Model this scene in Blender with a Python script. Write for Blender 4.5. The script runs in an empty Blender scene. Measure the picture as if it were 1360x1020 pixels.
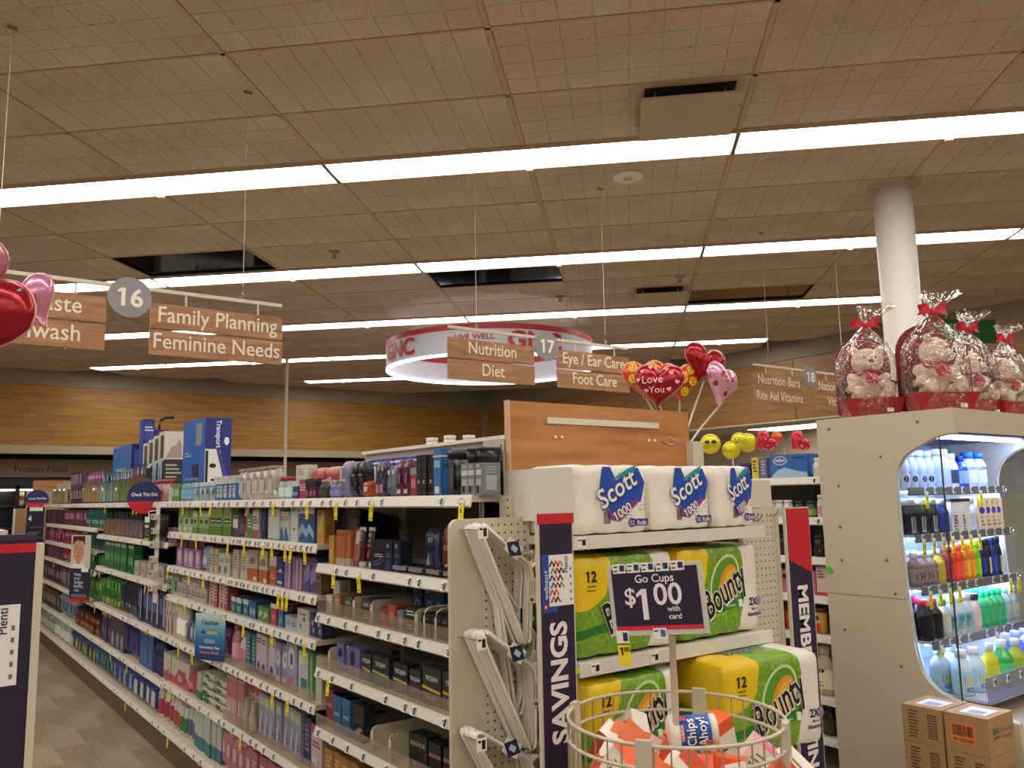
import bpy, math, random
from mathutils import Matrix, Vector
random.seed(7)
PI = math.pi
SC = bpy.context.scene
COL = SC.collection

# ------------------------------------------------------------------ camera
# store frame: +Y runs down the aisle, +X across the aisles, Z up, lens 1.6 m over the floor
def cam_setup():
    pitch, roll, yaw = math.radians(7.7), math.radians(-1.098), math.radians(36.56)
    f = Vector((0, math.cos(pitch), math.sin(pitch)))
    u = Vector((0, -math.sin(pitch), math.cos(pitch)))
    x = Vector((1, 0, 0))
    x2 = x * math.cos(roll) + u * math.sin(roll)
    u2 = -x * math.sin(roll) + u * math.cos(roll)
    Mz = Matrix.Rotation(-yaw, 3, 'Z')
    x2, u2, f = Mz @ x2, Mz @ u2, Mz @ f
    cd = bpy.data.cameras.new('camera')
    cd.sensor_width = 36
    cd.lens = 1100 / 1360 * 36
    cd.clip_start = .05
    c = bpy.data.objects.new('camera', cd)
    COL.objects.link(c)
    R = Matrix((x2, u2, -f)).transposed().to_4x4()
    R.translation = Vector((0, 0, 1.6))
    c.matrix_world = R
    SC.camera = c
cam_setup()
W = bpy.data.worlds.new('world')
SC.world = W
W.use_nodes = True
W.node_tree.nodes['Background'].inputs[0].default_value = (1, .93, .85, 1)
W.node_tree.nodes['Background'].inputs[1].default_value = .1
SC.view_settings.view_transform = 'Standard'
SC.view_settings.look = 'None'
SC.view_settings.gamma = 1
SC.view_settings.use_curve_mapping = False
SC.view_settings.exposure = 0.0
TUBE_POWER = 10.0

# ------------------------------------------------------------------ materials
def lin(h):
    h = h.lstrip('#')
    r = [int(h[i:i + 2], 16) / 255 for i in (0, 2, 4)]
    return tuple((c / 12.92 if c <= .04045 else ((c + .055) / 1.055) ** 2.4) for c in r) + (1,)
MC = {}
def col(h, rough=.5, metal=0., spec=.5, emit=0., name=None, alpha=None):
    k = (h, rough, metal, spec, emit, alpha)
    if k in MC: return MC[k]
    m = bpy.data.materials.new(name or 'paint_' + h.lstrip('#'))
    m.use_nodes = True
    b = m.node_tree.nodes['Principled BSDF']
    c = lin(h)
    b.inputs['Base Color'].default_value = c
    b.inputs['Roughness'].default_value = rough
    b.inputs['Metallic'].default_value = metal
    b.inputs['Specular IOR Level'].default_value = spec
    if emit:
        b.inputs['Emission Color'].default_value = c
        b.inputs['Emission Strength'].default_value = emit
    MC[k] = m
    return m
class NT:
    def __init__(s, name):
        s.m = bpy.data.materials.new(name); s.m.use_nodes = True
        s.t = s.m.node_tree; s.b = s.t.nodes['Principled BSDF']
        s.co = None
    def n(s, typ, **kw):
        x = s.t.nodes.new(typ)
        for k, v in kw.items(): setattr(x, k, v)
        return x
    def l(s, a, b): s.t.links.new(a, b)
    def obj(s):
        if not s.co: s.co = s.n('ShaderNodeTexCoord')
        return s.co.outputs['Object']
    def noise(s, scale, detail=3, vec=(1, 1, 1), rough=.5):
        mp = s.n('ShaderNodeMapping'); mp.inputs['Scale'].default_value = vec
        s.l(s.obj(), mp.inputs['Vector'])
        x = s.n('ShaderNodeTexNoise'); x.inputs['Scale'].default_value = scale
        x.inputs['Detail'].default_value = detail; x.inputs['Roughness'].default_value = rough
        s.l(mp.outputs[0], x.inputs['Vector'])
        return x.outputs['Fac']
    def ramp(s, fac, stops):
        r = s.n('ShaderNodeValToRGB')
        e = r.color_ramp.elements
        while len(e) < len(stops): e.new(.5)
        for q, (p, c) in zip(e, stops):
            q.position = p; q.color = lin(c) if isinstance(c, str) else c
        s.l(fac, r.inputs[0])
        return r.outputs[0]
    def base(s, out): s.l(out, s.b.inputs['Base Color'])
    def bump(s, fac, strength=.3, dist=.002):
        b = s.n('ShaderNodeBump'); b.inputs['Strength'].default_value = strength
        b.inputs['Distance'].default_value = dist
        s.l(fac, b.inputs['Height']); s.l(b.outputs[0], s.b.inputs['Normal'])
    def rough(s, v): s.b.inputs['Roughness'].default_value = v
def wood(name, c1, c2, c3, vec, scale=6, rough=.45):
    n = NT(name)
    f = n.noise(scale, 5, vec, .6)
    n.base(n.ramp(f, [(.3, c1), (.5, c2), (.72, c3)]))
    n.rough(rough); n.bump(f, .08, .001)
    return n.m
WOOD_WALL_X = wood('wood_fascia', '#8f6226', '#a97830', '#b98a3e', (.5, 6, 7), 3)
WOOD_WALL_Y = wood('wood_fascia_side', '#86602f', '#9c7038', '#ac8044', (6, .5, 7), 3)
WOOD_SIGN = wood('sign_wood', '#8a5f3c', '#a87850', '#bd8f62', (1, 8, 9), 4, .4)
WOOD_PANEL = wood('display_panel_wood', '#9a6236', '#b57a48', '#c48a58', (1, 6, 9), 2.6, .35)
def mk_tile():
    n = NT('ceiling_tile_fibre')
    a = n.noise(90, 3); b = n.noise(1.3, 2)
    mx = n.n('ShaderNodeMix', data_type='RGBA', blend_type='MULTIPLY')
    mx.inputs[0].default_value = 1
    n.l(n.ramp(a, [(.32, '#a09284'), (.42, '#d0c0b2'), (1, '#d8c8ba')]), mx.inputs[6])
    n.l(n.ramp(b, [(.3, '#e8e2da'), (.7, '#ffffff')]), mx.inputs[7])
    n.base(mx.outputs[2]); n.rough(.95); n.bump(a, .25, .002)
    n.b.inputs['Specular IOR Level'].default_value = .1
    return n.m
TILE = mk_tile()
GRID = col('#bda68e', .7, name='ceiling_grid_paint')
def mk_floor():
    n = NT('vinyl_floor')
    a = n.noise(3, 5, (7, .8, 1), .65); b = n.noise(.9, 2)
    mx = n.n('ShaderNodeMix', data_type='RGBA', blend_type='MULTIPLY'); mx.inputs[0].default_value = .8
    n.l(n.ramp(a, [(.3, '#8d7d6a'), (.55, '#a4937d'), (.75, '#b3a28c')]), mx.inputs[6])
    n.l(n.ramp(b, [(.35, '#d8d0c6'), (.65, '#ffffff')]), mx.inputs[7])
    n.base(mx.outputs[2]); n.rough(.32); n.bump(a, .05, .001)
    return n.m
FLOOR = mk_floor()
def mk_peg(name, c, hole, pitch=.0254, r=.0035, axes=('X', 'Z')):
    n = NT(name)
    sp = n.n('ShaderNodeSeparateXYZ'); n.l(n.obj(), sp.inputs[0])
    d = []
    for ax in axes:
        m1 = n.n('ShaderNodeMath', operation='MODULO'); m0 = n.n('ShaderNodeMath', operation='ADD'); m0.inputs[1].default_value = 50 * pitch
        n.l(sp.outputs[ax], m0.inputs[0]); n.l(m0.outputs[0], m1.inputs[0]); m1.inputs[1].default_value = pitch
        m2 = n.n('ShaderNodeMath', operation='SUBTRACT'); n.l(m1.outputs[0], m2.inputs[0]); m2.inputs[1].default_value = pitch / 2
        m3 = n.n('ShaderNodeMath', operation='POWER'); n.l(m2.outputs[0], m3.inputs[0]); m3.inputs[1].default_value = 2
        d.append(m3)
    a = n.n('ShaderNodeMath', operation='ADD'); n.l(d[0].outputs[0], a.inputs[0]); n.l(d[1].outputs[0], a.inputs[1])
    c1 = n.n('ShaderNodeMath', operation='LESS_THAN'); n.l(a.outputs[0], c1.inputs[0]); c1.inputs[1].default_value = r * r
    n.base(n.ramp(c1.outputs[0], [(.4, c), (.6, hole)])); n.rough(.5)
    return n.m
PEG = mk_peg('pegboard_cream', '#cfc6b2', '#3a2f25')
PEGX = mk_peg('pegboard_grey', '#b5ab9b', '#3a2f25', axes=('Y', 'Z'))
CREAM = col('#d5cdbb', .4, name='cream_metal')
CREAM2 = col('#c6bda8', .45, name='shelf_enamel')
WHITE = col('#e6e0d4', .4, name='white_plastic')
LIP = col('#dedad0', .35, name='price_channel')
KICK = col('#5a4a38', .4, name='kick_plate_brown')
BACK = col('#6e6356', .6, name='shelf_back_shaded')  # grey-brown with the shade behind the stock put into the colour
DARK = col('#14110f', .6, name='dark')
BLACK = col('#161616', .4, name='black_print')
TXT = col('#efe4cf', .5, name='cream_lettering')
YEL = col('#f2dc10', .55, name='yellow_tag')
TAGW = col('#f2efe8', .5, name='tag_card')
PURPLE = col('#2a1b3c', .45, name='sign_purple')
RED = col('#c8202c', .4, name='sign_red')
NAVY = col('#232b63', .4)
WIRE = col('#bdb3a2', .4, .2, name='wire')
CHROME = col('#9a958c', .3, .8, name='chrome')
def glassy(name, tint, gloss=.25, rough=.08, opac=0., bump=0.):
    m = bpy.data.materials.new(name); m.use_nodes = True
    t = m.node_tree; t.nodes.remove(t.nodes['Principled BSDF'])
    out = t.nodes['Material Output']
    tr = t.nodes.new('ShaderNodeBsdfTransparent'); tr.inputs[0].default_value = lin(tint)
    gl = t.nodes.new('ShaderNodeBsdfGlossy'); gl.inputs['Roughness'].default_value = rough
    mx = t.nodes.new('ShaderNodeMixShader')
    fr = t.nodes.new('ShaderNodeLayerWeight'); fr.inputs[0].default_value = .35
    mp = t.nodes.new('ShaderNodeMapRange'); mp.inputs['To Min'].default_value = gloss * .35; mp.inputs['To Max'].default_value = min(1, gloss * 2.2)
    t.links.new(fr.outputs['Facing'], mp.inputs[0])
    t.links.new(mp.outputs[0], mx.inputs[0]); t.links.new(tr.outputs[0], mx.inputs[1]); t.links.new(gl.outputs[0], mx.inputs[2])
    res = mx.outputs[0]
    if opac:
        df = t.nodes.new('ShaderNodeBsdfDiffuse'); df.inputs[0].default_value = lin(tint)
        m2 = t.nodes.new('ShaderNodeMixShader'); m2.inputs[0].default_value = opac
        t.links.new(res, m2.inputs[1]); t.links.new(df.outputs[0], m2.inputs[2]); res = m2.outputs[0]
    if bump:
        tc = t.nodes.new('ShaderNodeTexCoord'); nz = t.nodes.new('ShaderNodeTexNoise'); nz.inputs['Scale'].default_value = 28
        t.links.new(tc.outputs['Object'], nz.inputs['Vector'])
        bp = t.nodes.new('ShaderNodeBump'); bp.inputs['Strength'].default_value = bump; bp.inputs['Distance'].default_value = .02
        t.links.new(nz.outputs['Fac'], bp.inputs['Height']); t.links.new(bp.outputs[0], gl.inputs['Normal'])
        fr.inputs[0].default_value = .5; t.links.new(bp.outputs[0], fr.inputs['Normal'])
    t.links.new(res, out.inputs[0])
    return m
GLASS = glassy('glass', '#f4faff', .08, .02)
ACRYL = glassy('clear_acrylic', '#f4f0e8', .16, .1, .05)
CELLO = glassy('cellophane', '#fffaf6', .22, .1, .0, 1.0)
PBAG = glassy('clear_bag', '#f4f0ec', .4, .15, .25, .8)

# ------------------------------------------------------------------ mesh builder
TEXTC = {}
def text_geo(s, bold=0.):
    k = (s, bold)
    if k in TEXTC: return TEXTC[k]
    cu = bpy.data.curves.new('t', 'FONT'); cu.body = s; cu.size = 1; cu.resolution_u = 3; cu.offset = bold
    cu.align_x = 'CENTER'; cu.align_y = 'BOTTOM_BASELINE'
    ob = bpy.data.objects.new('t', cu); COL.objects.link(ob)
    dg = bpy.context.evaluated_depsgraph_get(); dg.update()
    me = bpy.data.meshes.new_from_object(ob.evaluated_get(dg))
    vs = [(v.co.x, v.co.y) for v in me.vertices]; fs = [tuple(p.vertices) for p in me.polygons]
    bpy.data.objects.remove(ob); bpy.data.curves.remove(cu); bpy.data.meshes.remove(me)
    if '1' in s and all(ch in '0123456789. $' for ch in s):
        # the built-in font draws 1 as a plain bar: give each such bar a flag
        par = list(range(len(vs)))
        def find(i):
            while par[i] != i: i = par[i]
            return i
        for f in fs:
            for q in f[1:]: par[find(q)] = find(f[0])
        comp = {}
        for i in range(len(vs)): comp.setdefault(find(i), []).append(i)
        for ids in list(comp.values()):
            x0, x1 = min(vs[i][0] for i in ids), max(vs[i][0] for i in ids)
            y0, y1 = min(vs[i][1] for i in ids), max(vs[i][1] for i in ids)
            if x1 - x0 < .32 * (y1 - y0):
                t_ = (x1 - x0) * .8; b = len(vs)
                vs += [(x0 + .01, y1), (x0 + .01, y1 - t_ * 1.15), (x0 - .13, y1 - .12 - t_ * .75), (x0 - .13, y1 - .11)]
                fs.append((b, b + 3, b + 2, b + 1))
    xs = [v[0] for v in vs] or [0]
    TEXTC[k] = (vs, fs, min(xs), max(xs))
    return TEXTC[k]
class M:
    def __init__(s): s.v = []; s.f = []; s.mi = []; s.sm = []; s.mats = []; s.T = None; s.warp = None
    def add(s, vs, fs, mat, smooth=False):
        b = len(s.v)
        for p in vs:
            p = Vector(p)
            if s.warp: p = Vector(s.warp(p))
            if s.T is not None: p = s.T @ p
            s.v.append(p[:])
        if mat not in s.mats: s.mats.append(mat)
        i = s.mats.index(mat)
        for f in fs:
            s.f.append(tuple(b + q for q in f)); s.mi.append(i); s.sm.append(smooth)
        return s
    def box(s, x0, x1, y0, y1, z0, z1, mat):
        v = [(x, y, z) for x in (x0, x1) for y in (y0, y1) for z in (z0, z1)]
        return s.add(v, [(0, 1, 3, 2), (4, 6, 7, 5), (0, 4, 5, 1), (2, 3, 7, 6), (0, 2, 6, 4), (1, 5, 7, 3)], mat)
    def rect(s, x0, x1, z0, z1, mat, y=0.):
        return s.add([(x0, y, z0), (x1, y, z0), (x1, y, z1), (x0, y, z1)], [(0, 1, 2, 3)], mat)
    def poly(s, pts, mat, y=0.):
        return s.add([(a, y, b) for a, b in pts], [tuple(range(len(pts)))], mat)
    def disc(s, x, z, r, mat, y=0., n=20, rz=None, tilt=0.):
        rz = rz or r
        P = []
        for i in range(n):
            a = 2 * PI * i / n; p, q = r * math.cos(a), rz * math.sin(a)
            P.append((x + p * math.cos(tilt) - q * math.sin(tilt), z + p * math.sin(tilt) + q * math.cos(tilt)))
        return s.poly(P, mat, y)
    def text(s, t, x, z, size, mat, y=-.001, bold=0., rot=0., fit=None, shear=0., hs=1.):
        vs, fs, a, b = text_geo(t, bold)
        k = size * hs
        if fit and (b - a) * k > fit: k = fit / (b - a)
        c, sn = math.cos(rot), math.sin(rot)
        out = []
        for p, q in vs:
            X = (p + shear * q) * k; Z = q * size
            out.append((x + X * c - Z * sn, y, z + X * sn + Z * c))
        return s.add(out, fs, mat)
    def prism(s, pts, y0, y1, mat):
        n = len(pts)
        v = [(a, y0, b) for a, b in pts] + [(a, y1, b) for a, b in pts]
        f = [tuple(range(n)), tuple(range(2 * n - 1, n - 1, -1))] + [(i, (i + 1) % n + 0, (i + 1) % n + n, i + n)[::-1] for i in range(n)]
        return s.add(v, f, mat)
    def lathe(s, prof, mat, n=16, c=(0, 0), smooth=True, sx=1., sy=1.):
        v = []; f = []
        for r, z in prof:
            for i in range(n):
                a = 2 * PI * i / n
                v.append((c[0] + r * sx * math.cos(a), c[1] + r * sy * math.sin(a), z))
        for j in range(len(prof) - 1):
            for i in range(n):
                k = (i + 1) % n
                f.append((j * n + i, j * n + k, (j + 1) * n + k, (j + 1) * n + i))
        if prof[0][0] > 1e-5: f.append(tuple(range(n - 1, -1, -1)))
        if prof[-1][0] > 1e-5: f.append(tuple((len(prof) - 1) * n + i for i in range(n)))
        return s.add(v, f, mat, smooth)
    def tube(s, path, r, mat, n=6, closed=False):
        P = [Vector(p) for p in path]; N = len(P); v = []; f = []
        up = Vector((0, 0, 1))
        for i, p in enumerate(P):
            a = P[(i - 1) % N] if (closed or i) else P[0]
            b = P[(i + 1) % N] if (closed or i < N - 1) else P[-1]
            t = (b - a).normalized()
            w = up if abs(t.dot(up)) < .95 else Vector((1, 0, 0))
            e1 = t.cross(w).normalized(); e2 = t.cross(e1)
            rr = r[i] if isinstance(r, (list, tuple)) else r
            for k in range(n):
                an = 2 * PI * k / n
                v.append(p + e1 * rr * math.cos(an) + e2 * rr * math.sin(an))
        for i in range(N if closed else N - 1):
            j = (i + 1) % N
            for k in range(n):
                l = (k + 1) % n
                f.append((i * n + k, i * n + l, j * n + l, j * n + k))
        if not closed:
            f.append(tuple(range(n))); f.append(tuple((N - 1) * n + k for k in range(n - 1, -1, -1)))
        return s.add(v, f, mat, True)
    def ball(s, c, r, mat, n=14, m=9, sc=(1, 1, 1), R=None, wob=0.):
        v = []; f = []
        for j in range(m + 1):
            th = PI * j / m
            for i in range(n):
                a = 2 * PI * i / n
                k = r * (1 + wob * math.sin(5 * a + j * 1.7))
                p = Vector((k * math.sin(th) * math.cos(a) * sc[0], k * math.sin(th) * math.sin(a) * sc[1], k * math.cos(th) * sc[2]))
                if R is not None: p = R @ p
                v.append(p + Vector(c))
        for j in range(m):
            for i in range(n):
                k = (i + 1) % n
                f.append((j * n + i, (j + 1) * n + i, (j + 1) * n + k, j * n + k))
        return s.add(v, f, mat, True)
    def soft(s, w, d, h, mat, r=.02, nx=12, ny=4, nz=10, bulge=None):
        """rounded box resting on z=0, centred in x, front at y=-d/2"""
        H = (w / 2, d / 2, h / 2); r = min(r, w / 2.01, d / 2.01, h / 2.01)
        def seg(n): return [-1 + 2 * i / n for i in range(n + 1)]
        def pos(p):
            q = [p[i] * H[i] for i in range(3)]
            inn = [max(-(H[i] - r), min(H[i] - r, q[i])) for i in range(3)]
            dv = Vector([q[i] - inn[i] for i in range(3)])
            if dv.length > 1e-9: dv = dv.normalized() * r
            o = Vector(inn) + dv
            if bulge: o = Vector(bulge(o, H))
            o.z += H[2]
            return o
        for ax, sg in ((0, 1), (0, -1), (1, 1), (1, -1), (2, 1), (2, -1)):
            ns = [nx, ny, nz]; a, b = [i for i in range(3) if i != ax]
            A, B = seg(ns[a]), seg(ns[b]); v = []; f = []
            for p in A:
                for q in B:
                    c = [0, 0, 0]; c[ax] = sg; c[a] = p; c[b] = q
                    v.append(pos(c))
            nb = len(B)
            for i in range(len(A) - 1):
                for j in range(nb - 1):
                    F = (i * nb + j, (i + 1) * nb + j, (i + 1) * nb + j + 1, i * nb + j + 1)
                    flip = (sg > 0) != (ax == 1)
                    f.append(F if flip else F[::-1])
            s.add(v, f, mat, True)
        return s
    def mesh(s, name):
        me = bpy.data.meshes.new(name)
        me.from_pydata(s.v, [], s.f)
        for m in s.mats: me.materials.append(m)
        me.polygons.foreach_set('material_index', s.mi)
        me.polygons.foreach_set('use_smooth', s.sm)
        me.update()
        return me
    def build(s, name, parent=None, loc=(0, 0, 0), rz=0., **kw):
        o = bpy.data.objects.new(name, s.mesh(name))
        COL.objects.link(o); o.location = loc
        if rz: o.rotation_euler = (0, 0, rz)
        if parent is not None: o.parent = parent
        for k, v in kw.items(): o[k] = v
        return o
def tag(o, label, cat, group=None):
    o['label'] = label; o['category'] = cat
    if group: o['group'] = group
    return o
def thing(name, label, cat, loc=(0, 0, 0), rz=0., group=None):
    o = bpy.data.objects.new(name, None); COL.objects.link(o)
    o.location = loc; o.rotation_euler = (0, 0, rz); o.empty_display_size = .1
    return tag(o, label, cat, group)
def struct(o): o['kind'] = 'structure'; return o
def place(name, me, parent, loc, rz=0., label=None):
    o = bpy.data.objects.new(name, me); COL.objects.link(o)
    o.parent = parent; o.location = loc
    if rz: o.rotation_euler = (0, 0, rz)
    if label: o['label'] = label
    return o
def copy_tree(o, parent=None):
    c = o.copy(); COL.objects.link(c)
    if parent is not None: c.parent = parent
    for ch in o.children: copy_tree(ch, c)
    return c

# ------------------------------------------------------------------ room shell
XW, YW, ZC = 9.66, 13.97, 3.6
X0, Y0 = -7.0, -6.0
NX, NY = .6997, .7145          # across the light rows
AX, AY = -.7145, .6997         # along the light rows
def ga(n, a): return (n * NX + a * AX, n * NY + a * AY)
GANG = math.atan2(AY, AX)
def inside(x, y, m=0.): return X0 + m < x < XW - m and Y0 + m < y < YW - m

fl = struct(M().box(X0, 11.3, Y0, 15.2, -.06, -.004, col('#6b5d4c', .6)).build('floor'))
pl = M().box(-.0945, .0945, -.606, .606, -.004, .0, FLOOR).mesh('floor_plank')
for i in range(8):
    for j in range(9):
        x = .2 + .095 + i * .19; y = 3.0 + (j + (i % 3) / 3) * 1.214
        if x < 1.6: place('floor_plank', pl, fl, (x, y, 0))
o = M()
o.box(X0, XW + 1.7, Y0, YW + 1.3, -.004, .0002, FLOOR)
# vinyl beyond the laid-out aisle planks (left as one surface, a hair lower)
o.T = None
rest = struct(M().box(X0, .199, Y0, 15.2, -.004, 0, FLOOR).box(1.721, 11.3, Y0, 15.2, -.004, 0, FLOOR).box(.199, 1.721, Y0, 2.38, -.004, 0, FLOOR).box(.199, 1.721, 13.95, 15.2, -.004, 0, FLOOR).build('floor_vinyl'))
rest.parent = fl
cl = struct(M().box(X0, XW + .2, Y0, YW + .2, ZC + .25, ZC + .3, col('#1a1713', .9)).build('ceiling'))
# tiles
def tile_mesh(na, nn, depth=.004):
    m = M(); L, Wd = 1.186, .596
    m.box(-L / 2, L / 2, -Wd / 2, Wd / 2, .004, .016, TILE)
    g = .0045
    for i in range(na):
        for j in range(nn):
            x0, x1 = -L / 2 + L * i / na + g, -L / 2 + L * (i + 1) / na - g
            y0, y1 = -Wd / 2 + Wd * j / nn + g, -Wd / 2 + Wd * (j + 1) / nn - g
            e = .003
            v = [(x0 - e, y0 - e, .004), (x1 + e, y0 - e, .004), (x1 + e, y1 + e, .004), (x0 - e, y1 + e, .004), (x0, y0, 0), (x1, y0, 0), (x1, y1, 0), (x0, y1, 0)]
            m.add(v, [(4, 7, 6, 5), (0, 4, 5, 1), (1, 5, 6, 2), (2, 6, 7, 3), (3, 7, 4, 0)], TILE)
    return m.mesh('ceiling_tile')
TM = {'sq': tile_mesh(8, 4), 'ln': tile_mesh(8, 1), 'pl': tile_mesh(1, 1), 'hf': tile_mesh(8, 2)}
rt = random.Random(3)
ROW0, PITCH, ACELL = 4.68, 2.165, 1.21
TW = (PITCH - .32) / 3
holes = {(0, 2, 'm'): 1}
mirror_spots = []
cnt = 0
for k in range(-5, 5):
    for r in range(3):
        nc = ROW0 + k * PITCH + .16 + TW * (r + .5)
        for j in range(-12, 13):
            ac = .53 + ACELL * (j + .5)
            x, y = ga(nc, ac)
            if not inside(x, y, -.15): continue
            fwd = x * .5957 + y * .8032
            lat = x * .8032 - y * .5957
            seen = fwd > 1.0 and abs(lat) < .66 * fwd + 1.3 and (ZC - 1.6) / fwd < .85
            # the dark observation-mirror tiles
            mir = (abs(nc - 6.42) < .3 and j == 2) or (abs(nc - 7.34) < .32 and j == 0) or (abs(nc - 8.55) < .32 and j == -2)
            if mir:
                mirror_spots.append((x, y, j)); continue
            if not seen:
                continue
            q = rt.random()
            if j <= -1: v = 'sq' if q < .7 else 'hf'
            elif j == 0: v = ['ln', 'sq', 'hf'][int(q * 3)]
            else: v = 'ln' if q < .55 else ('sq' if q < .68 else ('pl' if q < .85 else 'hf'))
            if nc > 9.3 and q < .5: v = 'pl'
            place('ceiling_tile', TM[v], cl, (x, y, ZC - .0), GANG); cnt += 1
# the rest of the ceiling field, out of view, as one sheet
m = M()
for k in range(-5, 5):
    for r in range(3):
        nc = ROW0 + k * PITCH + .16 + TW * (r + .5)
        for j in range(-12, 13):
            ac = .53 + ACELL * (j + .5)
            x, y = ga(nc, ac)
            if not inside(x, y, -.15): continue
            fwd = x * .5957 + y * .8032; lat = x * .8032 - y * .5957
            if fwd > 1.0 and abs(lat) < .66 * fwd + 1.3 and (ZC - 1.6) / fwd < .85: continue
            m.T = Matrix.Translation((x, y, ZC)) @ Matrix.Rotation(GANG, 4, 'Z')
            m.box(-.6, .6, -.3, .3, 0, .015, TILE)
o = m.build('ceiling_tiles_beyond_view', cl); o['kind'] = 'stuff'; o.name = 'ceiling_tiles'
# grid bars
for j in range(-12, 14):
    a = .53 + ACELL * j
    for k in range(-5, 5):
        n0, n1 = ROW0 + k * PITCH + .16, ROW0 + (k + 1) * PITCH - .16
        x, y = ga((n0 + n1) / 2, a)
        if not inside(x, y, -.4): continue
        o = M().box(-.012, .012, -(n1 - n0) / 2, (n1 - n0) / 2, -.004, .02, GRID).build('ceiling_grid_bar', cl, (x, y, ZC), GANG)
        o.rotation_euler = (0, 0, GANG)
for k in range(-5, 5):
    for r in range(4):
        n = ROW0 + k * PITCH + .16 + TW * r
        # clip the line n = const to the room
        ts = [a * .1 for a in range(-170, 171) if inside(*ga(n, a * .1), .02)]
        if len(ts) < 3: continue
        a0, a1 = ts[0], ts[-1]
        x, y = ga(n, (a0 + a1) / 2)
        M().box(-(a1 - a0) / 2, (a1 - a0) / 2, -.009, .009, -.004, .02, GRID).build('ceiling_grid_bar', cl, (x, y, ZC), GANG)
# mirror tiles
MIR = col('#3c3835', .06, 1.0, name='dark_mirror')
names = {2: 'dark observation mirror panel nearest the left of the ceiling', 0: 'dark mirror panel in the ceiling above the red and white ring', -2: 'brown mirror panel in the ceiling left of the round column'}
for x, y, j in mirror_spots:
    t = thing('ceiling_mirror', names.get(j, 'dark ceiling mirror'), 'mirror', (x, y, ZC), GANG)
    M().box(-.585, .585, -.29, .29, .012, .02, MIR).build('mirror_pane', t)
    M().box(-.6, .6, -.305, -.29, -.002, .02, DARK).box(-.6, .6, .29, .305, -.002, .02, DARK).box(-.6, -.585, -.305, .305, -.002, .02, DARK).box(.585, .6, -.305, .305, -.002, .02, DARK).build('frame', t)
# walls
GREYW = col('#958a7c', .8, name='wall_grey')
PALEW = col('#b8ad98', .8, name='wall_pale')
struct(M().box(XW, XW + .12, Y0, YW, 3.37, ZC + .25, GREYW).box(XW, XW + .1, Y0, YW, 2.53, 2.545, CREAM).build('wall_right'))
struct(M().box(X0, XW + .12, YW, YW + .12, 3.37, ZC + .25, GREYW).build('wall_back'))
n = 9
fr = struct(M().box(XW + .02, XW + .1, Y0, YW, 2.545, 3.37, WOOD_WALL_Y).build('wall_right_fascia'))
fb = struct(M().box(X0, XW + .02, YW + .02, YW + .1, 2.47, 3.37, WOOD_WALL_X).build('wall_back_fascia'))
m = M()
for i in range(6):
    y = YW - 2.44 * (i + 1)
    m.box(XW + .012, XW + .03, y - .004, y + .004, 2.545, 3.37, col('#7a5a34'))
m.build('fascia_joint', fr)
struct(M().box(X0, XW, YW - .02, YW + .14, 2.35, 2.47, col('#b5a88e', .6)).build('trim_1'))
struct(M().box(XW - .08, XW + .02, YW - .08, YW + .02, 0, 3.37, col('#a3907a', .6)).build('trim_2'))
# recess behind the back fascia
struct(M().box(X0, XW + 1.7, 15.2, 15.3, 0, 2.6, col('#4b4238', .9)).box(X0, XW + .1, YW + .1, 15.2, 2.48, 2.5, col('#6a5d4d', .9)).build('wall_back_recess'))
struct(M().box(11.3, 11.4, Y0, 15.3, 0, 2.6, PALEW).box(XW + .1, 11.4, Y0, 15.3, 2.53, 2.55, PALEW).build('wall_right_recess'))
m = M().box(11.26, 11.3, Y0, 15.2, 1.98, 2.0, CREAM)
struct(m.build('trim_3'))
struct(M().box(X0 - .1, X0, Y0, 15.2, 0, ZC + .25, PALEW).build('wall_left'))
struct(M().box(X0, 11.4, Y0 - .1, Y0, 0, ZC + .25, PALEW).build('wall_front'))
fp = thing('recessed_light_panel', 'flat white light panel in the low ceiling right of the yellow balloons', 'ceiling light', (10.5, 7.2, 2.52))
M().box(-.35, .35, -.62, .62, -.012, 0, col('#fff8ee', .5, emit=5.0, name='panel_glow')).build('diffuser', fp)
M().box(-.38, .38, -.65, .65, -.008, .008, WHITE).build('frame', fp)

# ------------------------------------------------------------------ ceiling lights
TUBE = NT('diffuser_glow')
TUBE.b.inputs['Emission Color'].default_value = (1, .965, .90, 1)
TUBE.b.inputs['Emission Strength'].default_value = TUBE_POWER
TUBE.b.inputs['Base Color'].default_value = (.8, .78, .72, 1)
TUBE = TUBE.m
def fixture_meshes(L):
    h = L / 2
    hs = M().box(-h, h, -.16, -.145, -.018, .03, GRID).box(-h, h, .145, .16, -.018, .03, GRID).box(-h, h, -.145, .145, .03, .05, GRID).box(-h, -h + .012, -.145, .145, -.02, .03, col('#6b5f50')).box(h - .012, h, -.145, .145, -.02, .03, col('#6b5f50')).mesh('housing')
    df = M()
    pr = [(-.143, -.006), (-.11, -.018), (0, -.022), (.11, -.018), (.143, -.006), (.143, .0), (-.143, .0)]
    v = [(-h + .014, y, z) for y, z in pr] + [(h - .014, y, z) for y, z in pr]; k = len(pr)
    df.add(v, [tuple(range(k)), tuple(range(2 * k - 1, k - 1, -1))] + [(i, i + k, (i + 1) % k + k, (i + 1) % k) for i in range(k)], TUBE)
    cp = M().box(-.02, .02, -.16, -.135, -.03, -.012, CREAM2).mesh('clip')
    return hs, df.mesh('diffuser'), cp
FX = {2.42: fixture_meshes(2.42), 1.21: fixture_meshes(1.21)}
rown = {0: 'nearest', 1: 'second', 2: 'third', 3: 'fourth', 4: 'farthest'}
FCOUNT = {}
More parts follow.
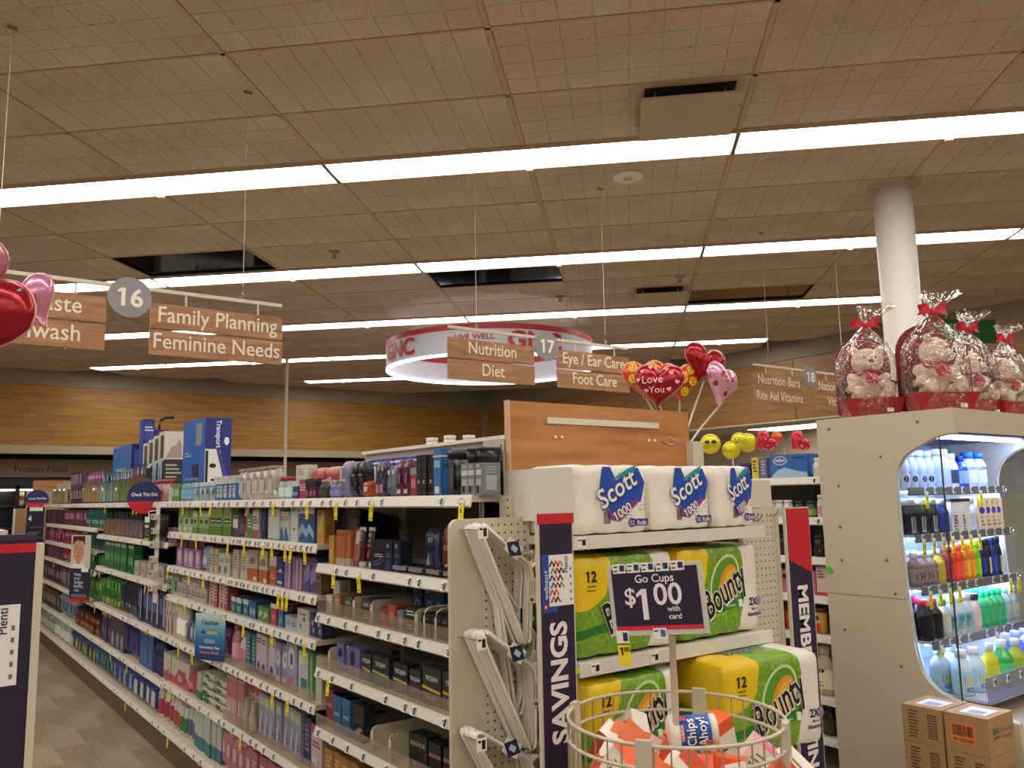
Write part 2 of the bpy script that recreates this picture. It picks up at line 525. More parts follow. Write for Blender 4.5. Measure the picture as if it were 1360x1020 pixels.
def fixture(nn, a0, a1, k):
    L = round(a1 - a0, 2); hs, df, cp = FX[L]
    x, y = ga(nn, (a0 + a1) / 2)
    if not (inside(*ga(nn, a0), .05) and inside(*ga(nn, a1), .05)): return
    rn = rown.get(k, 'overhead'); FCOUNT[k] = FCOUNT.get(k, 0) + 1
    on = ['first', 'second', 'third', 'fourth', 'fifth', 'sixth', 'seventh', 'eighth', 'ninth', 'tenth', 'eleventh', 'twelfth'][FCOUNT[k] - 1]
    lb = '%s fluorescent strip light from the right in the %s row across the ceiling' % (on, rn) if k >= 0 else 'recessed fluorescent strip light overhead behind the photographer'
    t = thing('ceiling_light', lb, 'ceiling light', (x, y, ZC), GANG, 'strip lights of the %s row' % rn)
    place('housing', hs, t, (0, 0, 0)); place('diffuser', df, t, (0, 0, 0)); place('clip', cp, t, (0, 0, 0))
for k in range(-5, 5):
    nn = ROW0 + k * PITCH
    if k == 3:
        segs = [(-1.89, -.68)] + [(-.68 + 2.42 * i, -.68 + 2.42 * (i + 1)) for i in range(3)] + [(6.58, 7.79)]
    elif k == 4: segs = [(4.16, 5.37), (1.74, 4.16)]
    elif k == 2: segs = [(-.68 + 2.42 * i, -.68 + 2.42 * (i + 1)) for i in range(-6, 3)]
    else: segs = [(-.68 + 2.42 * i, -.68 + 2.42 * (i + 1)) for i in range(-6, 6)]
    for s0, s1 in segs: fixture(nn, s0, s1, k)
    # blank strips where a row has no fixture
    m = M(); 
    m.T = Matrix.Translation((0, 0, ZC)) @ Matrix.Rotation(GANG, 4, 'Z')
    for j in range(-13, 13):
        a = -.68 + 1.21 * (j + .5)
        if any(s0 < a < s1 and inside(*ga(nn, s0), .05) and inside(*ga(nn, s1), .05) for s0, s1 in segs): continue
        x, y = ga(nn, a)
        if inside(x, y, -.3):
            m.box(a - .605, a + .605, -nn - .16, -nn + .16, 0, .015, TILE)
    if m.v: m.build('ceiling_tile', cl)

def disc_mesh(r, h, mat, n=24): return M().lathe([(r * .9, -h), (r, -h * .5), (r, 0)], mat, n)
t = thing('ceiling_speaker', 'round white ceiling speaker in front of the aisle seventeen sign wire', 'speaker', (3.62, 3.60, ZC))
disc_mesh(.1, .012, WHITE).build('grille', t); disc_mesh(.03, .022, CREAM2).build('rim', t)
for (x, y, lb) in [(5.75, 5.1, 'small sprinkler head in the ceiling right of the ring'), (2.75, 6.1, 'small sprinkler head beside the left mirror panel'), (5.3, 6.3, 'tiny dark sprinkler head in the ceiling beyond the centre mirror panel')]:
    t = thing('sprinkler_head', lb, 'sprinkler', (x, y, ZC))
    M().lathe([(.012, -.05), (.014, -.02), (.04, -.012), (.045, 0)], CHROME, 12).build('escutcheon', t)
    M().lathe([(.022, -.056), (.022, -.05)], CHROME, 10).build('deflector', t)
def vent(n0, n1, a0, a1, drop, lb):
    nc, ac = (n0 + n1) / 2, (a0 + a1) / 2; x, y = ga(nc, ac)
    t = thing('air_diffuser', lb, 'air vent', (x, y, ZC), GANG)
    w, d = (a1 - a0) / 2, (n1 - n0) / 2
    M().box(-w - .02, w + .02, -d - .02, d + .02, -.002, .004, GRID).build('frame', t)
    M().box(-w + .02, w - .02, -d + .02, d - .02, -.004, -.002, DARK).build('throat', t)
    M().box(-w, w, -d, d, -drop - .012, -drop, col('#b5a890', .6)).build('face_plate', t)
    m = M()
    for sx in (-1, 1):
        for sy in (-1, 1): m.box(sx * w * .7 - .006, sx * w * .7 + .006, sy * d * .7 - .006, sy * d * .7 + .006, -drop, -.002, CHROME)
    m.build('stand_off', t)
vent(3.93, 4.42, -.62, -.13, .06, 'large square cream air diffuser plate hanging under the nearest ceiling')
vent(8.02, 8.5, -.62, -.13, .06, 'small far cream air diffuser plate left of the brown mirror panel')

# ------------------------------------------------------------------ column
t = thing('round_column', 'round white painted column rising to the ceiling behind the gift baskets', 'column', (5.215, 2.74, 0))
M().lathe([(.12, 0), (.12, ZC - .02)], col('#d9d4ce', .45, name='column_paint'), 40).build('shaft', t)
M().lathe([(.15, ZC - .02), (.155, ZC + .02)], GRID, 40).build('collar', t)
M().lathe([(.14, 0), (.14, .1), (.12, .1)], KICK, 40).build('base_ring', t)

# ------------------------------------------------------------------ aisle signs
def aisle_sign(x, num, left, right, lbl, wires=True):
    y, zb = 3.85, 2.543
    t = thing('aisle_sign', lbl, 'aisle sign', (x, y, 0))
    M().box(-.69, .69, -.008, .008, zb - .008, zb + .008, CREAM).build('hanging_bar', t)
    for s in (-1, 1):
        b = M()
        b.tube([(s * .5, 0, zb + .01), (s * .5, 0, zb + .07)], .003, CHROME)
        b.tube([(s * .5 + .012 * math.cos(i * PI / 4), 0, zb + .02 + .012 * math.sin(i * PI / 4)) for i in range(8)], .003, CHROME, closed=True)
        b.tube([(s * .5, 0, zb + .06), (s * .5, 0, ZC)], .0016, WIRE)
        b.box(s * .5 - .02, s * .5 + .02, -.006, .006, ZC - .012, ZC, CHROME)
        b.build('hanging_wire', t)
    for s, words in ((-1, left), (1, right)):
        x0, x1 = (.09, .695) if s > 0 else (-.695, -.09)
        for q in (.25, .8):
            xx = x0 + (x1 - x0) * q
            M().box(xx - .004, xx + .004, -.002, .002, zb - .06, zb, CREAM).build('drop_strap', t)
        for i, w in enumerate(words):
            z1 = 2.484 - i * .121; z0 = z1 - .112
            p = M().box(x0, x1, -.006, .006, z0, z1, WOOD_SIGN).build('board', t)
            l = M()
            l.text(w, (x0 + x1) / 2, z0 + .031, .1, TXT, y=-.0072, bold=.008, fit=(x1 - x0) * .95, hs=.9)
            if w: l.build('lettering', p)
            M().tube([(x0 + .15, -.009, z0 + .006), (x0 + .15, -.007, z0 - .008)], .0025, CHROME).tube([(x1 - .15, -.009, z0 + .006), (x1 - .15, -.007, z0 - .008)], .0025, CHROME).build('link', p)
    d = M(); d.lathe([(.09, -.006), (.09, .006)], col('#8f8a8b', .45), 36, smooth=False)
    me = M(); me.T = Matrix.Translation((0, -.014, 2.493)) @ Matrix.Rotation(PI / 2, 4, 'X')
    me.lathe([(.09, -.006), (.09, .006)], col('#8f8a8b', .45), 36, smooth=False)
    dd = me.build('number_disc', t)
    M().text(num, 0, 2.455, .11, col('#f4efe6'), y=-.0215, bold=.025).build('number', dd)
aisle_sign(.77, '16', ['Toothpaste', 'Mouthwash'], ['Family Planning', 'Feminine Needs'], 'hanging wooden aisle sign numbered 16 reading Family Planning and Feminine Needs')
aisle_sign(3.11, '17', ['Nutrition', 'Diet'], ['Eye / Ear Care', 'Foot Care'], 'hanging wooden aisle sign numbered 17 reading Nutrition, Diet and Foot Care')
aisle_sign(5.80, '18', ['Nutrition Bars', 'Rite Aid Vitamins'], ['National Brand', 'Vitamins'], 'hanging wooden aisle sign numbered 18 reading Nutrition Bars and Vitamins')

# ------------------------------------------------------------------ ring sign
def ring_sign():
    cx, cy, r, z0, z1 = 5.27, 7.52, 1.15, 2.99, 3.30
    t = thing('ring_sign', 'large hanging illuminated ring sign with a red band and red lettering', 'sign', (cx, cy, 0))
    rw = col('#c9c6d0', .45, name='ring_fabric'); rr = col('#b3202e', .45)
    n = 72
    def band(ra, za, zb, mat, name, th=.02):
        m = M()
        m.lathe([(ra, za), (ra, zb)], mat, n); m.f = [f for f in m.f if len(f) == 4]; m.mi = m.mi[:len(m.f)]; m.sm = m.sm[:len(m.f)]
        b = len(m.v); k = M(); k.lathe([(ra - th, zb), (ra - th, za)], mat, n); k.f = [f for f in k.f if len(f) == 4]
        m.add(k.v, k.f, mat, True)
        v = []; f = []
        for z in (za, zb):
            for i in range(n):
                a = 2 * PI * i / n; v += [(ra * math.cos(a), ra * math.sin(a), z), ((ra - th) * math.cos(a), (ra - th) * math.sin(a), z)]
        for q in range(2):
            for i in range(n):
                j = (i + 1) % n; o = q * 2 * n
                f.append((o + 2 * i, o + 2 * j, o + 2 * j + 1, o + 2 * i + 1))
        m.add(v, f, mat)
        return m.build(name, t)
    drum = band(r, z0 + .02, z1 - .055, rw, 'drum_panel')
    band(r + .004, z1 - .055, z1, rr, 'red_band', .028)
    band(r + .003, z0, z0 + .02, col('#dfe9ff', .5, emit=4, name='ring_edge_glow'), 'light_edge', .05)
    def curved(s, ang, size, z, name, bold=.03, hs=1.15):
        vs, fs, a, b = text_geo(s, bold)
        v = []
        for p, q in vs:
            th = ang + p * size * hs / r
            v.append(((r + .012) * math.cos(th), (r + .012) * math.sin(th), z + q * size))
        M().add(v, fs, rr).build(name, drum)
    toward = math.atan2(-cy, -cx)
    curved('GNC', toward - .98, .24, z0 + .065, 'lettering')
    curved('GNC', toward + .42, .24, z0 + .065, 'lettering')
    curved('LIVE WELL.', toward - .12, .075, z0 + .15, 'lettering', .01)
    for k in range(4):
        a = toward + PI / 4 + k * PI / 2
        M().tube([((r - .01) * math.cos(a), (r - .01) * math.sin(a), z1), ((r - .01) * math.cos(a), (r - .01) * math.sin(a), ZC)], .004, WIRE).build('hanging_wire', t)
ring_sign()

# ------------------------------------------------------------------ long shelving run
GX = 1.5
YT = [(40, 13.1), (60, 11.78), (80, 10.61), (100, 9.63), (120, 8.8), (140, 8.1), (160, 7.48), (180, 6.94), (200, 6.47), (220, 6.05), (240, 5.67), (260, 5.33), (280, 5.03), (300, 4.75), (320, 4.49), (340, 4.26), (360, 4.05), (380, 3.85), (400, 3.66), (420, 3.49), (440, 3.33), (460, 3.19), (480, 3.05), (500, 2.92), (520, 2.8), (540, 2.68), (560, 2.57), (580, 2.47), (600, 2.37), (620, 2.28), (640, 2.2)]
def Yp(p):
    for (a, ya), (b, yb) in zip(YT, YT[1:]):
        if p <= b: return ya + (yb - ya) * (p - a) / (b - a)
    return YT[-1][1]
ORD = ['bottom', 'sixth', 'fifth', 'fourth', 'third', 'second', 'top']
BAYS = [  # name, y0, y1, decks from the bottom up
    ('first', 2.25, 3.47, [.185, .41, .65, .89, 1.117, 1.325, 1.605]),
    ('second', 3.47, 4.70, [.185, .44, .73, .997, 1.185, 1.405, 1.605]),
    ('third', 4.70, 5.93, [.185, .44, .73, .997, 1.185, 1.405, 1.605]),
    ('fourth', 5.93, 7.15, [.185, .425, .73, 1.05, 1.33, 1.605]),
    ('fifth', 7.15, 8.37, [.185, .425, .73, 1.05, 1.33, 1.605]),
    ('sixth', 8.37, 9.60, [.185, .425, .72, .99, 1.18, 1.38, 1.605]),
    ('seventh', 9.60, 10.82, [.185, .425, .72, .99, 1.18, 1.38, 1.605]),
    ('farthest', 10.82, 12.05, [.185, .425, .72, .99, 1.18, 1.38, 1.605])]
def tag_mesh_white():
    m = M(); m.box(-.014, .014, -.0012, 0, -.016, .016, TAGW)
    m.rect(.0, .012, -.012, .012, BLACK, -.0016); m.rect(-.012, -.002, .002, .006, BLACK, -.0016); m.rect(-.012, -.004, -.006, -.003, BLACK, -.0016)
    return m.mesh('price_label')
def tag_mesh_yel(tx):
    m = M(); m.box(-.0155, .0155, -.0012, 0, -.06, .018, YEL)
    m.rect(-.0155, .0155, .004, .018, TAGW, -.0015)
    m.text(tx, 0, -.026, .024, BLACK, -.0016, .02, fit=.026); m.rect(-.01, .01, -.052, -.048, BLACK, -.0016)
    return m.mesh('yellow_price_tag')
TGW = tag_mesh_white(); TGY = [tag_mesh_yel(s) for s in ('9', '6', '4', '5', '12', '7', '2', '3')]
SHM = {}
def shelf_mesh(L, D, t=.022):
    k = (round(L, 2), D)
    if k not in SHM:
        m = M().box(-L / 2 + .003, L / 2 - .003, -D, -.005, -t, 0, CREAM2)
        c = M(); c.prism([(0, 0), (1, 0), (1, 1), (0, 1)], 0, 0, LIP) if 0 else None
        v = [(x, y, z) for x in (-L / 2 + .002, L / 2 - .002) for y, z in ((-D, .002), (-D - .012, -.034), (-D - .006, -.040), (-D, -.022))]
        c.add(v, [(0, 1, 2, 3), (7, 6, 5, 4), (0, 4, 5, 1), (1, 5, 6, 2), (2, 6, 7, 3), (3, 7, 4, 0)], LIP)
        br = M()
        for s in (1,): br.add([(s * (L / 2 - .012), -.005, -.02), (s * (L / 2 - .012), -.005, -.1), (s * (L / 2 - .012), -D + .08, -.02)], [(0, 1, 2)], CREAM2); br.add([(s * (L / 2 - .016), -.005, -.02), (s * (L / 2 - .016), -.005, -.1), (s * (L / 2 - .016), -D + .08, -.02)], [(0, 2, 1)], CREAM2)
        SHM[k] = (m.mesh('shelf'), c.mesh('price_channel'), br.mesh('bracket'))
    return SHM[k]
TAGR = random.Random(11)
def bay(label, group, loc, rz, L, D, decks, height, ntag, ylist=(), fences=(), back=BACK, kick=.145):
    t = thing('shelving_bay', label, 'shelving', loc, rz, group)
    M().box(-L / 2, L / 2, -.02, 0, .05, height, back).build('back_panel', t)
    for s in (-1, 1):
        u = M().box(s * (L / 2 - .012) - .012, s * (L / 2 - .012) + .012, -.035, -.02, .05, height + .01, CREAM2)
        for k in range(12): u.box(s * (L / 2 - .012) - .003, s * (L / 2 - .012) + .003, -.0365, -.035, height - .06 - k * .13, height - .02 - k * .13, DARK)
        u.build('upright', t)
    M().box(-L / 2 + .002, L / 2 - .002, -D - .02, -.02, .0, kick, KICK).build('kick_plate', t)
    for i, z in enumerate(decks):
        d = D + (.03 if i == 0 else 0)
        sm, cm, bm = shelf_mesh(L, d)
        sh = place('shelf', sm, t, (0, 0, z))
        place('price_channel', cm, sh, (0, 0, 0)); place('bracket', bm, sh, (0, 0, 0)); place('bracket', bm, sh, (-L + .024, 0, 0))
        n = ntag if isinstance(ntag, int) else ntag[i]
        for k in range(n):
            if TAGR.random() < .12: continue
            x = -L / 2 + .05 + (L - .1) * (k + TAGR.uniform(-.3, .3)) / max(1, n - 1)
            x = max(-L / 2 + .03, min(L / 2 - .03, x))
            q = place('price_label', TGW, sh, (x, -d - .0105, -.0195)); q.rotation_euler = (-.31, 0, 0)
        for kk, x in [(a, b) for a, b in ylist if a == i]:
            q = place('yellow_price_tag', TAGR.choice(TGY), sh, (x, -d - .013, -.03)); q.rotation_euler = (TAGR.uniform(-.12, .05), TAGR.uniform(-.12, .12), 0)
        if i in fences:
            f = M().box(-L / 2 + .01, L / 2 - .01, -d - .004, -d - .001, .003, .055, ACRYL).build('clear_fence', sh)
    return t
YTAGS = {0: [(6, 450), (6, 498), (6, 617), (5, 448), (5, 481), (3, 442), (2, 420)],
         1: [(6, 367), (6, 411), (5, 308), (5, 329), (5, 355), (5, 366), (5, 384), (5, 391), (5, 409), (4, 376), (4, 381), (4, 387), (3, 331), (3, 369), (3, 410), (2, 371), (2, 390), (1, 330)],
         2: [(6, 227), (6, 246), (6, 270), (6, 283), (5, 246), (5, 265), (4, 229), (4, 257), (4, 276), (3, 223), (3, 243), (3, 253), (2, 246), (2, 264), (1, 225), (1, 237), (0, 243)],
         3: [(5, 180), (5, 185), (4, 165), (3, 200), (2, 171), (1, 180), (0, 186)], 4: [(5, 142), (3, 139), (2, 135), (1, 158)], 5: [(5, 97), (4, 130), (2, 106)], 6: [(5, 85), (3, 78)], 7: [(4, 60), (2, 66)]}
for bi, (nm, y0, y1, dk) in enumerate(BAYS):
    L = y1 - y0; yc = (y0 + y1) / 2
    yl = [(i, yc - Yp(p)) for i, p in YTAGS[bi] if y0 + .02 < Yp(p) < y1 - .02]
    nt = [7, 8, 9, 9, 10, 10, 11] if bi < 3 else ([4] * 7 if bi < 5 else 2)
    if bi == 1: nt = [8, 10, 12, 14, 18, 18, 10]
    bay('%s bay of the long cosmetics shelving, counted from the white hangers' % nm, 'bays of the long shelving run', (GX + .45, yc, 0), -PI / 2, L, .45, dk, 1.64, nt, yl, {0: (2, 3, 4), 1: (1, 2)}.get(bi, ()))
# the far side of the run and its raised spine
for bi, (nm, y0, y1, dk) in enumerate(BAYS):
    if bi > 4: break
    yc = (y0 + y1) / 2
    bay('%s bay on the hidden side of the long shelving run' % nm, 'hidden side bays of the long run', (GX + .452, yc, 0), PI / 2, y1 - y0, .45, [.185, .6, 1.0, 1.3, 1.605], 1.64, 0)
sp = thing('raised_divider', 'raised cream pegboard divider with blue packs, behind the top shelf', 'divider', (1.95, 3.1, 1.65))
M().box(-.012, .012, -.82, .8, .003, .18, PEGX).build('panel', sp)
M().box(-.03, .03, -.82, .8, .175, .19, WHITE).build('top_rail', sp)
BLU = col('#2f3fb8', .4)
pm = M().box(-.012, .012, -.045, .045, -.05, 0, BLU).box(-.013, .013, -.046, .046, -.022, -.012, WHITE).mesh('pack')
for i in range(14):
    o = bpy.data.objects.new('hanging_pack', pm); COL.objects.link(o); o.location = (1.92, 2.4 + i * .108, 1.79)
    tag(o, 'small blue hanging pack in a row along the raised divider', 'pack', 'blue packs along the divider')
for i, (y, h) in enumerate([(3.40, .075), (3.24, .075), (3.08, .065)]):
    m = M().lathe([(.03, 0), (.042, .01), (.042, h * .7), (.03, h * .8), (.026, h)], WHITE, 14)
    o = m.build('white_jar', None, (2.04, y, 1.788)); tag(o, 'white jar top showing over the raised divider', 'jar', 'white jars over the divider')
    M().lathe([(.028, h), (.028, h + .018), (.01, h + .02)], col('#d8d6dc'), 14).build('lid', o)
M().box(.03, .15, -.2, .4, -.043, .137, CREAM2).build('riser', sp)

# ------------------------------------------------------------------ product prototypes (front faces local -Y)
def decor(m, w, d, h, dec, eps=.0008):
    for i, q in enumerate(dec):
        e = eps * (1 + i * .45)
        k = q[0]; y = -d / 2 - e
        X = lambda a: -w / 2 + a * w
        if k == 'b':
            m.box(-w / 2 - e, w / 2 + e, -d / 2 - e, d / 2 + e, q[1] * h, q[2] * h, col(q[3]))
        elif k == 'r': m.rect(X(q[1]), X(q[2]), q[3] * h, q[4] * h, col(q[5]), y)
        elif k == 't': m.text(q[1], X(q[2]), q[3] * h, q[4], col(q[5]), y, bold=.03, rot=(q[6] if len(q) > 6 else 0), fit=None if len(q) > 6 and q[6] else w * .92)
        elif k == 'l':
            for j in range(q[5]):
                z = (q[3] + (q[4] - q[3]) * (j + .2) / q[5]) * h; zz = z + (q[4] - q[3]) * h / q[5] * .45
                m.rect(X(q[1]), X(q[2] - .12 * (j * 37 % 3)), z, zz, col(q[6]), y)
        elif k == 'd': m.disc(X(q[1]), q[2] * h, q[3] * w, col(q[4]), y, 18, (q[5] * w if len(q) > 5 else None))
        elif k == 'p': m.poly([(X(a), b * h) for a, b in q[1]], col(q[2]), y)
def shade(h, f):
    h = h.lstrip('#'); c = [min(255, int(int(h[i:i + 2], 16) * f)) for i in (0, 2, 4)]
    return '#%02x%02x%02x' % tuple(c)
def P_box(w, d, h, c, dec=(), name='carton'):
    m = M().box(-w / 2, w / 2, -d / 2, d / 2, 0, h, col(c, .42))
    x = w / 2 + .0006
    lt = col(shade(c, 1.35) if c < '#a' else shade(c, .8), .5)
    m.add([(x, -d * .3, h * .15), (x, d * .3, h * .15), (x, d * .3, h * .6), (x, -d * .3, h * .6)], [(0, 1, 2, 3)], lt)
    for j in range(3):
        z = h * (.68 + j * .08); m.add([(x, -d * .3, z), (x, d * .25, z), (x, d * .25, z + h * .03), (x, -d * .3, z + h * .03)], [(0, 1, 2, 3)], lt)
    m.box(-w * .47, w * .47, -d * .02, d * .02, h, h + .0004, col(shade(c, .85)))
    decor(m, w, d, h, dec)
    return m.build(name)
def P_tube(w, d, h, c, dec=(), cap='#eeeeee', name='squeeze_tube'):
    m = M(); n = 14; v = []; f = []; ch = h * .16
    for j, t in enumerate((0, .25, .5, .75, .94, 1.)):
        for i in range(n):
            a = 2 * PI * i / n; k = (1 - t) ** .6 if t < .94 else .06
            v.append((w / 2 * (.82 + .18 * t) * math.cos(a), d / 2 * max(k, .06) * math.sin(a), ch + (h - ch) * t))
    for j in range(5):
        for i in range(n): f.append((j * n + i, j * n + (i + 1) % n, (j + 1) * n + (i + 1) % n, (j + 1) * n + i))
    f.append(tuple(5 * n + i for i in range(n)))
    m.add(v, f, col(c, .35), True)
    m.box(-w / 2, w / 2, -.0022, .0022, h * .9, h, col(cap, .4))
    m.T = Matrix.Translation((0, 0, ch)) @ Matrix.Rotation(-math.atan2(d / 2 * .85, h), 4, 'X'); hh = h - ch
    decor(m, w * .8, d * 1.02, hh, dec)
    m.T = None
    o = m.build(name)
    M().lathe([(w * .36, 0), (w * .36, ch)], col(cap, .4), 14, sy=d / w * 1.1).build('cap', o)
    return o
def P_bottle(w, d, h, c, dec=(), cap='#eeeeee', lab=None, name='bottle', capw=.5, tint=None):
    r = w / 2; b = tint or col(c, .22)
    m = M().lathe([(r * .9, 0), (r, h * .03), (r, h * .58), (r * .92, h * .66), (r * capw * .9, h * .8), (r * capw * .85, h * .84)], b, 16, sy=d / w)
    o = m.build(name)
    q = M().lathe([(r * 1.012, h * .12), (r * 1.012, h * .52)], col(lab or shade(c, 1.3), .4), 16, sy=d / w)
    q.f = [f for f in q.f if len(f) == 4]; q.mi = q.mi[:len(q.f)]; q.sm = q.sm[:len(q.f)]
    q.warp = None
    if dec:
        k = M(); decor(k, w, .002, h, dec)
        def bend(p):
            a = p[0] / r
            return (r * 1.02 * math.sin(a), -r * 1.02 * math.cos(a) * d / w - abs(p[1]) * .3, p[2])
        for fi, f in enumerate(k.f):
            q.add([bend(k.v[i]) for i in f], [tuple(range(len(f)))], k.mats[k.mi[fi]])
    q.build('label', o)
    M().lathe([(r * capw, h * .82), (r * capw, h * .985), (r * capw * .85, h)], col(cap, .35), 14, sy=d / w).build('cap', o)
    return o
def P_bag(w, d, h, c, dec=(), name='pouch', mat=None, wob=.004):
    m = M(); b = mat or col(c, .3)
    def bul(o, H):
        t = max(0., 1 - abs(o.z) / H[2]); k = min(1, max(.06, (t * 3.2) ** .7))
        return (o.x + wob * math.sin(o.z * 60), o.y * k + wob * .5 * math.sin(o.x * 90 + o.z * 70), o.z)
    m.soft(w, d, h, b, min(d * .3, w * .12), 8, 4, 10, bul)
    decor(m, w * .9, d, h, dec, .003)
    return m.build(name)
def P_blister(w, d, h, c, dec=(), fill='#e8843a', n=2, name='blister_pack'):
    m = M().box(-w / 2, w / 2, -.001, .001, 0, h, col(c, .45))
    m.T = Matrix.Translation((0, .0, 0))
    decor(m, w, .002, h, dec)
    m.T = None
    o = m.build(name)
    q = M()
    for i in range(n):
        x = -w / 2 + w * (i + .5) / n
        q.tube([(x, -d * .5, h * .06), (x + w * .04, -d * .6, h * .3), (x - w * .03, -d * .5, h * .5), (x, -d * .45, h * .66)], [w * .11 / n * 1.6, w * .13 / n * 1.6, w * .08 / n * 1.6, w * .11 / n * 1.4], col(fill, .35), 7)
    q.build('brush', o)
    M().box(-w * .46, w * .46, -d, -.002, h * .03, h * .7, ACRYL).build('plastic_bubble', o)
    return o
def P_tub(w, d, h, c, dec=(), cap='#c8202c', name='tub', mat=None):
    m = M().lathe([(w * .42, 0), (w * .46, .004), (w * .5, h * .82)], mat or col(c, .3), 20, sy=d / w)
    decor(m, w * .55, d * .97, h, dec)
    o = m.build(name)
    M().lathe([(w * .51, h * .82), (w * .51, h * .95), (w * .46, h)], col(cap, .4), 20, sy=d / w).build('lid', o)
    return o
KIND = dict(box=P_box, tube=P_tube, bottle=P_bottle, bag=P_bag, blister=P_blister, tub=P_tub)
NP = 0
def mute(v):
    if isinstance(v, str) and v.startswith('#') and len(v) == 7:
        c = [int(v[i:i + 2], 16) for i in (1, 3, 5)]; g = sum(c) / 3
        c = [int(max(0, min(255, (q * .8 + g * .2) * .87))) for q in c]
        return '#%02x%02x%02x' % tuple(c)
    if isinstance(v, (list, tuple)): return type(v)(mute(q) for q in v)
    return v
def run(deck, p0, p1, kind, w, d, h, c, desc, cat, dec=(), rows=1, back=.0, z=0., jit=.0, count=None, tilt=0., place_txt=None, **kw):
    """a row of alike packs facing the aisle between two positions along the long run"""
    global NP
    ya, yb = Yp(p1), Yp(p0); ym = (ya + yb) / 2
    for b in BAYS:
        if b[1] <= ym < b[2]: break
    dk = b[3]; zz = dk[deck] if deck >= 0 else dk[deck]
    if deck < 0: deck = len(dk) + deck
    nm = ['bottom', 'sixth', 'fifth', 'fourth', 'third', 'second', 'top'] if len(dk) == 7 else ['bottom', 'fifth', 'fourth', 'third', 'second', 'top']
    n = count or max(1, int((yb - ya + .006) / (w + .005)))
    pitch = (yb - ya) / n
    if w > pitch - .003: w = pitch - .003
    o = KIND[kind](w, d, h, mute(c), mute(dec), **{a_: (mute(b_) if isinstance(b_, str) and a_ != 'name' else b_) for a_, b_ in kw.items()})
    where = place_txt or '%s shelf of the %s bay' % (nm[deck], b[0])
    lb = '%s on the %s' % (desc, where)
    if len(lb.split()) > 16: lb = '%s, %s shelf, %s bay' % (desc, nm[deck], b[0])
    grp = lb if n * rows > 1 else None
    tag(o, lb, cat, grp)
    first = True
    for r in range(rows):
        for i in range(n):
            q = o if first else copy_tree(o)
            first = False; NP += 1
            q.location = (GX + (.0 if deck == 0 else .025) + d / 2 + back + r * (d + .006) + random.uniform(0, .012), yb - (i + .5) * pitch + random.uniform(-jit, jit), zz + z + .0005)
            q.rotation_euler = (tilt, 0, -PI / 2 + random.uniform(-.05, .05))
    return o
W_, K_ = '#f0ece4', '#1a1718'
T = -1
# ---- top shelf
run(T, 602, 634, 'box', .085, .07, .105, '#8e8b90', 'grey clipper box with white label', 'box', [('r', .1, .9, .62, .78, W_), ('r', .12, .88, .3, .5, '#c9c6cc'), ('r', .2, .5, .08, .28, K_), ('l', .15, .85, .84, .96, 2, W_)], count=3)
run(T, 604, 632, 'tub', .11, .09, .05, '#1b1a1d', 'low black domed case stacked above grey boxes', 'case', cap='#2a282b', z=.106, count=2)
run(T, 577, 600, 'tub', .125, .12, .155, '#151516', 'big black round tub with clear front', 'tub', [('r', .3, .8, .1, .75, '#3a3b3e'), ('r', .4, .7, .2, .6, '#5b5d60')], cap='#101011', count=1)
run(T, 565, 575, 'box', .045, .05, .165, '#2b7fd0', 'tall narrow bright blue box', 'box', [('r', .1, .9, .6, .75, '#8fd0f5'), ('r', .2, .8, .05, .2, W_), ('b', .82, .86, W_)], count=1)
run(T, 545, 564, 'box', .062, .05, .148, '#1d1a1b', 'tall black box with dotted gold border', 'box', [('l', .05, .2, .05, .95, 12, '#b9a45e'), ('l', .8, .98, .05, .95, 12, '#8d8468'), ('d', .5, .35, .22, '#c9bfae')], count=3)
run(T, 535, 545, 'box', .05, .045, .105, '#c03048', 'red tube pack with silver cap', 'pack', [('b', .75, 1., '#aaa4a0'), ('r', .2, .8, .3, .6, '#e8909a')], count=2)
run(T, 517, 535, 'bag', .07, .03, .14, '#6e1f3f', 'tall maroon hanging pouch', 'pouch', [('r', .15, .85, .78, .88, '#d59ab0'), ('r', .25, .75, .35, .6, '#a34a6a'), ('r', .2, .8, .08, .2, '#d8d0d4')], count=2)
run(T, 504, 517, 'bag', .065, .03, .12, '#7a8794', 'grey blue pouch with white flash', 'pouch', [('r', .2, .8, .7, .85, '#cfe4f0'), ('r', .2, .7, .1, .3, '#3f7fb0')], count=2)
run(T, 489, 504, 'bag', .075, .035, .14, '#4c3467', 'purple pouch with yellow dot', 'pouch', [('d', .6, .78, .2, '#e8d33a'), ('d', .3, .6, .2, '#3f7fc0'), ('r', .2, .8, .12, .35, '#c98fb0')], count=2)
run(T, 472, 486, 'bag', .075, .04, .066, '#e0552e', 'small orange red bag', 'bag', [('r', .2, .8, .35, .65, '#f4cfc0')], count=1)
run(T, 456, 473, 'bag', .06, .05, .15, '#191719', 'tall black package', 'package', [('r', .2, .8, .6, .64, '#bdb7b0'), ('r', .3, .7, .25, .28, '#8b857e')], count=2)
run(T, 441, 456, 'bag', .085, .05, .155, '#8b84bc', 'tall lavender package with ruffled edge', 'package', [('r', .2, .7, .45, .52, W_), ('r', .35, .6, .2, .22, '#504a80')], count=1)
run(T, 425, 441, 'bottle', .055, .035, .078, '#6c6ba8', 'squat violet bottle', 'bottle', [('r', .3, .7, .25, .4, W_)], cap='#b9b6c8', count=2)
run(T, 412, 425, 'bottle', .045, .035, .082, '#2b282a', 'small black bottle with silver label', 'bottle', [('r', .2, .8, .2, .45, '#b8b4b0')], cap='#a09a94', count=2)
run(T, 398, 412, 'box', .05, .04, .09, '#6a1d38', 'small maroon box with black top', 'box', [('b', .6, .9, '#1c1719'), ('r', .2, .8, .15, .4, '#d06a90')], count=3)
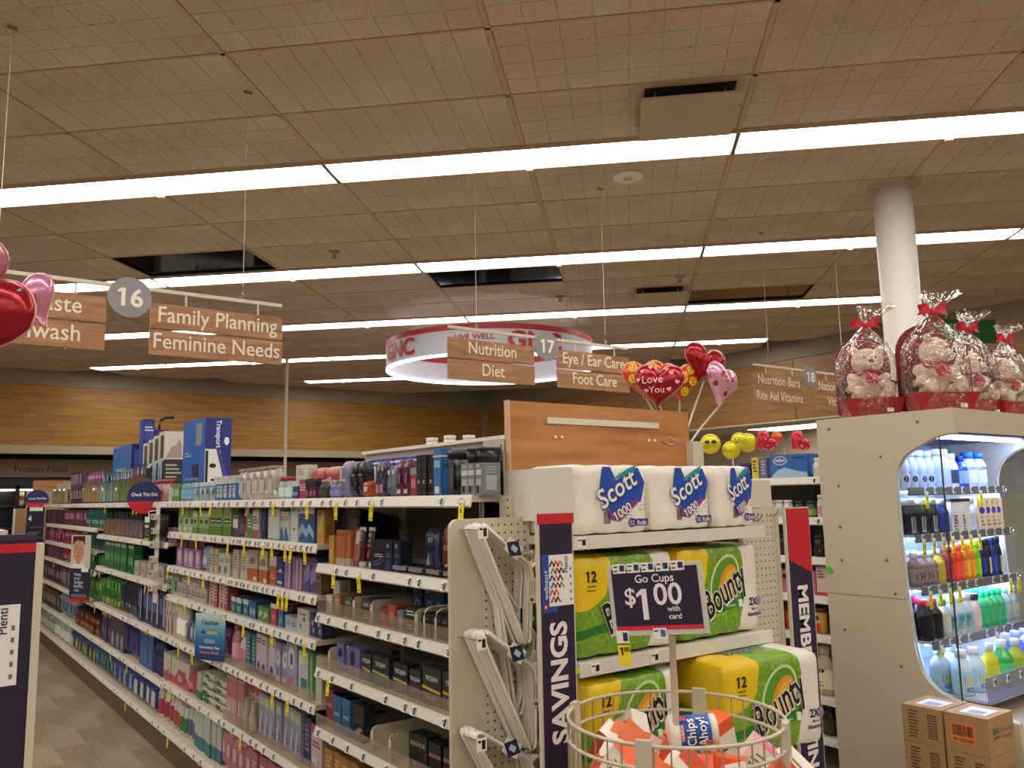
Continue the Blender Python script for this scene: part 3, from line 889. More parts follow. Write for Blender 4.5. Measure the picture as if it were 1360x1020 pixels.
run(T, 388, 398, 'box', .045, .04, .09, '#cc3a66', 'small pink box with white lettering', 'box', [('l', .1, .9, .4, .8, 3, W_)], count=2)
run(T, 379, 388, 'box', .04, .04, .085, '#284a9a', 'small white and blue box', 'box', [('b', .7, 1, W_), ('r', .2, .8, .2, .4, '#9fc4ea')], count=2)
run(T, 372, 405, 'bag', .17, .06, .15, '#d8412f', 'red and white wrapped package behind small boxes', 'package', [('r', .0, .5, .0, .6, W_), ('d', .5, .5, .2, '#f2c8b8')], back=.13, count=2)
run(T, 402, 430, 'box', .12, .08, .14, '#e3ded3', 'plain white carton at the back', 'carton', [('r', .6, .9, .3, .6, '#4a4a4c')], back=.14, count=2)
run(T, 358, 376, 'bottle', .06, .05, .11, '#b7d6d0', 'pale green bottle with red flower cap', 'bottle', [('r', .2, .8, .2, .4, W_)], cap='#c02830', count=2, capw=.8)
run(T, 358, 372, 'box', .12, .06, .17, '#ece7dc', 'tall white box behind the red capped bottles', 'box', [('l', .2, .8, .7, .9, 3, '#b09a90')], back=.1, count=1)
run(T, 309, 358, 'bag', .12, .05, .17, '#d5cfcb', 'clear zip bag with pink top strip', 'bag', [('b', .92, 1.0, '#d69aa6'), ('r', .15, .85, .2, .6, '#e6e2de')], count=5, mat=PBAG)
run(T, 278, 307, 'box', .1, .07, .12, '#2f86cc', 'bright blue wipes pack with orange dot', 'pack', [('b', .8, 1, '#dfe9ee'), ('r', .3, .9, .15, .7, '#e4eef2'), ('d', .6, .4, .14, '#e58a45'), ('l', .35, .8, .55, .65, 1, '#3060a0')], count=5)
run(T, 250, 277, 'box', .1, .07, .115, '#8cc4e4', 'pale blue wipes pack with yellow label', 'pack', [('b', .8, 1, '#eef2f2'), ('r', .2, .6, .1, .3, '#e2dc50'), ('r', .6, .85, .35, .6, '#4a5658'), ('r', .1, .5, .4, .7, '#f0f4f2')], count=4)
run(T, 255, 305, 'box', .12, .07, .15, '#dcd7cc', 'long white carton behind the wipes', 'carton', [('r', .1, .3, .3, .6, '#5fa8d8')], back=.1, count=7)
run(T, 231, 249, 'bottle', .085, .06, .15, '#6aa4cc', 'clear blue bottle with teal cap', 'bottle', [('r', .2, .8, .2, .35, '#33506a')], cap='#3a8fb0', count=3)
run(T, 218, 231, 'box', .09, .06, .1, '#e6e6dc', 'small white box with mint stripe', 'box', [('b', .35, .55, '#b8d8cc')], count=3)
run(T, 192, 212, 'tub', .2, .12, .16, '#c88a88', 'pink clear tub with red lid', 'tub', [('r', .2, .8, .3, .5, '#8a4040')], cap='#c8283a', count=2)
run(T, 183, 191, 'blister', .1, .03, .26, '#241c1a', 'black brush card with gold brush', 'toothbrush', fill='#c9a04a', n=1, count=2)
run(T, 166, 183, 'blister', .13, .04, .3, '#2a3f8c', 'navy card with orange and white brushes', 'toothbrush', [('p', [(.1, .75), (.35, .98), (.5, .72)], '#e27a3a'), ('p', [(.6, .72), (.8, .95), (.95, .9), (.9, .75)], '#e9ecf2')], fill='#e07a3a', count=4)
run(T, 150, 166, 'blister', .12, .04, .28, '#1f5fa8', 'blue card with lime green brushes', 'toothbrush', [('r', .0, 1., .93, .97, '#e8c040'), ('p', [(.2, .72), (.4, .9), (.7, .9), (.8, .72)], '#dfe7ee')], fill='#8fd03a', count=4)
run(T, 128, 150, 'blister', .12, .04, .27, '#2c74b4', 'sky blue card with pale brushes', 'toothbrush', [('p', [(.1, .75), (.3, .95), (.6, .75)], '#e0e8f0')], fill='#a8d8e8', count=5)
run(T, 107, 128, 'blister', .13, .05, .3, '#c0408c', 'magenta card with yellow brushes', 'toothbrush', [('r', .1, .9, .8, .9, '#f0c8dc')], fill='#e8c04a', count=6)
run(T, 89, 107, 'box', .19, .1, .17, '#4c2440', 'dark purple box with pale panel', 'box', [('r', .2, .8, .3, .8, '#b39aae')], count=5)
run(T, 88, 104, 'box', .2, .1, .16, '#553048', 'upper purple box stacked on another', 'box', [('r', .15, .85, .2, .85, '#a890a4')], count=4, z=.172)
run(T, 68, 86, 'blister', .16, .05, .24, '#d9d6d0', 'white topped card with yellow brushes', 'toothbrush', [('r', 0, 1, .0, .7, '#5a4a7a')], fill='#d8cf4a', n=3, count=6)
# tall boxes on the top shelf
def tall(x0, x1, y0, y1, z1, c, lb, fdec, sdec, cat='box', z0=1.605, grp=None):
    w, d = x1 - x0, y1 - y0; h = z1 - z0
    m = M().box(-w / 2, w / 2, -d / 2, d / 2, 0, h, col(c, .4))
    decor(m, w, d, h, fdec)
    k = M(); decor(k, d, w, h, sdec)
    R = Matrix.Rotation(-PI / 2, 4, 'Z')
    for fi, f in enumerate(k.f): m.add([R @ Vector(k.v[i]) for i in f], [tuple(range(len(f)))], k.mats[k.mi[fi]])
    o = m.build('tall_carton', None, ((x0 + x1) / 2, (y0 + y1) / 2, z0 + .0005)); tag(o, lb, cat, grp)
    return o
tall(1.71, 1.89, 5.90, 6.45, 2.185, '#23307e', 'largest tall blue carton with a picture of a white shoe, on the top shelf',
     [('t', 'Transport Chair', .42, .70, .048, '#d6dcf2', -PI / 2), ('d', .82, .72, .1, '#e8ecf6', .16), ('p', [(.0, .02), (.0, .62), (.42, .62), (.7, .4), (.98, .16), (.9, .02)], '#e4e0d6'), ('p', [(.42, .62), (.55, .62), (1., .16), (.98, .05), (.85, .1)], '#3a4a92'), ('d', .3, .42, .13, K_, .09), ('d', .34, .25, .11, K_, .05), ('d', .55, .15, .1, K_, .04), ('r', .02, .12, .05, .6, K_)],
     [('r', 0, 1, 0, 1, '#2d62b8'), ('r', .6, .85, .68, .95, '#8a948c'), ('r', .45, .75, .2, .45, '#1d2a4a'), ('l', .1, .4, .55, .62, 2, '#a8c4e8')])
for i in range(4):
    y0 = 7.0 + i * .18
    tall(1.71, 1.86, y0, y0 + .172, 2.17 - i * .02, '#ddd8cc', 'white grey and black monitor box in the row on the top shelf',
         [('r', 0, 1, .0, .6, '#34322e'), ('l', .1, .9, .05, .55, 9, '#b9b4a8'), ('r', 0, 1, .6, .98, '#d9d4c8'), ('p', [(.1, .62), (.35, .78), (.6, .8), (.75, .9), (.9, .8), (.9, .62)], '#a89a92')],
         [('r', .0, .7, .0, .58, '#b9d4de'), ('p', [(.1, .05), (.2, .5), (.45, .55), (.4, .1)], '#5f9cc0'), ('r', .7, 1, 0, .58, '#34322e'), ('r', .3, .9, .62, .95, '#5a5248')], grp='monitor boxes in a row on the top shelf')
tall(1.71, 1.80, 7.72, 7.86, 2.33, '#222c74', 'tallest slim navy carton left of the white boxes', [('r', .1, .9, .75, .95, '#2f3f94'), ('l', .1, .9, .85, .92, 2, '#c8d0e8'), ('d', .5, .55, .2, '#aab8dc'), ('p', [(.1, .3), (.3, .3), (.9, .6), (.8, .62)], '#8fa4d8')], [('r', 0, 1, 0, 1, '#2d55a8')])
tall(1.805, 1.92, 7.72, 7.9, 2.24, '#2c2668', 'shorter purple carton beside the slim navy carton', [('l', .2, .8, .5, .9, 3, '#8d88c0')], [('r', 0, 1, 0, 1, '#2d55a8')])
ck = thing('walking_cane', 'black cane handle sticking up behind the purple carton', 'cane', (1.9, 7.98, 1.606))
M().tube([(0, 0, 0), (0, 0, .69), (.01, 0, .74), (.05, 0, .77), (.12, 0, .775)], [.011, .011, .013, .016, .018], BLACK, 8).build('shaft', ck)
M().lathe([(.018, 0), (.015, .03)], BLACK, 8).build('rubber_tip', ck)
tall(1.71, 1.92, 8.15, 8.95, 2.14, '#262a6c', 'wide dark blue carton farthest left on the top shelf', [('l', .2, .8, .4, .85, 5, '#6a74b0'), ('r', .1, .3, .1, .9, '#4a5aa8')], [('r', 0, 1, 0, 1, '#3a74b8'), ('r', .2, .7, .1, .6, '#8fb8dc')])
sgp = thing('thin_pole', 'thin white vertical pole standing behind the top shelf', 'pole', (2.0, 4.3, 1.63))
bpy.data.objects.remove(sgp)
sgp = thing('thin_pole', 'thin white vertical pole rising from the far shelving to the ceiling', 'pole', (4.33, 11.17, 0))
M().tube([(0, 0, 0), (0, 0, 3.6)], .022, col('#d2cabb'), 10).build('pole', sgp)
M().lathe([(.1, 0), (.1, .02), (.03, .03)], CREAM2, 16).build('base_plate', sgp)
M().lathe([(.03, 3.57), (.07, 3.6)], CREAM2, 16).build('ceiling_flange', sgp)
# ---- first bay
A = dict()
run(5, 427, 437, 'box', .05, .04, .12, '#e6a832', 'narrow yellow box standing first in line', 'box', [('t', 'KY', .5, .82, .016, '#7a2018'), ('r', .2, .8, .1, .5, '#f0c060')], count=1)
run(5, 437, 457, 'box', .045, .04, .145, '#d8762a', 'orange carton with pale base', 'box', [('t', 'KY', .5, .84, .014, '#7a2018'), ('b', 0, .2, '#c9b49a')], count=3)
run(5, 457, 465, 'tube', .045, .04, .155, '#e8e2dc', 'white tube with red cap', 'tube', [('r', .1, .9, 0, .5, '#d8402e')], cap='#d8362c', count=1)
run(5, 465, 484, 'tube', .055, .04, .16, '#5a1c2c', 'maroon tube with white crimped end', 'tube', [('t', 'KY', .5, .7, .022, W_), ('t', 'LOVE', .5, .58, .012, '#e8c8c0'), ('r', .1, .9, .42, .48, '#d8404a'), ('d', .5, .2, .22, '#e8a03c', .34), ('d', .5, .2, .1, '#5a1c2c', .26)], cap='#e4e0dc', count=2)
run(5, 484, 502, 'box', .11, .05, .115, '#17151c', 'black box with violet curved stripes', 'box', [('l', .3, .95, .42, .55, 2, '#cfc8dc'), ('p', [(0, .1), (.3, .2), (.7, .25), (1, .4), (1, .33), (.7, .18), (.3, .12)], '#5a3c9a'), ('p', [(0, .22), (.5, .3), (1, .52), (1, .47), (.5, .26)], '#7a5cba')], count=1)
run(5, 502, 523, 'box', .06, .05, .115, '#141a36', 'dark navy box with pale motif', 'box', [('r', .3, .6, .75, .88, '#8a90a8'), ('l', .3, .8, .45, .6, 2, '#7078a8'), ('d', .5, .2, .3, '#22347a')], count=2)
run(5, 527, 546, 'bag', .10, .04, .16, '#33507e', 'blue and violet foil pack', 'pack', [('t', 'KY', .5, .68, .026, W_), ('r', .25, .75, .5, .58, '#1a2440'), ('p', [(.1, .1), (.4, .45), (.5, .1)], '#a8cfe4'), ('p', [(.5, .1), (.55, .45), (.9, .1)], '#7a3c8c')], count=1, back=.09)
run(5, 549, 562, 'bag', .075, .04, .17, '#8c3c22', 'orange brown foil pack', 'pack', [('t', 'KY', .5, .5, .024, W_), ('p', [(.4, .95), (.7, .95), (.6, .6)], '#e08a3c'), ('d', .6, .15, .2, '#e8c8a0')], count=1, back=.09)
run(5, 562, 590, 'bag', .075, .04, .145, '#3c1426', 'dark plum foil pack with pink band', 'pack', [('t', 'KY', .5, .55, .022, W_), ('l', .2, .8, .4, .5, 1, '#c8b4bc'), ('r', .1, .9, .26, .33, '#e0508a'), ('r', .35, .65, .05, .25, '#a83464')], count=2, back=.09)
run(5, 512, 602, 'bag', .125, .085, .032, '#211b20', 'low black and silver travel pouch in front', 'pouch', [('r', .05, .95, .3, .75, '#8f8a92')], count=4, wob=.001)
run(4, 424, 436, 'box', .06, .05, .075, '#e3dccb', 'small cream box', 'box', count=1); run(4, 428, 438, 'box', .06, .05, .06, '#e3dccb', 'second small cream box stacked above', 'box', count=1, z=.076, back=.02)
run(4, 436, 447, 'box', .06, .05, .085, '#d08a34', 'orange brown box', 'box', [('l', .1, .9, .3, .8, 4, '#f4dca8')], count=1, rows=2)
run(4, 447, 462, 'box', .075, .045, .085, '#5f5f5c', 'grey box with white lettering', 'box', [('t', 'SKYN', .5, .62, .018, W_), ('l', .2, .7, .2, .4, 2, '#9a9a94')], count=1, rows=2)
run(4, 471, 483, 'box', .075, .045, .088, '#4a3c6c', 'violet box with white lettering', 'box', [('t', 'SKYN', .5, .66, .018, W_), ('b', 0, .45, '#7f8468'), ('l', .2, .8, .1, .35, 2, '#d8d4c0')], count=1, rows=2)
run(4, 494, 504, 'box', .055, .045, .07, '#b8344a', 'small crimson box with pale mark', 'box', [('l', .2, .8, .3, .8, 3, '#f0b4b8')], count=1)
run(4, 504, 519, 'box', .07, .045, .085, '#e0483e', 'glossy scarlet box', 'box', [('d', .5, .5, .3, '#f08878'), ('r', .1, .9, .1, .25, '#c8342e')], count=1)
run(4, 519, 528, 'box', .045, .045, .07, '#7f8a98', 'silver blue box', 'box', [('d', .5, .5, .3, '#c8d0d8')], count=1)
run(4, 500, 540, 'box', .075, .04, .15, '#2452a4', 'taller blue box with white ring at the back', 'box', [('d', .5, .5, .24, '#cfe0f4'), ('d', .5, .5, .17, '#2452a4'), ('l', .15, .6, .8, .92, 2, '#a8c4e8')], count=3, back=.13)
run(4, 528, 543, 'box', .075, .05, .09, '#2b3426', 'black and green box with white lettering', 'box', [('l', .1, .9, .65, .9, 2, W_), ('b', 0, .4, '#44582c'), ('l', .15, .8, .1, .35, 2, '#b8c890')], count=1)
run(4, 550, 600, 'box', .07, .05, .08, '#191716', 'black carton behind the clear fence', 'box', [('d', .5, .4, .2, '#4a4640'), ('l', .2, .8, .7, .85, 2, '#8a8478')], count=4)
run(4, 540, 590, 'bag', .06, .03, .13, '#1b1719', 'dark hanging pack with pink slash at the back', 'pack', [('p', [(.3, .8), (.5, .8), (.7, .3)], '#d84a78')], count=4, back=.15)
run(3, 438, 449, 'box', .062, .05, .115, '#7c78c0', 'narrow lilac box with navy circle', 'box', [('d', .5, .66, .3, '#20224a'), ('l', .2, .8, .22, .3, 1, '#4a4a88')], count=1)
run(3, 450, 471, 'box', .12, .05, .112, '#7a76bc', 'wide lilac box with navy circle', 'box', [('d', .45, .62, .2, '#20224a', .26), ('p', [(0, 1), (.16, 1), (0, .82)], '#e8e04a'), ('l', .3, .7, .2, .26, 1, '#4a4a88')], count=1)
def tro(w, sub='#1c2c58', low='#2a3c70', txt=None):
    d = [('b', .0, .52, low), ('t', 'TROJAN', .5, .66, .021, '#ece8e0'), ('p', [(.0, .5), (.0, .42), (1, .34), (1, .42)], '#e4dc28')]
    d.append(('t', txt, .5, .16, .016, '#d8b8cc') if txt else ('l', .15, .7, .1, .24, 2, '#6a7ab0'))
    return d
run(3, 471, 483, 'box', .07, .05, .105, '#3a3a34', 'narrow black box with yellow stripe and white word', 'box', tro(.07), count=1)
run(3, 485, 508, 'box', .125, .05, .11, '#33342e', 'wide black and blue box with yellow stripe', 'box', tro(.125), count=1)
run(3, 511, 531, 'box', .1, .05, .105, '#2c2e2c', 'medium black and blue box with sloping yellow stripe', 'box', tro(.1), count=1)
run(3, 532, 547, 'box', .08, .05, .1, '#34342f', 'small black box with plum lower half', 'box', [('b', 0, .5, '#55304a'), ('t', 'TROJAN', .5, .62, .018, '#ece8e0'), ('l', .3, .8, .3, .36, 1, '#c88aa8')], count=1)
run(3, 549, 600, 'box', .115, .05, .125, '#3a3c30', 'large black box with yellow stripe and maroon lower half', 'box', tro(.11, low='#5c2c44', txt='Ultra Thin'), count=2)
run(2, 425, 437, 'box', .075, .05, .15, '#b02c2c', 'red box with white word', 'box', [('t', 'KYNG', .5, .55, .018, '#f0d8d0'), ('l', .3, .8, .15, .2, 1, '#f0d8d0')], count=1)
run(2, 437, 460, 'box', .075, .05, .145, '#2468ae', 'blue box with white word', 'box', [('t', 'KYNG', .5, .45, .018, '#dce8f4'), ('b', .75, 1, '#2f80c8')], count=2)
run(2, 461, 476, 'box', .09, .05, .14, '#2a2220', 'dark brown box with pale swoosh', 'box', [('p', [(.1, .2), (.6, .4), (.9, .35), (.5, .2)], '#b8a890'), ('r', .2, .9, .55, .57, '#8a7a60')], count=1)
run(2, 532, 556, 'box', .12, .06, .125, '#1d1813', 'black box with gold lettering', 'box', [('t', 'MAGNUM', .5, .68, .022, '#c8aa6a'), ('d', .3, .2, .07, '#b8a070'), ('r', .9, 1, 0, 1, '#3c342a')], count=1)
run(2, 556, 572, 'box', .09, .06, .118, '#1b1713', 'second black box with gold lettering', 'box', [('t', 'MAGNUM', .5, .6, .018, '#c8aa6a'), ('l', .2, .8, .15, .25, 1, '#6a5c44')], count=1)
run(2, 575, 600, 'box', .1, .06, .12, '#211b16', 'black box with gold and white lettering', 'box', [('t', 'MAGNUM', .5, .62, .02, '#c8aa6a'), ('t', 'ECSTASY', .5, .38, .015, '#d8d0c0')], count=2)
run(1, 425, 470, 'box', .085, .06, .15, '#d08a28', 'golden orange carton', 'box', [('l', .15, .85, .4, .85, 4, '#f2cf80')], count=4)
run(1, 472, 600, 'box', .09, .06, .13, '#6a4a38', 'brown carton', 'box', [('l', .15, .85, .4, .85, 3, '#c8a880')], count=8)
DIV = col('#cfc6ae', .4, name='divider_plastic')
def divider(deck, px, lb, D=.3):
    z = BAYS[0][3][deck]; y = Yp(px)
    m = M(); pts = [(GX + .02, .0)]
    pts += [(.0, .0), (.0, .06), (.004, .078), (.016, .088), (.03, .09), (D, .09), (D, .0)]
    pts = pts[1:]
    v = [(a, -.0015, b) for a, b in pts] + [(a, .0015, b) for a, b in pts]; n = len(pts)
    m.add(v, [tuple(range(n)), tuple(range(2 * n - 1, n - 1, -1))] + [(i, i + n, (i + 1) % n + n, (i + 1) % n) for i in range(n)], DIV)
    o = m.build('shelf_divider', None, (GX + .012, y, z + .001)); tag(o, lb, 'divider')
    M().box(.0, .003, -.02, .0, .0, .075, DIV).box(.0, D, -.02, .0, .0, .001, DIV).build('foot_flange', o)
divider(4, 466, 'cream shelf divider left of the violet box on the third shelf'); divider(4, 489, 'cream shelf divider left of the crimson box on the third shelf'); divider(4, 546, 'cream shelf divider right of the black and green box')
divider(3, 434, 'cream shelf divider left of the lilac boxes'); divider(2, 490, 'cream shelf divider alone in the empty gap, left one'); divider(2, 513, 'cream shelf divider alone in the empty gap, right one')
def peg(deck, px, lb):
    z = BAYS[0][3][deck]
    o = M().tube([(.2, 0, .1), (.03, 0, .1), (.012, 0, .09), (.006, 0, .07), (.006, 0, 0)], .003, WHITE).build('shelf_hook', None, (GX + .01, Yp(px), z + .001)); tag(o, lb, 'hook')
peg(4, 557, 'bent white wire hook beside the dark cartons, left one'); peg(4, 572, 'bent white wire hook among the dark cartons, right one')
# ---- second bay
run(5, 302, 311, 'box', .09, .05, .12, '#8a7098', 'white and purple patterned box', 'box', [('r', 0, 1, .4, .8, W_), ('p', [(0, .3), (.5, .45), (1, .1), (1, 0), (0, 0)], '#5a3c74')], count=1)
run(5, 312, 322, 'tube', .08, .05, .19, '#c82c44', 'tall red and white tube', 'tube', [('r', 0, 1, .5, .9, '#f0e4e0')], cap='#f0e8e4', count=1)
run(5, 322, 329, 'box', .08, .05, .13, '#5aa83c', 'green box', 'box', [('l', .2, .8, .4, .8, 3, W_)], count=1)
run(5, 329, 338, 'box', .09, .05, .15, '#dfd4d2', 'white box with pink and navy print', 'box', [('r', 0, 1, .0, .3, '#c85a7a'), ('l', .1, .9, .5, .8, 3, '#30406a')], count=1)
run(5, 338, 346, 'box', .08, .05, .185, '#232a5c', 'tall navy blue box', 'box', [('r', .3, .6, .2, .6, '#4a58a0')], count=1)
run(5, 347, 366, 'box', .09, .06, .155, '#dfe8e2', 'white carton with faint green print', 'box', [('l', .25, .75, .75, .9, 2, '#5a7a6a'), ('b', .0, .06, '#7fb89a')], count=2)
run(5, 366, 377, 'box', .065, .05, .14, '#e4e2de', 'white box with blue mountain print', 'box', [('p', [(0, 0), (0, .35), (.4, .5), (1, .1), (1, 0)], '#3a70b8'), ('l', .1, .9, .7, .85, 2, '#a0603a')], count=2)
run(5, 377, 388, 'box', .1, .06, .175, '#e6e8e4', 'taller white carton', 'box', [('r', .4, .6, .3, .36, '#2a3a34'), ('l', .2, .8, .8, .92, 2, '#8aa09a')], count=1)
run(5, 388, 410, 'box', .095, .06, .16, '#2c64b0', 'blue carton with pale blue sweep', 'box', [('r', 0, 1, .82, 1, '#e8e8e6'), ('p', [(0, .35), (.4, .55), (1, .3), (1, .1), (.4, .3), (0, .1)], '#9cc8ea'), ('l', .15, .85, .66, .76, 1, '#c83a3a')], count=2)
run(5, 410, 421, 'box', .08, .05, .15, '#e8a838', 'tall yellow orange box at the end', 'box', [('r', .2, .8, .3, .8, '#f2c468'), ('t', 'KY', .5, .84, .02, '#7a2018')], count=1)
run(5, 380, 420, 'box', .1, .06, .18, '#b9a8ac', 'mauve grey carton at the back', 'box', [('r', .3, .7, .8, .9, '#4a3a40')], count=3, back=.12)
run(4, 303, 322, 'box', .1, .06, .15, '#ded2bc', 'cream carton with small print', 'box', [('l', .15, .85, .3, .8, 5, '#a8846a')], count=2)
run(4, 322, 351, 'box', .135, .06, .16, '#d9c4a8', 'cream and orange box', 'box', [('b', 0, .4, '#dc6a24'), ('t', 'AZO', .5, .55, .04, '#b0502c'), ('r', .6, .95, .02, .14, W_)], count=2)
run(4, 351, 361, 'box', .085, .05, .14, '#dc5a34', 'coral box with white top', 'box', [('b', .65, 1, '#e8d8c8'), ('l', .2, .8, .2, .5, 3, '#f4c8a8')], count=1)
run(4, 361, 370, 'box', .085, .05, .13, '#2848a0', 'royal blue box with white swoosh', 'box', [('p', [(0, .5), (.6, .65), (1, .5), (.6, .55)], W_), ('r', .1, .9, .1, .2, W_)], count=1)
run(4, 370, 395, 'box', .055, .05, .15, '#a878b0', 'slim lilac pink box', 'box', [('r', .6, .9, .05, .95, '#e8c8dc'), ('l', .1, .5, .5, .8, 3, '#4a2c6a')], count=5)
run(4, 395, 412, 'box', .085, .05, .155, '#5c4a90', 'violet carton with orange mark', 'box', [('p', [(0, .6), (1, .9), (1, .4), (0, .2)], '#9a88c8'), ('r', .1, .3, .8, .9, '#e0883a')], count=2)
run(4, 413, 421, 'box', .07, .05, .14, '#6c5038', 'dark tan box at the shelf end', 'box', [('r', .1, .9, .4, .44, '#c8a878')], count=1)
run(3, 303, 325, 'box', .07, .05, .085, '#2f8a9c', 'teal and white tampon box', 'box', [('b', .7, 1, '#dfe8e4'), ('l', .2, .8, .2, .5, 2, W_)], count=3, rows=2)
run(3, 325, 336, 'box', .07, .05, .085, '#2a68b4', 'small sapphire box', 'box', [('d', .5, .4, .3, '#a8d0f0')], count=2, rows=2)
run(3, 336, 354, 'box', .08, .05, .07, '#63a83c', 'small leaf green box', 'box', [('p', [(.1, .2), (.4, .8), (.9, .5)], '#d8ecb0')], count=2, rows=2)
run(3, 354, 363, 'box', .07, .05, .1, '#d83a66', 'rose box with white top', 'box', [('b', .78, 1, W_), ('d', .5, .35, .22, '#f4a0b8')], count=1, rows=2)
run(3, 363, 373, 'box', .07, .05, .095, '#1f7fc0', 'azure box with pink top', 'box', [('b', .78, 1, '#d84a78'), ('d', .5, .35, .22, '#9cd0f0')], count=1, rows=2)
run(3, 373, 390, 'box', .085, .05, .062, '#c4d4dc', 'low pale blue box', 'box', [('l', .2, .8, .3, .7, 2, '#5a8aa8')], count=2)
run(3, 390, 405, 'box', .13, .05, .11, '#e4dccc', 'larger ivory box with small pictures', 'box', [('d', .3, .3, .07, '#6a5a4a'), ('d', .6, .6, .09, '#8a6a5a'), ('l', .2, .8, .75, .85, 1, '#6a5a58')], count=1)
run(3, 405, 421, 'box', .07, .05, .1, '#3c2c66', 'dark violet box with multicolour print', 'box', [('d', .4, .6, .2, '#d8a8c8'), ('d', .6, .3, .18, '#8ac8d8')], count=2)
run(2, 301, 313, 'bottle', .09, .06, .21, '#d88a98', 'pink bottle with rose cap', 'bottle', [('r', .2, .8, .2, .4, W_)], cap='#c8607a', count=1, capw=.7)
run(2, 313, 324, 'bottle', .08, .055, .18, '#ecdcdc', 'slim white bottle with pink label', 'bottle', cap='#e8a8b8', lab='#dc8aa0', count=2)
run(2, 324, 336, 'box', .08, .05, .19, '#2c7a8c', 'teal carton with white lettering', 'box', [('l', .2, .8, .3, .9, 6, '#b8dce0')], count=2)
run(2, 336, 361, 'box', .09, .05, .2, '#d8ccd2', 'pale mauve carton with purple figures', 'box', [('l', .15, .85, .78, .92, 2, '#3a2c5a'), ('b', 0, .12, '#6a4a8c'), ('d', .5, .22, .22, '#6a4a8c', .28)], count=3)
run(2, 361, 377, 'box', .085, .05, .19, '#9c94c4', 'lavender carton with white drop', 'box', [('d', .5, .62, .36, W_, .5), ('p', [(.38, .62), (.5, .78), (.62, .62), (.5, .55)], '#6a5aa8'), ('r', .1, .9, .08, .2, '#e8d0e0')], count=2)
run(2, 377, 390, 'box', .12, .05, .21, '#b0a8d0', 'large lavender carton with drop and pink block', 'box', [('d', .5, .68, .3, W_, .4), ('d', .5, .66, .16, '#6a5aa8', .24), ('r', .1, .6, .1, .28, '#e0708a')], count=1)
run(2, 390, 406, 'box', .11, .05, .19, '#c8d8e0', 'ice blue carton with green patch', 'box', [('r', .3, .9, .15, .4, '#2f9a80'), ('r', .1, .6, .7, .9, '#e8f0ec')], count=1)
run(2, 406, 412, 'box', .06, .05, .2, '#4aa838', 'slim vivid green box', 'box', [('r', .3, .6, .1, .9, '#b8e08c')], count=1)
run(2, 412, 421, 'box', .08, .05, .19, '#e0dccc', 'white ornate print carton', 'box', [('d', .5, .6, .25, '#8a9a88'), ('d', .5, .6, .15, '#e0dccc')], count=1)
run(1, 301, 322, 'box', .09, .06, .22, '#e2a8ac', 'pale coral long box', 'box', [('r', 0, 1, .5, .95, '#d86a78'), ('l', .2, .8, .2, .4, 3, W_)], count=3)
run(1, 322, 341, 'blister', .1, .05, .23, '#d8b0b8', 'pink hanging card with white stick', 'pack', [('r', .1, .9, .75, .95, '#c84a6a')], fill='#f0ece8', n=1, count=2)
run(1, 341, 397, 'box', .1, .05, .21, '#a8a0bc', 'grey lilac test kit box', 'box', [('r', .1, .9, .74, .92, '#d8d8b0'), ('p', [(.1, .1), (.4, .6), (.55, .6), (.4, .1)], '#e8e4ec'), ('l', .5, .9, .2, .4, 3, '#5a4c84')], count=7)
run(1, 397, 407, 'box', .08, .05, .2, '#3c3a74', 'indigo kit box', 'box', [('l', .2, .8, .3, .9, 6, '#a8a4cc')], count=1)
run(1, 407, 421, 'box', .12, .06, .19, '#e6c8c8', 'white and pink kit box with red words', 'box', [('b', .78, 1, '#d8467a'), ('l', .1, .9, .5, .66, 2, '#c02c40'), ('r', .1, .6, .1, .3, W_)], count=1)
run(0, 301, 340, 'bag', .13, .07, .2, '#d87088', 'rose pink film pack', 'pack', [('r', .2, .8, .4, .7, '#f0c0c8')], count=5)
run(0, 340, 421, 'box', .13, .08, .19, '#c8647c', 'pink carton', 'box', [('l', .15, .85, .4, .8, 4, '#f0d0d4')], count=8)
# ---- third bay
run(5, 219, 232, 'box', .12, .06, .12, '#7faa4a', 'small green remedy box', 'box', [('r', .2, .9, .3, .7, '#cfe0a8')], count=2)
run(5, 232, 251, 'box', .13, .06, .16, '#86b44e', 'green remedy box with dark square', 'box', [('b', 0, .6, '#b9d890'), ('r', .4, .8, .35, .55, '#3a3c30'), ('r', .1, .6, .1, .22, W_)], count=3)
run(5, 251, 272, 'box', .13, .06, .14, '#a9cf7c', 'pale green remedy box with green foot', 'box', [('b', 0, .25, '#6fae3a'), ('r', .3, .7, .45, .6, '#2c3028'), ('r', .1, .9, .75, .9, '#e0e8c8')], count=3)
run(5, 272, 300, 'box', .13, .06, .17, '#8fc25c', 'tall green remedy box with white letters', 'box', [('r', .15, .85, .4, .58, '#3a4030'), ('l', .2, .8, .44, .54, 1, W_), ('b', 0, .3, '#5fa032'), ('r', .1, .9, .8, .95, '#cce0a0')], count=3)
run(4, 219, 231, 'box', .11, .06, .1, '#9a5a9c', 'small purple box', 'box', [('r', .2, .8, .3, .7, '#d8b0d8')], count=2)
run(4, 228, 262, 'box', .16, .06, .08, '#8a3c70', 'plum box stacked in the upper row', 'box', count=3, z=.125, back=.03)
run(4, 231, 262, 'box', .13, .06, .12, '#b06aae', 'orchid pink box with round picture', 'box', [('d', .5, .55, .32, '#e4cfe4'), ('l', .2, .8, .1, .2, 1, W_)], count=4)
run(4, 262, 273, 'bag', .15, .06, .15, '#9cb4d8', 'light blue pouch', 'pouch', [('r', .2, .8, .3, .6, '#e4ecf4')], count=1)
run(4, 273, 286, 'box', .09, .06, .14, '#d8d0bc', 'ivory box with gold edge', 'box', [('r', .8, 1, 0, 1, '#c8a83a'), ('l', .1, .7, .3, .8, 4, '#8a7a60')], count=2)
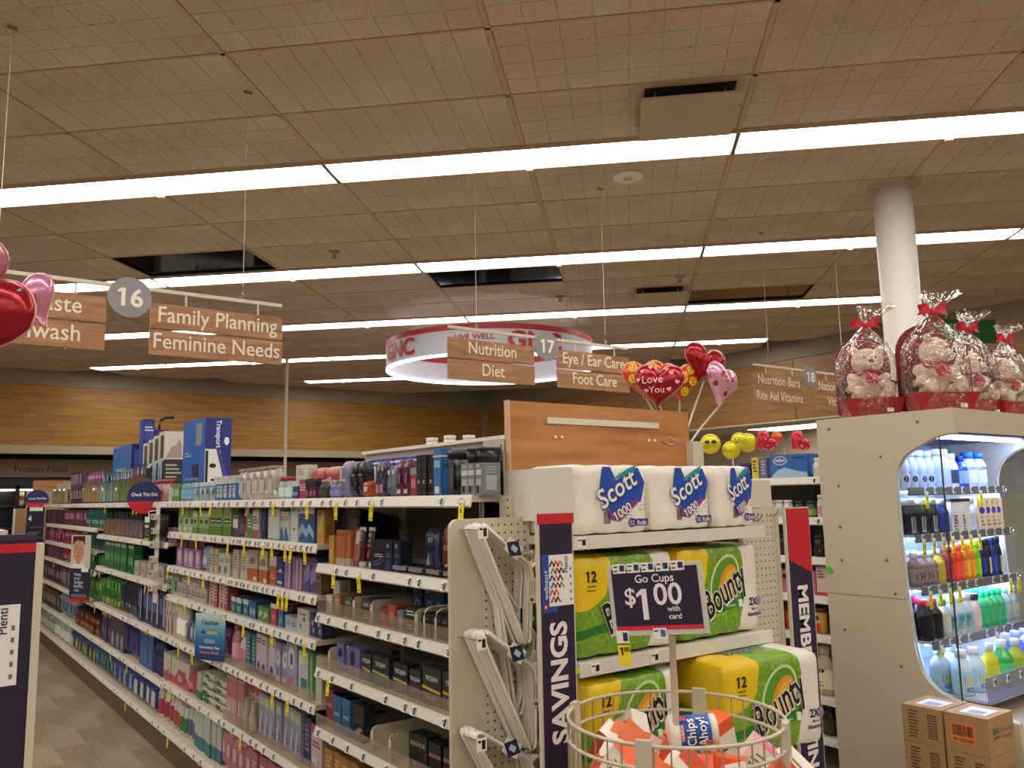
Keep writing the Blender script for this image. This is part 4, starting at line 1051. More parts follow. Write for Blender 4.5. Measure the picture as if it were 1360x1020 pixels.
run(4, 286, 301, 'box', .1, .06, .12, '#dcd8c8', 'white box with green dot', 'box', [('d', .3, .25, .22, '#3a9a7a'), ('l', .3, .9, .6, .8, 2, '#7a7468')], count=2)
run(3, 221, 234, 'box', .13, .06, .11, '#c8d4c4', 'white box with emerald disc', 'box', [('d', .5, .5, .36, '#1f9a66')], count=2)
run(3, 234, 272, 'box', .1, .06, .085, '#cfc6c0', 'small grey white box', 'box', [('l', .1, .9, .3, .7, 2, '#7a5a70')], count=6, rows=2)
run(3, 238, 268, 'box', .1, .06, .07, '#d4ccc6', 'second layer grey white box', 'box', [('l', .1, .9, .3, .7, 2, '#7a5a70')], count=5, z=.087)
run(3, 274, 300, 'box', .1, .06, .16, '#c84a4c', 'red and white carton with large letters', 'box', [('r', 0, .3, 0, 1, '#e4c8c0'), ('l', .35, .95, .2, .9, 6, '#f2d4cc')], count=4)
run(2, 219, 232, 'box', .15, .07, .22, '#e0d6ce', 'tall white pads box with pink and green edge', 'box', [('r', 0, .25, 0, .5, '#d0607a'), ('r', .3, .5, .0, .4, '#7aa858'), ('d', .6, .6, .18, '#8a7a74')], count=3)
run(2, 232, 245, 'bottle', .12, .08, .24, '#e6e0d6', 'white wipes canister', 'bottle', cap='#d8d2c6', count=2, capw=.9)
run(2, 245, 262, 'bag', .16, .08, .13, '#5a68a8', 'blue and white soft pack', 'pack', [('r', .2, .8, .3, .8, '#dcdce8')], count=3)
run(2, 262, 300, 'bag', .14, .09, .16, '#a04a8c', 'purple soft pack', 'pack', [('p', [(0, .4), (1, .7), (1, .5), (0, .2)], '#d89cc8')], count=4)
run(1, 218, 252, 'box', .2, .12, .16, '#ddd4c6', 'white napkin box with pink foot', 'box', [('b', 0, .3, '#d8506e'), ('d', .7, .35, .08, '#7a3a44')], count=3, rows=1)
run(1, 236, 262, 'bag', .2, .1, .12, '#d8365a', 'crumpled hot pink pack', 'pack', [('r', .2, .7, .3, .6, '#f0a0b0')], count=2)
run(1, 262, 275, 'box', .15, .1, .15, '#c4ccb0', 'sage box with green foot', 'box', [('b', 0, .3, '#2f9a58')], count=2)
def wipes(z, i): pass
for i in range(4):
    run(1, 268, 300, 'bag', .22, .14, .042, '#ddd8c8', '%s ivory wipes pack in the flat stack' % ['lowest', 'second', 'third', 'topmost'][i], 'pack', [('r', .2, .6, .3, .7, '#5a5648')], count=2, z=.043 * i, wob=.002)
run(0, 217, 237, 'bottle', .11, .07, .24, '#e2dad2', 'white wash bottle with magenta foot', 'bottle', [('d', .5, .62, .2, '#9a6a74', .1)], cap='#e8e2da', lab='#c82c5a', count=3, capw=.75)
run(0, 237, 246, 'bottle', .1, .07, .22, '#e2dad2', 'white wash bottle with orange foot', 'bottle', cap='#e8e2da', lab='#d8502c', count=2, capw=.75)
run(0, 246, 255, 'bottle', .1, .07, .21, '#dcdcd4', 'white wash bottle with green foot', 'bottle', cap='#b0a8c8', lab='#3a9a48', count=2, capw=.75)
run(0, 255, 266, 'bottle', .12, .07, .23, '#e0dade', 'white wash bottle with violet foot', 'bottle', [('l', .4, .55, .3, .9, 5, '#5a4a74')], cap='#b0a8b8', lab='#7a5ca8', count=2, capw=.85)
run(0, 266, 300, 'box', .15, .09, .215, '#cfd2c8', 'tall pale carton with teal and blue foot', 'box', [('b', 0, .33, '#3f7fa8'), ('r', 0, .4, 0, .33, '#3a9a78')], count=6)
# ---- fourth and fifth bays
run(4, 196, 217, 'bag', .12, .05, .19, '#2a2622', 'black carded pack', 'pack', [('r', .2, .8, .5, .7, '#8a8478')], count=5)
run(4, 160, 186, 'blister', .12, .05, .2, '#2a2838', 'floss pick pack with lavender picks', 'pack', fill='#a89cc8', n=3, count=10)
run(4, 137, 160, 'blister', .12, .05, .2, '#20362a', 'floss pick pack with orange picks', 'pack', fill='#e88a5c', n=3, count=8)
run(3, 176, 216, 'box', .14, .08, .11, '#d8cfc0', 'white clip strip carton with dark print', 'box', [('l', .2, .8, .3, .7, 3, '#5a5248')], count=5)
run(3, 137, 176, 'box', .14, .07, .24, '#1f7c46', 'tall bright green carton', 'box', [('d', .5, .4, .28, '#6cc46a', .3), ('r', .1, .9, .8, .9, '#b8e0a0')], count=9)
run(2, 183, 217, 'box', .22, .12, .26, '#20286c', 'large royal blue carton with white side panel', 'box', [('r', .1, .6, .4, .8, '#4a74c8'), ('r', .7, .95, .1, .9, '#c8c4bc')], count=5)
run(2, 160, 183, 'bag', .18, .1, .26, '#252850', 'dark indigo soft pack', 'pack', [('d', .5, .3, .22, '#b8a8b0')], count=7)
run(2, 137, 160, 'bag', .18, .1, .24, '#2f8a36', 'lime and green soft pack', 'pack', [('r', .2, .8, .1, .3, '#c8dc4a'), ('r', .1, .9, .6, .9, '#5fc04a')], count=6)
run(1, 205, 217, 'bottle', .13, .08, .24, '#252c5c', 'dark blue bottle', 'bottle', cap='#20243c', count=4)
run(1, 187, 205, 'box', .22, .12, .27, '#2556ae', 'vivid blue box with yellow strip', 'box', [('r', .1, .8, .85, .95, '#d8dc3a'), ('p', [(.2, .1), (.5, .7), (.8, .1)], '#4a8ad8')], count=3)
run(1, 168, 187, 'bag', .26, .14, .27, '#242284', 'deep blue plastic bag', 'bag', count=4)
run(1, 150, 168, 'box', .24, .14, .24, '#4a3f52', 'grey plum carton with white figure', 'box', [('d', .5, .3, .25, '#a89aa4', .35)], count=3)
run(1, 137, 150, 'box', .24, .14, .26, '#3c2a6a', 'purple carton with yellow strip', 'box', [('r', .1, .9, .82, .92, '#c8cc3a'), ('d', .5, .35, .28, '#8a7a8c')], count=3)
run(0, 186, 216, 'bag', .28, .16, .2, '#2b3a90', 'blue pack with white end', 'pack', [('r', .3, .9, .2, .7, '#d8d8dc')], count=4)
run(0, 160, 186, 'bag', .28, .16, .21, '#2c4aa0', 'blue diaper pack', 'pack', [('r', .2, .6, .2, .7, '#8fa8d8')], count=4)
run(0, 137, 160, 'bag', .26, .16, .22, '#1f5f7c', 'teal diaper pack', 'pack', [('d', .5, .5, .25, '#5fb0c0')], count=5)
# ---- the three farthest bays
run(5, 112, 136, 'bag', .13, .06, .18, '#1f7f74', 'teal hanging pack', 'pack', [('r', .2, .8, .2, .4, '#a8d8d4')], count=7)
run(4, 112, 136, 'bag', .15, .08, .17, '#1e6a5c', 'dark teal soft pack', 'pack', count=6)
run(3, 110, 136, 'box', .15, .09, .15, '#2b8c46', 'green mouth rinse carton', 'box', count=8)
run(2, 108, 136, 'bag', .17, .09, .22, '#49a83c', 'yellow green soft pack', 'pack', [('r', .2, .8, .5, .8, '#a8d84a')], count=8)
run(1, 104, 136, 'box', .3, .16, .08, '#7a2a20', 'flat maroon and orange carton', 'box', [('r', .1, .8, .3, .7, '#d8603a')], count=5)
run(1, 104, 136, 'box', .3, .16, .08, '#3a201c', 'dark brown carton stacked on maroon ones', 'box', [('r', .1, .8, .3, .7, '#c8502a')], count=5, z=.082)
run(0, 104, 136, 'bag', .22, .14, .2, '#2a4a78', 'blue pack with yellow disc', 'pack', [('d', .5, .4, .3, '#d8cc3a')], count=7)
run(5, 82, 112, 'box', .16, .08, .16, '#8c3450', 'wine red carton', 'box', [('r', .2, .8, .4, .8, '#c8a0a8')], count=8)
run(4, 84, 112, 'box', .17, .09, .16, '#c02c5c', 'hot pink carton', 'box', [('r', .2, .8, .5, .7, '#e8a0b8')], count=8)
run(3, 84, 110, 'bag', .17, .09, .16, '#c83048', 'red and pink pouch', 'pouch', [('r', .2, .8, .2, .5, '#e88a9c')], count=8)
run(2, 84, 108, 'box', .2, .1, .2, '#6a4a60', 'mauve carton', 'box', [('r', .2, .8, .2, .8, '#a8909c')], count=7)
run(1, 82, 104, 'bag', .24, .12, .22, '#8aa8b0', 'white and blue soft pack', 'pack', [('r', .2, .8, .3, .7, '#2f6aa8')], count=5)
run(0, 80, 104, 'bottle', .16, .1, .22, '#b0b4ac', 'grey white jug', 'bottle', cap='#50685c', count=8)
run(5, 57, 82, 'box', .2, .1, .16, '#6c3044', 'dark rose carton', 'box', count=6)
run(4, 57, 84, 'box', .2, .1, .16, '#a02c54', 'raspberry carton', 'box', [('r', .2, .8, .3, .7, '#d890a8')], count=7)
run(3, 57, 84, 'box', .2, .1, .16, '#80405c', 'dusty rose carton', 'box', count=7)
run(2, 57, 84, 'box', .22, .1, .2, '#50343f', 'brown plum carton', 'box', [('r', .2, .8, .3, .7, '#988088')], count=7)
run(1, 57, 82, 'box', .22, .12, .2, '#5c4638', 'brown carton', 'box', [('r', .2, .8, .3, .7, '#a09080')], count=7)
run(0, 57, 80, 'bottle', .18, .1, .2, '#9a9688', 'pale grey jug', 'bottle', cap='#404a44', count=8)
# ---- signs clipped to the run
def clip_disc(px, z, lb, r=.135):
    y = Yp(px)
    t = thing('round_shelf_sign', lb, 'sign', (GX - r * .55, y, z), -.25)
    m = M().lathe([(r, -.002), (r, .002)], NAVY, 32, smooth=False)
    k = M(); k.T = Matrix.Rotation(PI / 2, 4, 'X'); k.lathe([(r, -.002), (r, .002)], NAVY, 32, smooth=False)
    pts = [(r * math.cos(a), r * math.sin(a)) for a in [PI + .25 + i * (PI - .5) / 14 for i in range(15)]]
    k.T = None; k.poly(pts, RED, -.003); k.text('Check This Out', 0, .01, .034, col(W_), -.003, .02, fit=r * 1.5)
    k.build('disc', t)
    M().box(r * .5, r * .62, .003, .012, -.04, .0, CREAM).build('clip', t)
clip_disc(204, 1.64, 'round navy and red Check This Out sign, nearer one, on the top shelf edge', .115)
clip_disc(58, 1.66, 'round navy and red Check This Out sign at the far end of the shelving', .13)
# portrait card
pc = thing('portrait_sign', 'hanging card with a man\'s portrait reading Keep your budget healthy, too', 'sign', (GX - .10, 8.55, .72), -PI / 2 + .5)
m = M().box(-.13, .13, -.003, .003, .0, .6, col('#1d2036'))
m.rect(-.13, .13, .3, .6, col('#c9c4b8'), -.0035)
SK = col('#c98f6a'); HR = col('#221a16')
m.poly([(-.12, .3), (-.08, .35), (.03, .36), (.08, .3)], col('#e8e4dc'), -.004)
m.disc(-.03, .46, .075, SK, -.0045, 24, .1); m.rect(-.06, .0, .34, .4, SK, -.0044)
m.poly([(-.11, .5), (-.11, .59), (.05, .59), (.052, .5), (.03, .54), (-.05, .555), (-.09, .53)], HR, -.005)
for sx in (-.06, .0): m.disc(sx, .475, .011, HR, -.005, 10, .005); m.rect(sx - .015, sx + .015, .493, .498, HR, -.005)
m.poly([(-.035, .47), (-.04, .435), (-.02, .435), (-.027, .47)], col('#a8704e'), -.0052); m.disc(-.03, .41, .022, col('#a0544a'), -.0052, 12, .006)
m.rect(-.13, .13, 0, .03, RED, -.004); m.rect(.02, .11, .27, .3, col(W_), -.005)
for i, w in enumerate(['Keep', 'your', 'budget', 'healthy,', 'too.']):
    m.text(w, -.03 if i not in (2, 3) else -.01, .235 - i * .035, .042, col('#c8ccd8'), -.004, .01)
for i in range(3): m.rect(-.1, .1, .04 + i * .012, .045 + i * .012, col('#8a8ea0'), -.004)
m.build('card', pc); M().tube([(0, .003, .6), (0, .05, .63)], .004, CHROME).build('hook', pc)
fc = thing('price_list_sign', 'dark hanging card headed with a white 4 at the far end of the shelving', 'sign', (GX - .12, 11.6, 1.03), -PI / 2 + .75)
m = M().box(-.12, .12, -.003, .003, .0, .55, col('#201c34'))
m.rect(-.08, .1, .5, .545, col(W_), -.004); m.text('4', -.07, .38, .09, col(W_), -.004, .03)
for i in range(5): m.rect(-.1 + .05 * (i < 1), .1, .3 - i * .06, .31 - i * .06, col('#6a6480'), -.004)
m.build('card', fc); M().tube([(0, .003, .55), (0, .04, .57)], .004, CHROME).build('hook', fc)
bt = thing('blue_shelf_sign', 'blue hanging product card with rounded top below the red cartons', 'sign', (GX - .05, 4.80, .735), -PI / 2 + .45)
n = NT('blue_card_print'); sp_ = n.n('ShaderNodeSeparateXYZ'); n.l(n.obj(), sp_.inputs[0])
mr = n.n('ShaderNodeMapRange'); mr.inputs['From Min'].default_value = 0; mr.inputs['From Max'].default_value = .25; n.l(sp_.outputs['Z'], mr.inputs[0])
n.base(n.ramp(mr.outputs[0], [(.0, '#16305e'), (.35, '#1f5f9c'), (.62, '#4a9ac0'), (.95, '#bcd8dc')]))
m = M().box(-.115, .115, -.003, .003, 0, .25, n.m)
m.text('Clearblue', 0, .19, .036, col('#1d3f78'), -.004, .01, fit=.13); m.rect(.05, .08, .222, .236, YEL, -.004)
m.disc(-.05, .148, .016, col('#1d3f78'), -.004, 14, .008); m.rect(-.02, .06, .14, .156, col('#c8b458'), -.004); m.rect(-.04, .04, .09, .115, col('#7aa0c0'), -.004)
m.text('Unmistakably Clear', 0, .062, .02, col(W_), -.004, .02, fit=.16); m.text('Results in Words', 0, .035, .02, col('#e88aa8'), -.004, .02, fit=.15)
m.build('card', bt); M().box(-.01, .01, .0, .06, .23, .24, CREAM).build('clip', bt)
cs = thing('clip_strip', 'white vertical clip strip with little cartons between the third and fourth bays', 'clip strip', (GX - .04, 6.08, .93), -PI / 2)
M().box(-.045, .045, -.003, .003, .0, .64, WHITE).build('strip', cs)
m = M()
for i in range(6): m.box(-.05, .05, -.035, -.003, .08 + i * .095, .12 + i * .095, col('#cfc6b8')); m.rect(-.03, .03, .09 + i * .095, .11 + i * .095, col('#6a6258'), -.036)
m.build('hanging_carton', cs)
hb = thing('hanging_pack', 'black hanging product card with white header under the nearer round sign', 'pack', (GX - .06, 6.2, 1.34), -PI / 2)
m = M().box(-.09, .09, -.02, .0, 0, .15, col('#201e1d')); m.rect(-.07, .07, .125, .165, col(W_), -.021); m.rect(-.06, .05, .09, .11, col('#cfcac0'), -.021); m.rect(-.07, .07, .0, .02, col('#b8c84a'), -.021)
for i in range(3): m.rect(-.06, .06, .035 + i * .016, .042 + i * .016, col('#8a857c'), -.021)
m.build('card', hb); M().tube([(0, -.01, .165), (0, -.01, .2), (0, .06, .21)], .004, WHITE).build('hook', hb)

# ------------------------------------------------------------------ end display with paper rolls
EX0, EX1, EY = 1.64, 2.55, 1.93
ec = thing('end_display', 'cream end display of the long run holding toilet paper and paper towels', 'display', (2.1, 2.24, 0))
def L_(m, name, **k): return m.build(name, ec, **k)
def W2(x0, x1, y0, y1, z0, z1, mat, m=None): return (m or M()).box(x0 - 2.1, x1 - 2.1, y0 - 2.24, y1 - 2.24, z0, z1, mat)
L_(W2(1.6, 2.6, 2.2, 2.24, 0, 1.60, PEG), 'back_panel')
L_(W2(1.63, 1.66, 2.245, 2.27, 1.60, 1.79, CREAM2), 'upright')
u = W2(1.628, 1.634, 2.25, 2.37, 1.3, 1.79, CREAM2)
for k in range(7): W2(1.6275, 1.6285, 2.262, 2.268, 1.74 - k * .055, 1.772 - k * .055, DARK, u)
W2(1.625, 1.66, 2.245, 2.252, 1.2, 1.79, CREAM2, u)
for k in range(8): W2(1.632, 1.640, 2.2435, 2.245, 1.75 - k * .05, 1.775 - k * .05, DARK, u)
L_(u, 'slotted_upright')
L_(W2(2.50, 2.56, 2.19, 2.23, 1.6, 1.80, CREAM2, None), 'slotted_upright')
wp = L_(W2(EX0 - .005, 2.52, 2.225, 2.245, 1.60, 1.918, WOOD_PANEL), 'wood_header_panel')
L_(W2(EX0 - .008, EX0 - .004, 2.22, 2.248, 1.60, 1.92, col('#d8b088')), 'edge_band')
m = M(); W2(1.795, 2.345, 2.218, 2.2245, 1.846, 1.868, CREAM, m); m.build('sign_rail', wp)
m = M()
for xx in (1.83, 1.86, 2.29, 2.32): m.T = Matrix.Translation((xx - 2.1, 2.222 - 2.24, 1.80)) @ Matrix.Rotation(PI / 2, 4, 'X'); m.lathe([(.006, 0), (.005, .003)], col('#f0e8dc'), 10)
m.build('screw', wp)
m = M(); m.T = Matrix.Translation((2.41 - 2.1, 2.2225 - 2.24, 1.795))
m.tube([(-.05, 0, 0), (0, 0, .02), (.05, 0, -.002), (0, 0, -.008)], .0022, col('#e8dcc8'), 5, True); m.build('residue_ring', wp)
for i, (z, y) in enumerate([(1.472, EY), (1.105, EY - .01), (.765, EY - .04), (.18, EY - .08)]):
    sh = L_(W2(EX0 + .005, EX1 - .005, y, 2.2, z - .025, z, CREAM2), 'shelf')
    l = W2(EX0, EX1, y - .014, y, z - .036, z + .004, LIP); l.build('price_channel', sh)
    for xx in ([1.67] if i == 0 else [1.7, 1.95] if i == 1 else [1.8, 2.1, 2.4]):
        q = W2(xx - .018, xx + .018, y - .0165, y - .0145, z - .03, z, TAGW); W2(xx + .0, xx + .014, y - .0172, y - .0166, z - .024, z - .006, BLACK, q); W2(xx - .015, xx - .003, y - .0172, y - .0166, z - .01, z - .006, BLACK, q); q.build('price_label', sh)
L_(W2(EX0, EX1, EY - .07, 2.2, 0, .14, KICK), 'kick_plate')
BIN = col('#dbd6cc', .35, name='white_side_bin')
L_(W2(EX0 - .012, EX0 + .008, EY - .005, 2.40, 1.52, 1.684, BIN), 'side_panel')
L_(W2(EX0 - .0125, EX0 + .0, 2.385, 2.39, 1.52, 1.684, DARK), 'side_panel_seam')
# wings
L_(W2(2.57, 2.775, 2.03, 2.05, .1, 1.535, PEG), 'right_peg_panel')
L_(W2(2.565, 2.765, 2.035, 2.05, 1.537, 1.642, CREAM), 'right_header_plate')
L_(W2(2.765, 2.78, 2.02, 2.05, .1, 1.535, CREAM), 'right_edge_post')
for (xx, z) in [(2.60, 1.495), (2.62, 1.49), (2.72, 1.505)]:
    m = M(); m.T = Matrix.Translation((xx - 2.1, 2.03 - 2.24, z)); m.tube([(0, 0, 0), (0, -.03, 0), (0, -.05, .01), (0, -.055, .025)], .0025, CHROME, 6); m.build('peg_hook', ec)
def rounded(x0, x1, z0, z1, r, corners):
    P = []
    for (cx, cz, a0, nm) in ((x1 - r, z1 - r, 0, 'tr'), (x0 + r, z1 - r, PI / 2, 'tl'), (x0 + r, z0 + r, PI, 'bl'), (x1 - r, z0 + r, 1.5 * PI, 'br')):
        if nm in corners: P += [(cx + r * math.cos(a0 + i * PI / 12), cz + r * math.sin(a0 + i * PI / 12)) for i in range(7)]
        else: P.append({'tr': (x1, z1), 'tl': (x0, z1), 'bl': (x0, z0), 'br': (x1, z0)}[nm])
    return P
m = M(); m.prism([(a - 2.1, b) for a, b in rounded(1.352, 1.655, .1, 1.533, .03, ('tl', 'bl'))], 2.15 - 2.24, 2.165 - 2.24, col('#c9c0ab', .45, name='wing_metal')); L_(m, 'wing_panel')
L_(W2(1.47, 1.65, 2.147, 2.1495, .12, 1.515, PEG), 'wing_pegboard')

def vertical_sign(name, lb, x0, x1, y, z0, z1, words, rotdir, redstyle, cards=True):
    t = thing(name, lb, 'sign', ((x0 + x1) / 2, y, 0))
    w = x1 - x0
    m = M().box(-w / 2, w / 2, 0, .012, z0, z1, CREAM); m.build('frame', t)
    m = M().box(-w / 2 + .008, w / 2 - .006, -.002, 0, z0 + .01, z1 - .004, PURPLE)
    if redstyle == 'bar': m.box(-w / 2 - .001, w / 2 + .001, -.004, 0, z1 - .028, z1 + .002, RED)
    elif redstyle == 'slant': m.poly([(-w / 2 + .008, z1 - .004), (-w / 2 + .008, z1 - .20), (w / 2 - .006, z1 - .255), (w / 2 - .006, z1 - .004)], RED, -.003)
    f = m.build('face', t)
    for s, x, z, size, c, bold in words:
        M().text(s, x, z, size, c, -.0045, bold, rot=rotdir).build('lettering', f)
    return t, f
def loyalty_card(m, x, z, k, y=-.006):
    """turned loyalty card with mosaic of chevrons; x,z = centre, k = height of the card"""
    w = k * .62
    m.box(x - w / 2, x + w / 2, y, -.002, z - k / 2, z + k / 2, col('#ece9e6'))
    cs = ['#1f2a5c', '#c8283a', '#d8403a', '#6aa83a', '#e8642a', '#c8283a', '#1f3a8c', '#2a2a4a', '#e08a2a', '#2a6ab0']
    rr = random.Random(5)
    for r in range(6):
        for c in range(3 - (r > 3)):
            X = x - w * .38 + c * w * .17 + (r % 2) * w * .05; Z = z + k * (.34 - r * .14); q = w * .15
            m.poly([(X - q, Z - q * .7), (X - q * .1, Z + q * .7), (X + q * .9, Z - q * .7), (X + q * .4, Z - q * .7), (X - q * .05, Z + q * .1), (X - q * .45, Z - q * .7)], col(cs[(r * 3 + c * 2) % 10]), y - .0006)
    m.text('Plenti', x + w * .28, z + k * .3, k * .15, col('#20243a'), y - .0006, .01, rot=PI / 2)
    for i in range(5): m.rect(x + w * .36, x + w * .42, z - k * .42 + i * k * .15, z - k * .36 + i * k * .15, col('#6a6a74'), y - .0006)
t, f = vertical_sign('savings_sign', 'tall narrow purple SAVINGS sign with red top, left of the paper rolls', 1.497, 1.632, EY - .02, .2, 1.545,
    [('SAVINGS', .028, 1.07, .085, col('#f0ebe6'), .035), ('MEMBER', .028, .58, .085, col('#f0ebe6'), .035)], PI / 2, 'bar')
m = M().rect(-.058, .0, 1.265, 1.43, col('#26479c'), -.0035)
loyalty_card(m, .013, 1.355, .145)
m.text('wellness+', -.036, 1.345, .021, col('#e4e8f4'), -.0045, .01, rot=PI / 2)
m.rect(-.053, -.039, 1.275, 1.289, RED, -.0045); m.rect(-.049, -.043, 1.279, 1.285, col('#e8e8f0'), -.005)
m.build('loyalty_card_print', f)
m = M().box(.058, .074, -.008, -.0045, 1.085, 1.1, col('#c8dc3a')); m.build('yellow_clip', t)
t, f = vertical_sign('member_sign', 'tall narrow purple MEMBER SAVINGS sign with slanted red top, right of the pegboard', 2.775, 2.93, 1.985, .2, 1.535,
    [('MEMBER', -.03, 1.075, .088, col('#f0ebe6'), .035), ('SAVINGS', -.03, .63, .088, col('#f0ebe6'), .035)], -PI / 2, 'slant')

# ---- toilet paper and towels
def pack_surface(nc, nr, amp):
    def bul(o, H):
        if abs(o.y) > H[1] * .6:
            c = abs(math.sin(PI * (o.x / (2 * H[0]) + .5) * nc)); r = abs(math.sin(PI * (o.z / (2 * H[2]) + .5) * nr))
            e = amp * (c ** .5) * (.75 + .25 * r ** .4)
            o.y += (e - amp) * (1 if o.y > 0 else -1)
        if abs(o.z) > H[2] * .8: o.z -= (.004 * (1 - abs(math.sin(PI * (o.x / (2 * H[0]) + .5) * nc)))) * (1 if o.z > 0 else -1)
        return o
    return bul
TPW = NT('white_film'); q = TPW.noise(14, 4)
TPW.base(TPW.ramp(q, [(.3, '#e9e3d6'), (.7, '#f3eee3')])); TPW.rough(.28); TPW.bump(q, .35, .008); TPW = TPW.m
def tissue_pack(x, y, lb, deep, rz=0., w=.325, h=.222, d=.24):
    o = M().soft(w, d, h, TPW, .022, 24, 6, 12, pack_surface(3, 2, .008)).build('tissue_pack', None, (x, y, 1.4725), rz)
    tag(o, lb, 'toilet paper')
    yf = -d / 2
    S_ = Matrix.Translation((w * .17, 0, h * .6)) @ Matrix.Diagonal((1.45, 1, 1.38, 1)) @ Matrix.Translation((-w * .16, 0, -h * .6))
    m = M(); m.T = S_
    m.poly([(-w * .02, h * .86), (-w * .06, h * .56), (w * .06, h * .38), (w * .32, h * .5), (w * .36, h * .7), (w * .30, h * .86), (w * .24, h * .82), (w * .1, h * .72), (w * .05, h * .86)], col('#2450b0', .35), yf - .0002)
    m.poly([(w * .05, h * .72), (w * .2, h * .84), (w * .29, h * .885), (w * .26, h * .8)], col('#2a9a9c', .35), yf - .0006)
    m.poly([(-w * .0, h * .44), (w * .03, h * .32), (w * .12, h * .30), (w * .28, h * .47), (w * .3, h * .54), (w * .15, h * .44), (w * .06, h * .40)], col('#8a3f8a', .35), yf - .0008)
    l = m.build('ribbon_print', o)
    m = M(); m.T = S_
    m.text('Scott', w * .135, h * .55, .062, col('#1b3478', .35), yf - .0012, .045, rot=.52, shear=.1, hs=.92 * w / .325)
    m.text('Scott', w * .13, h * .555, .062, col('#f4f1ea', .35), yf - .0016, .015, rot=.52, shear=.1, hs=.92 * w / .325)
    m.text('1000', w * .16, h * .36, .03, col('#1b3478', .35), yf - .0014, .05, rot=.5, hs=.95 * w / .325); m.text('1000', w * .16, h * .36, .03, col('#f4f1ea', .35), yf - .0018, .015, rot=.5, hs=.95 * w / .325)
    m.T = None
    m.disc(w * .27, h * .165, .015, col('#4a3a8c'), yf - .001, 16); m.rect(w * .27, w * .485, h * .115, h * .215, col('#4a3a8c'), yf - .001)
    m.text('12', w * .27, h * .13, .02, col('#f4f1ea'), yf - .0016, .01, fit=.022); m.text('Rolls', w * .40, h * .13, .02, col('#f4f1ea'), yf - .0016, .01, fit=w * .15)
    m.disc(w * .41, h * .38, .013, col('#8a8c94'), yf - .0008, 16, .007, .4); m.disc(w * .41, h * .38, .0115, col('#efe9de'), yf - .0012, 16, .0055, .4)
    for i in range(8): m.rect(-w * .09 + i * .0035, -w * .09 + i * .0035 + .0018, h * .16, h * .34, BLACK, yf - .0008)
    m.rect(w * .05, w * .28, h * .27, h * .28, col('#8a8c94'), yf - .0008); m.rect(w * .08, w * .22, h * .235, h * .243, col('#8a8c94'), yf - .0008)
    m.build('lettering', o)
    return o
tissue_pack(1.815, 2.055, 'first white twelve-roll toilet paper pack from the left on the top shelf', 0, -.03)
tissue_pack(2.17, 2.085, 'middle white twelve-roll toilet paper pack on the top shelf', 0, .02, w=.31)
tissue_pack(2.43, 2.06, 'rightmost white toilet paper pack, narrower, with small logo', 0, .0, w=.21)
def towel_mat():
    n = NT('towel_wrap_print')
    sp = n.n('ShaderNodeSeparateXYZ'); n.l(n.obj(), sp.inputs[0])
    def math_(op, a, b):
        x = n.n('ShaderNodeMath', operation=op)
        for i, v in enumerate((a, b)):
            if isinstance(v, (int, float)): x.inputs[i].default_value = v
            elif v is not None: n.l(v, x.inputs[i])
        return x.outputs[0]
    X, Z = sp.outputs['X'], sp.outputs['Z']
    wv = math_('MULTIPLY', math_('SINE', math_('MULTIPLY', Z, 11.), 0), .025)
    xr = math_('SUBTRACT', X, wv)
    isw = math_('GREATER_THAN', math_('ADD', xr, math_('MULTIPLY', Z, -.12)), .085)
    # yellow flash, upper left
    dx = math_('MULTIPLY', math_('ADD', X, .19), 7.2); dz = math_('MULTIPLY', math_('SUBTRACT', Z, .26), 7.5)
    rr = math_('ADD', math_('MULTIPLY', dx, dx), math_('MULTIPLY', dz, dz))
    isy = math_('LESS_THAN', math_('ADD', rr, math_('MULTIPLY', math_('SINE', math_('MULTIPLY', Z, 60), 0), .06)), .8)
    # dark green band
    bz = math_('ADD', Z, math_('MULTIPLY', X, -.12))
    isb = math_('MULTIPLY', math_('GREATER_THAN', bz, .085), math_('LESS_THAN', bz, .112))
    vo = n.n('ShaderNodeTexVoronoi'); vo.inputs['Scale'].default_value = 55; n.l(n.obj(), vo.inputs['Vector'])
    g = n.ramp(vo.outputs['Distance'], [(.2, '#7fae2e'), (.5, '#6a9a24'), (.8, '#8fbc3c')])
    def mix(f, a, b):
        m = n.n('ShaderNodeMix', data_type='RGBA'); n.l(f, m.inputs[0])
        for i, v in ((6, a), (7, b)):
            if isinstance(v, str): m.inputs[i].default_value = lin(v)
            else: n.l(v, m.inputs[i])
        return m.outputs[2]
    c = mix(isb, g, '#2f7a2c'); c = mix(isy, c, '#ecc81e'); c = mix(isw, c, '#ece6da')
    n.base(c); n.rough(.3); n.bump(vo.outputs['Distance'], .2, .004)
    return n.m
TOWEL = towel_mat()
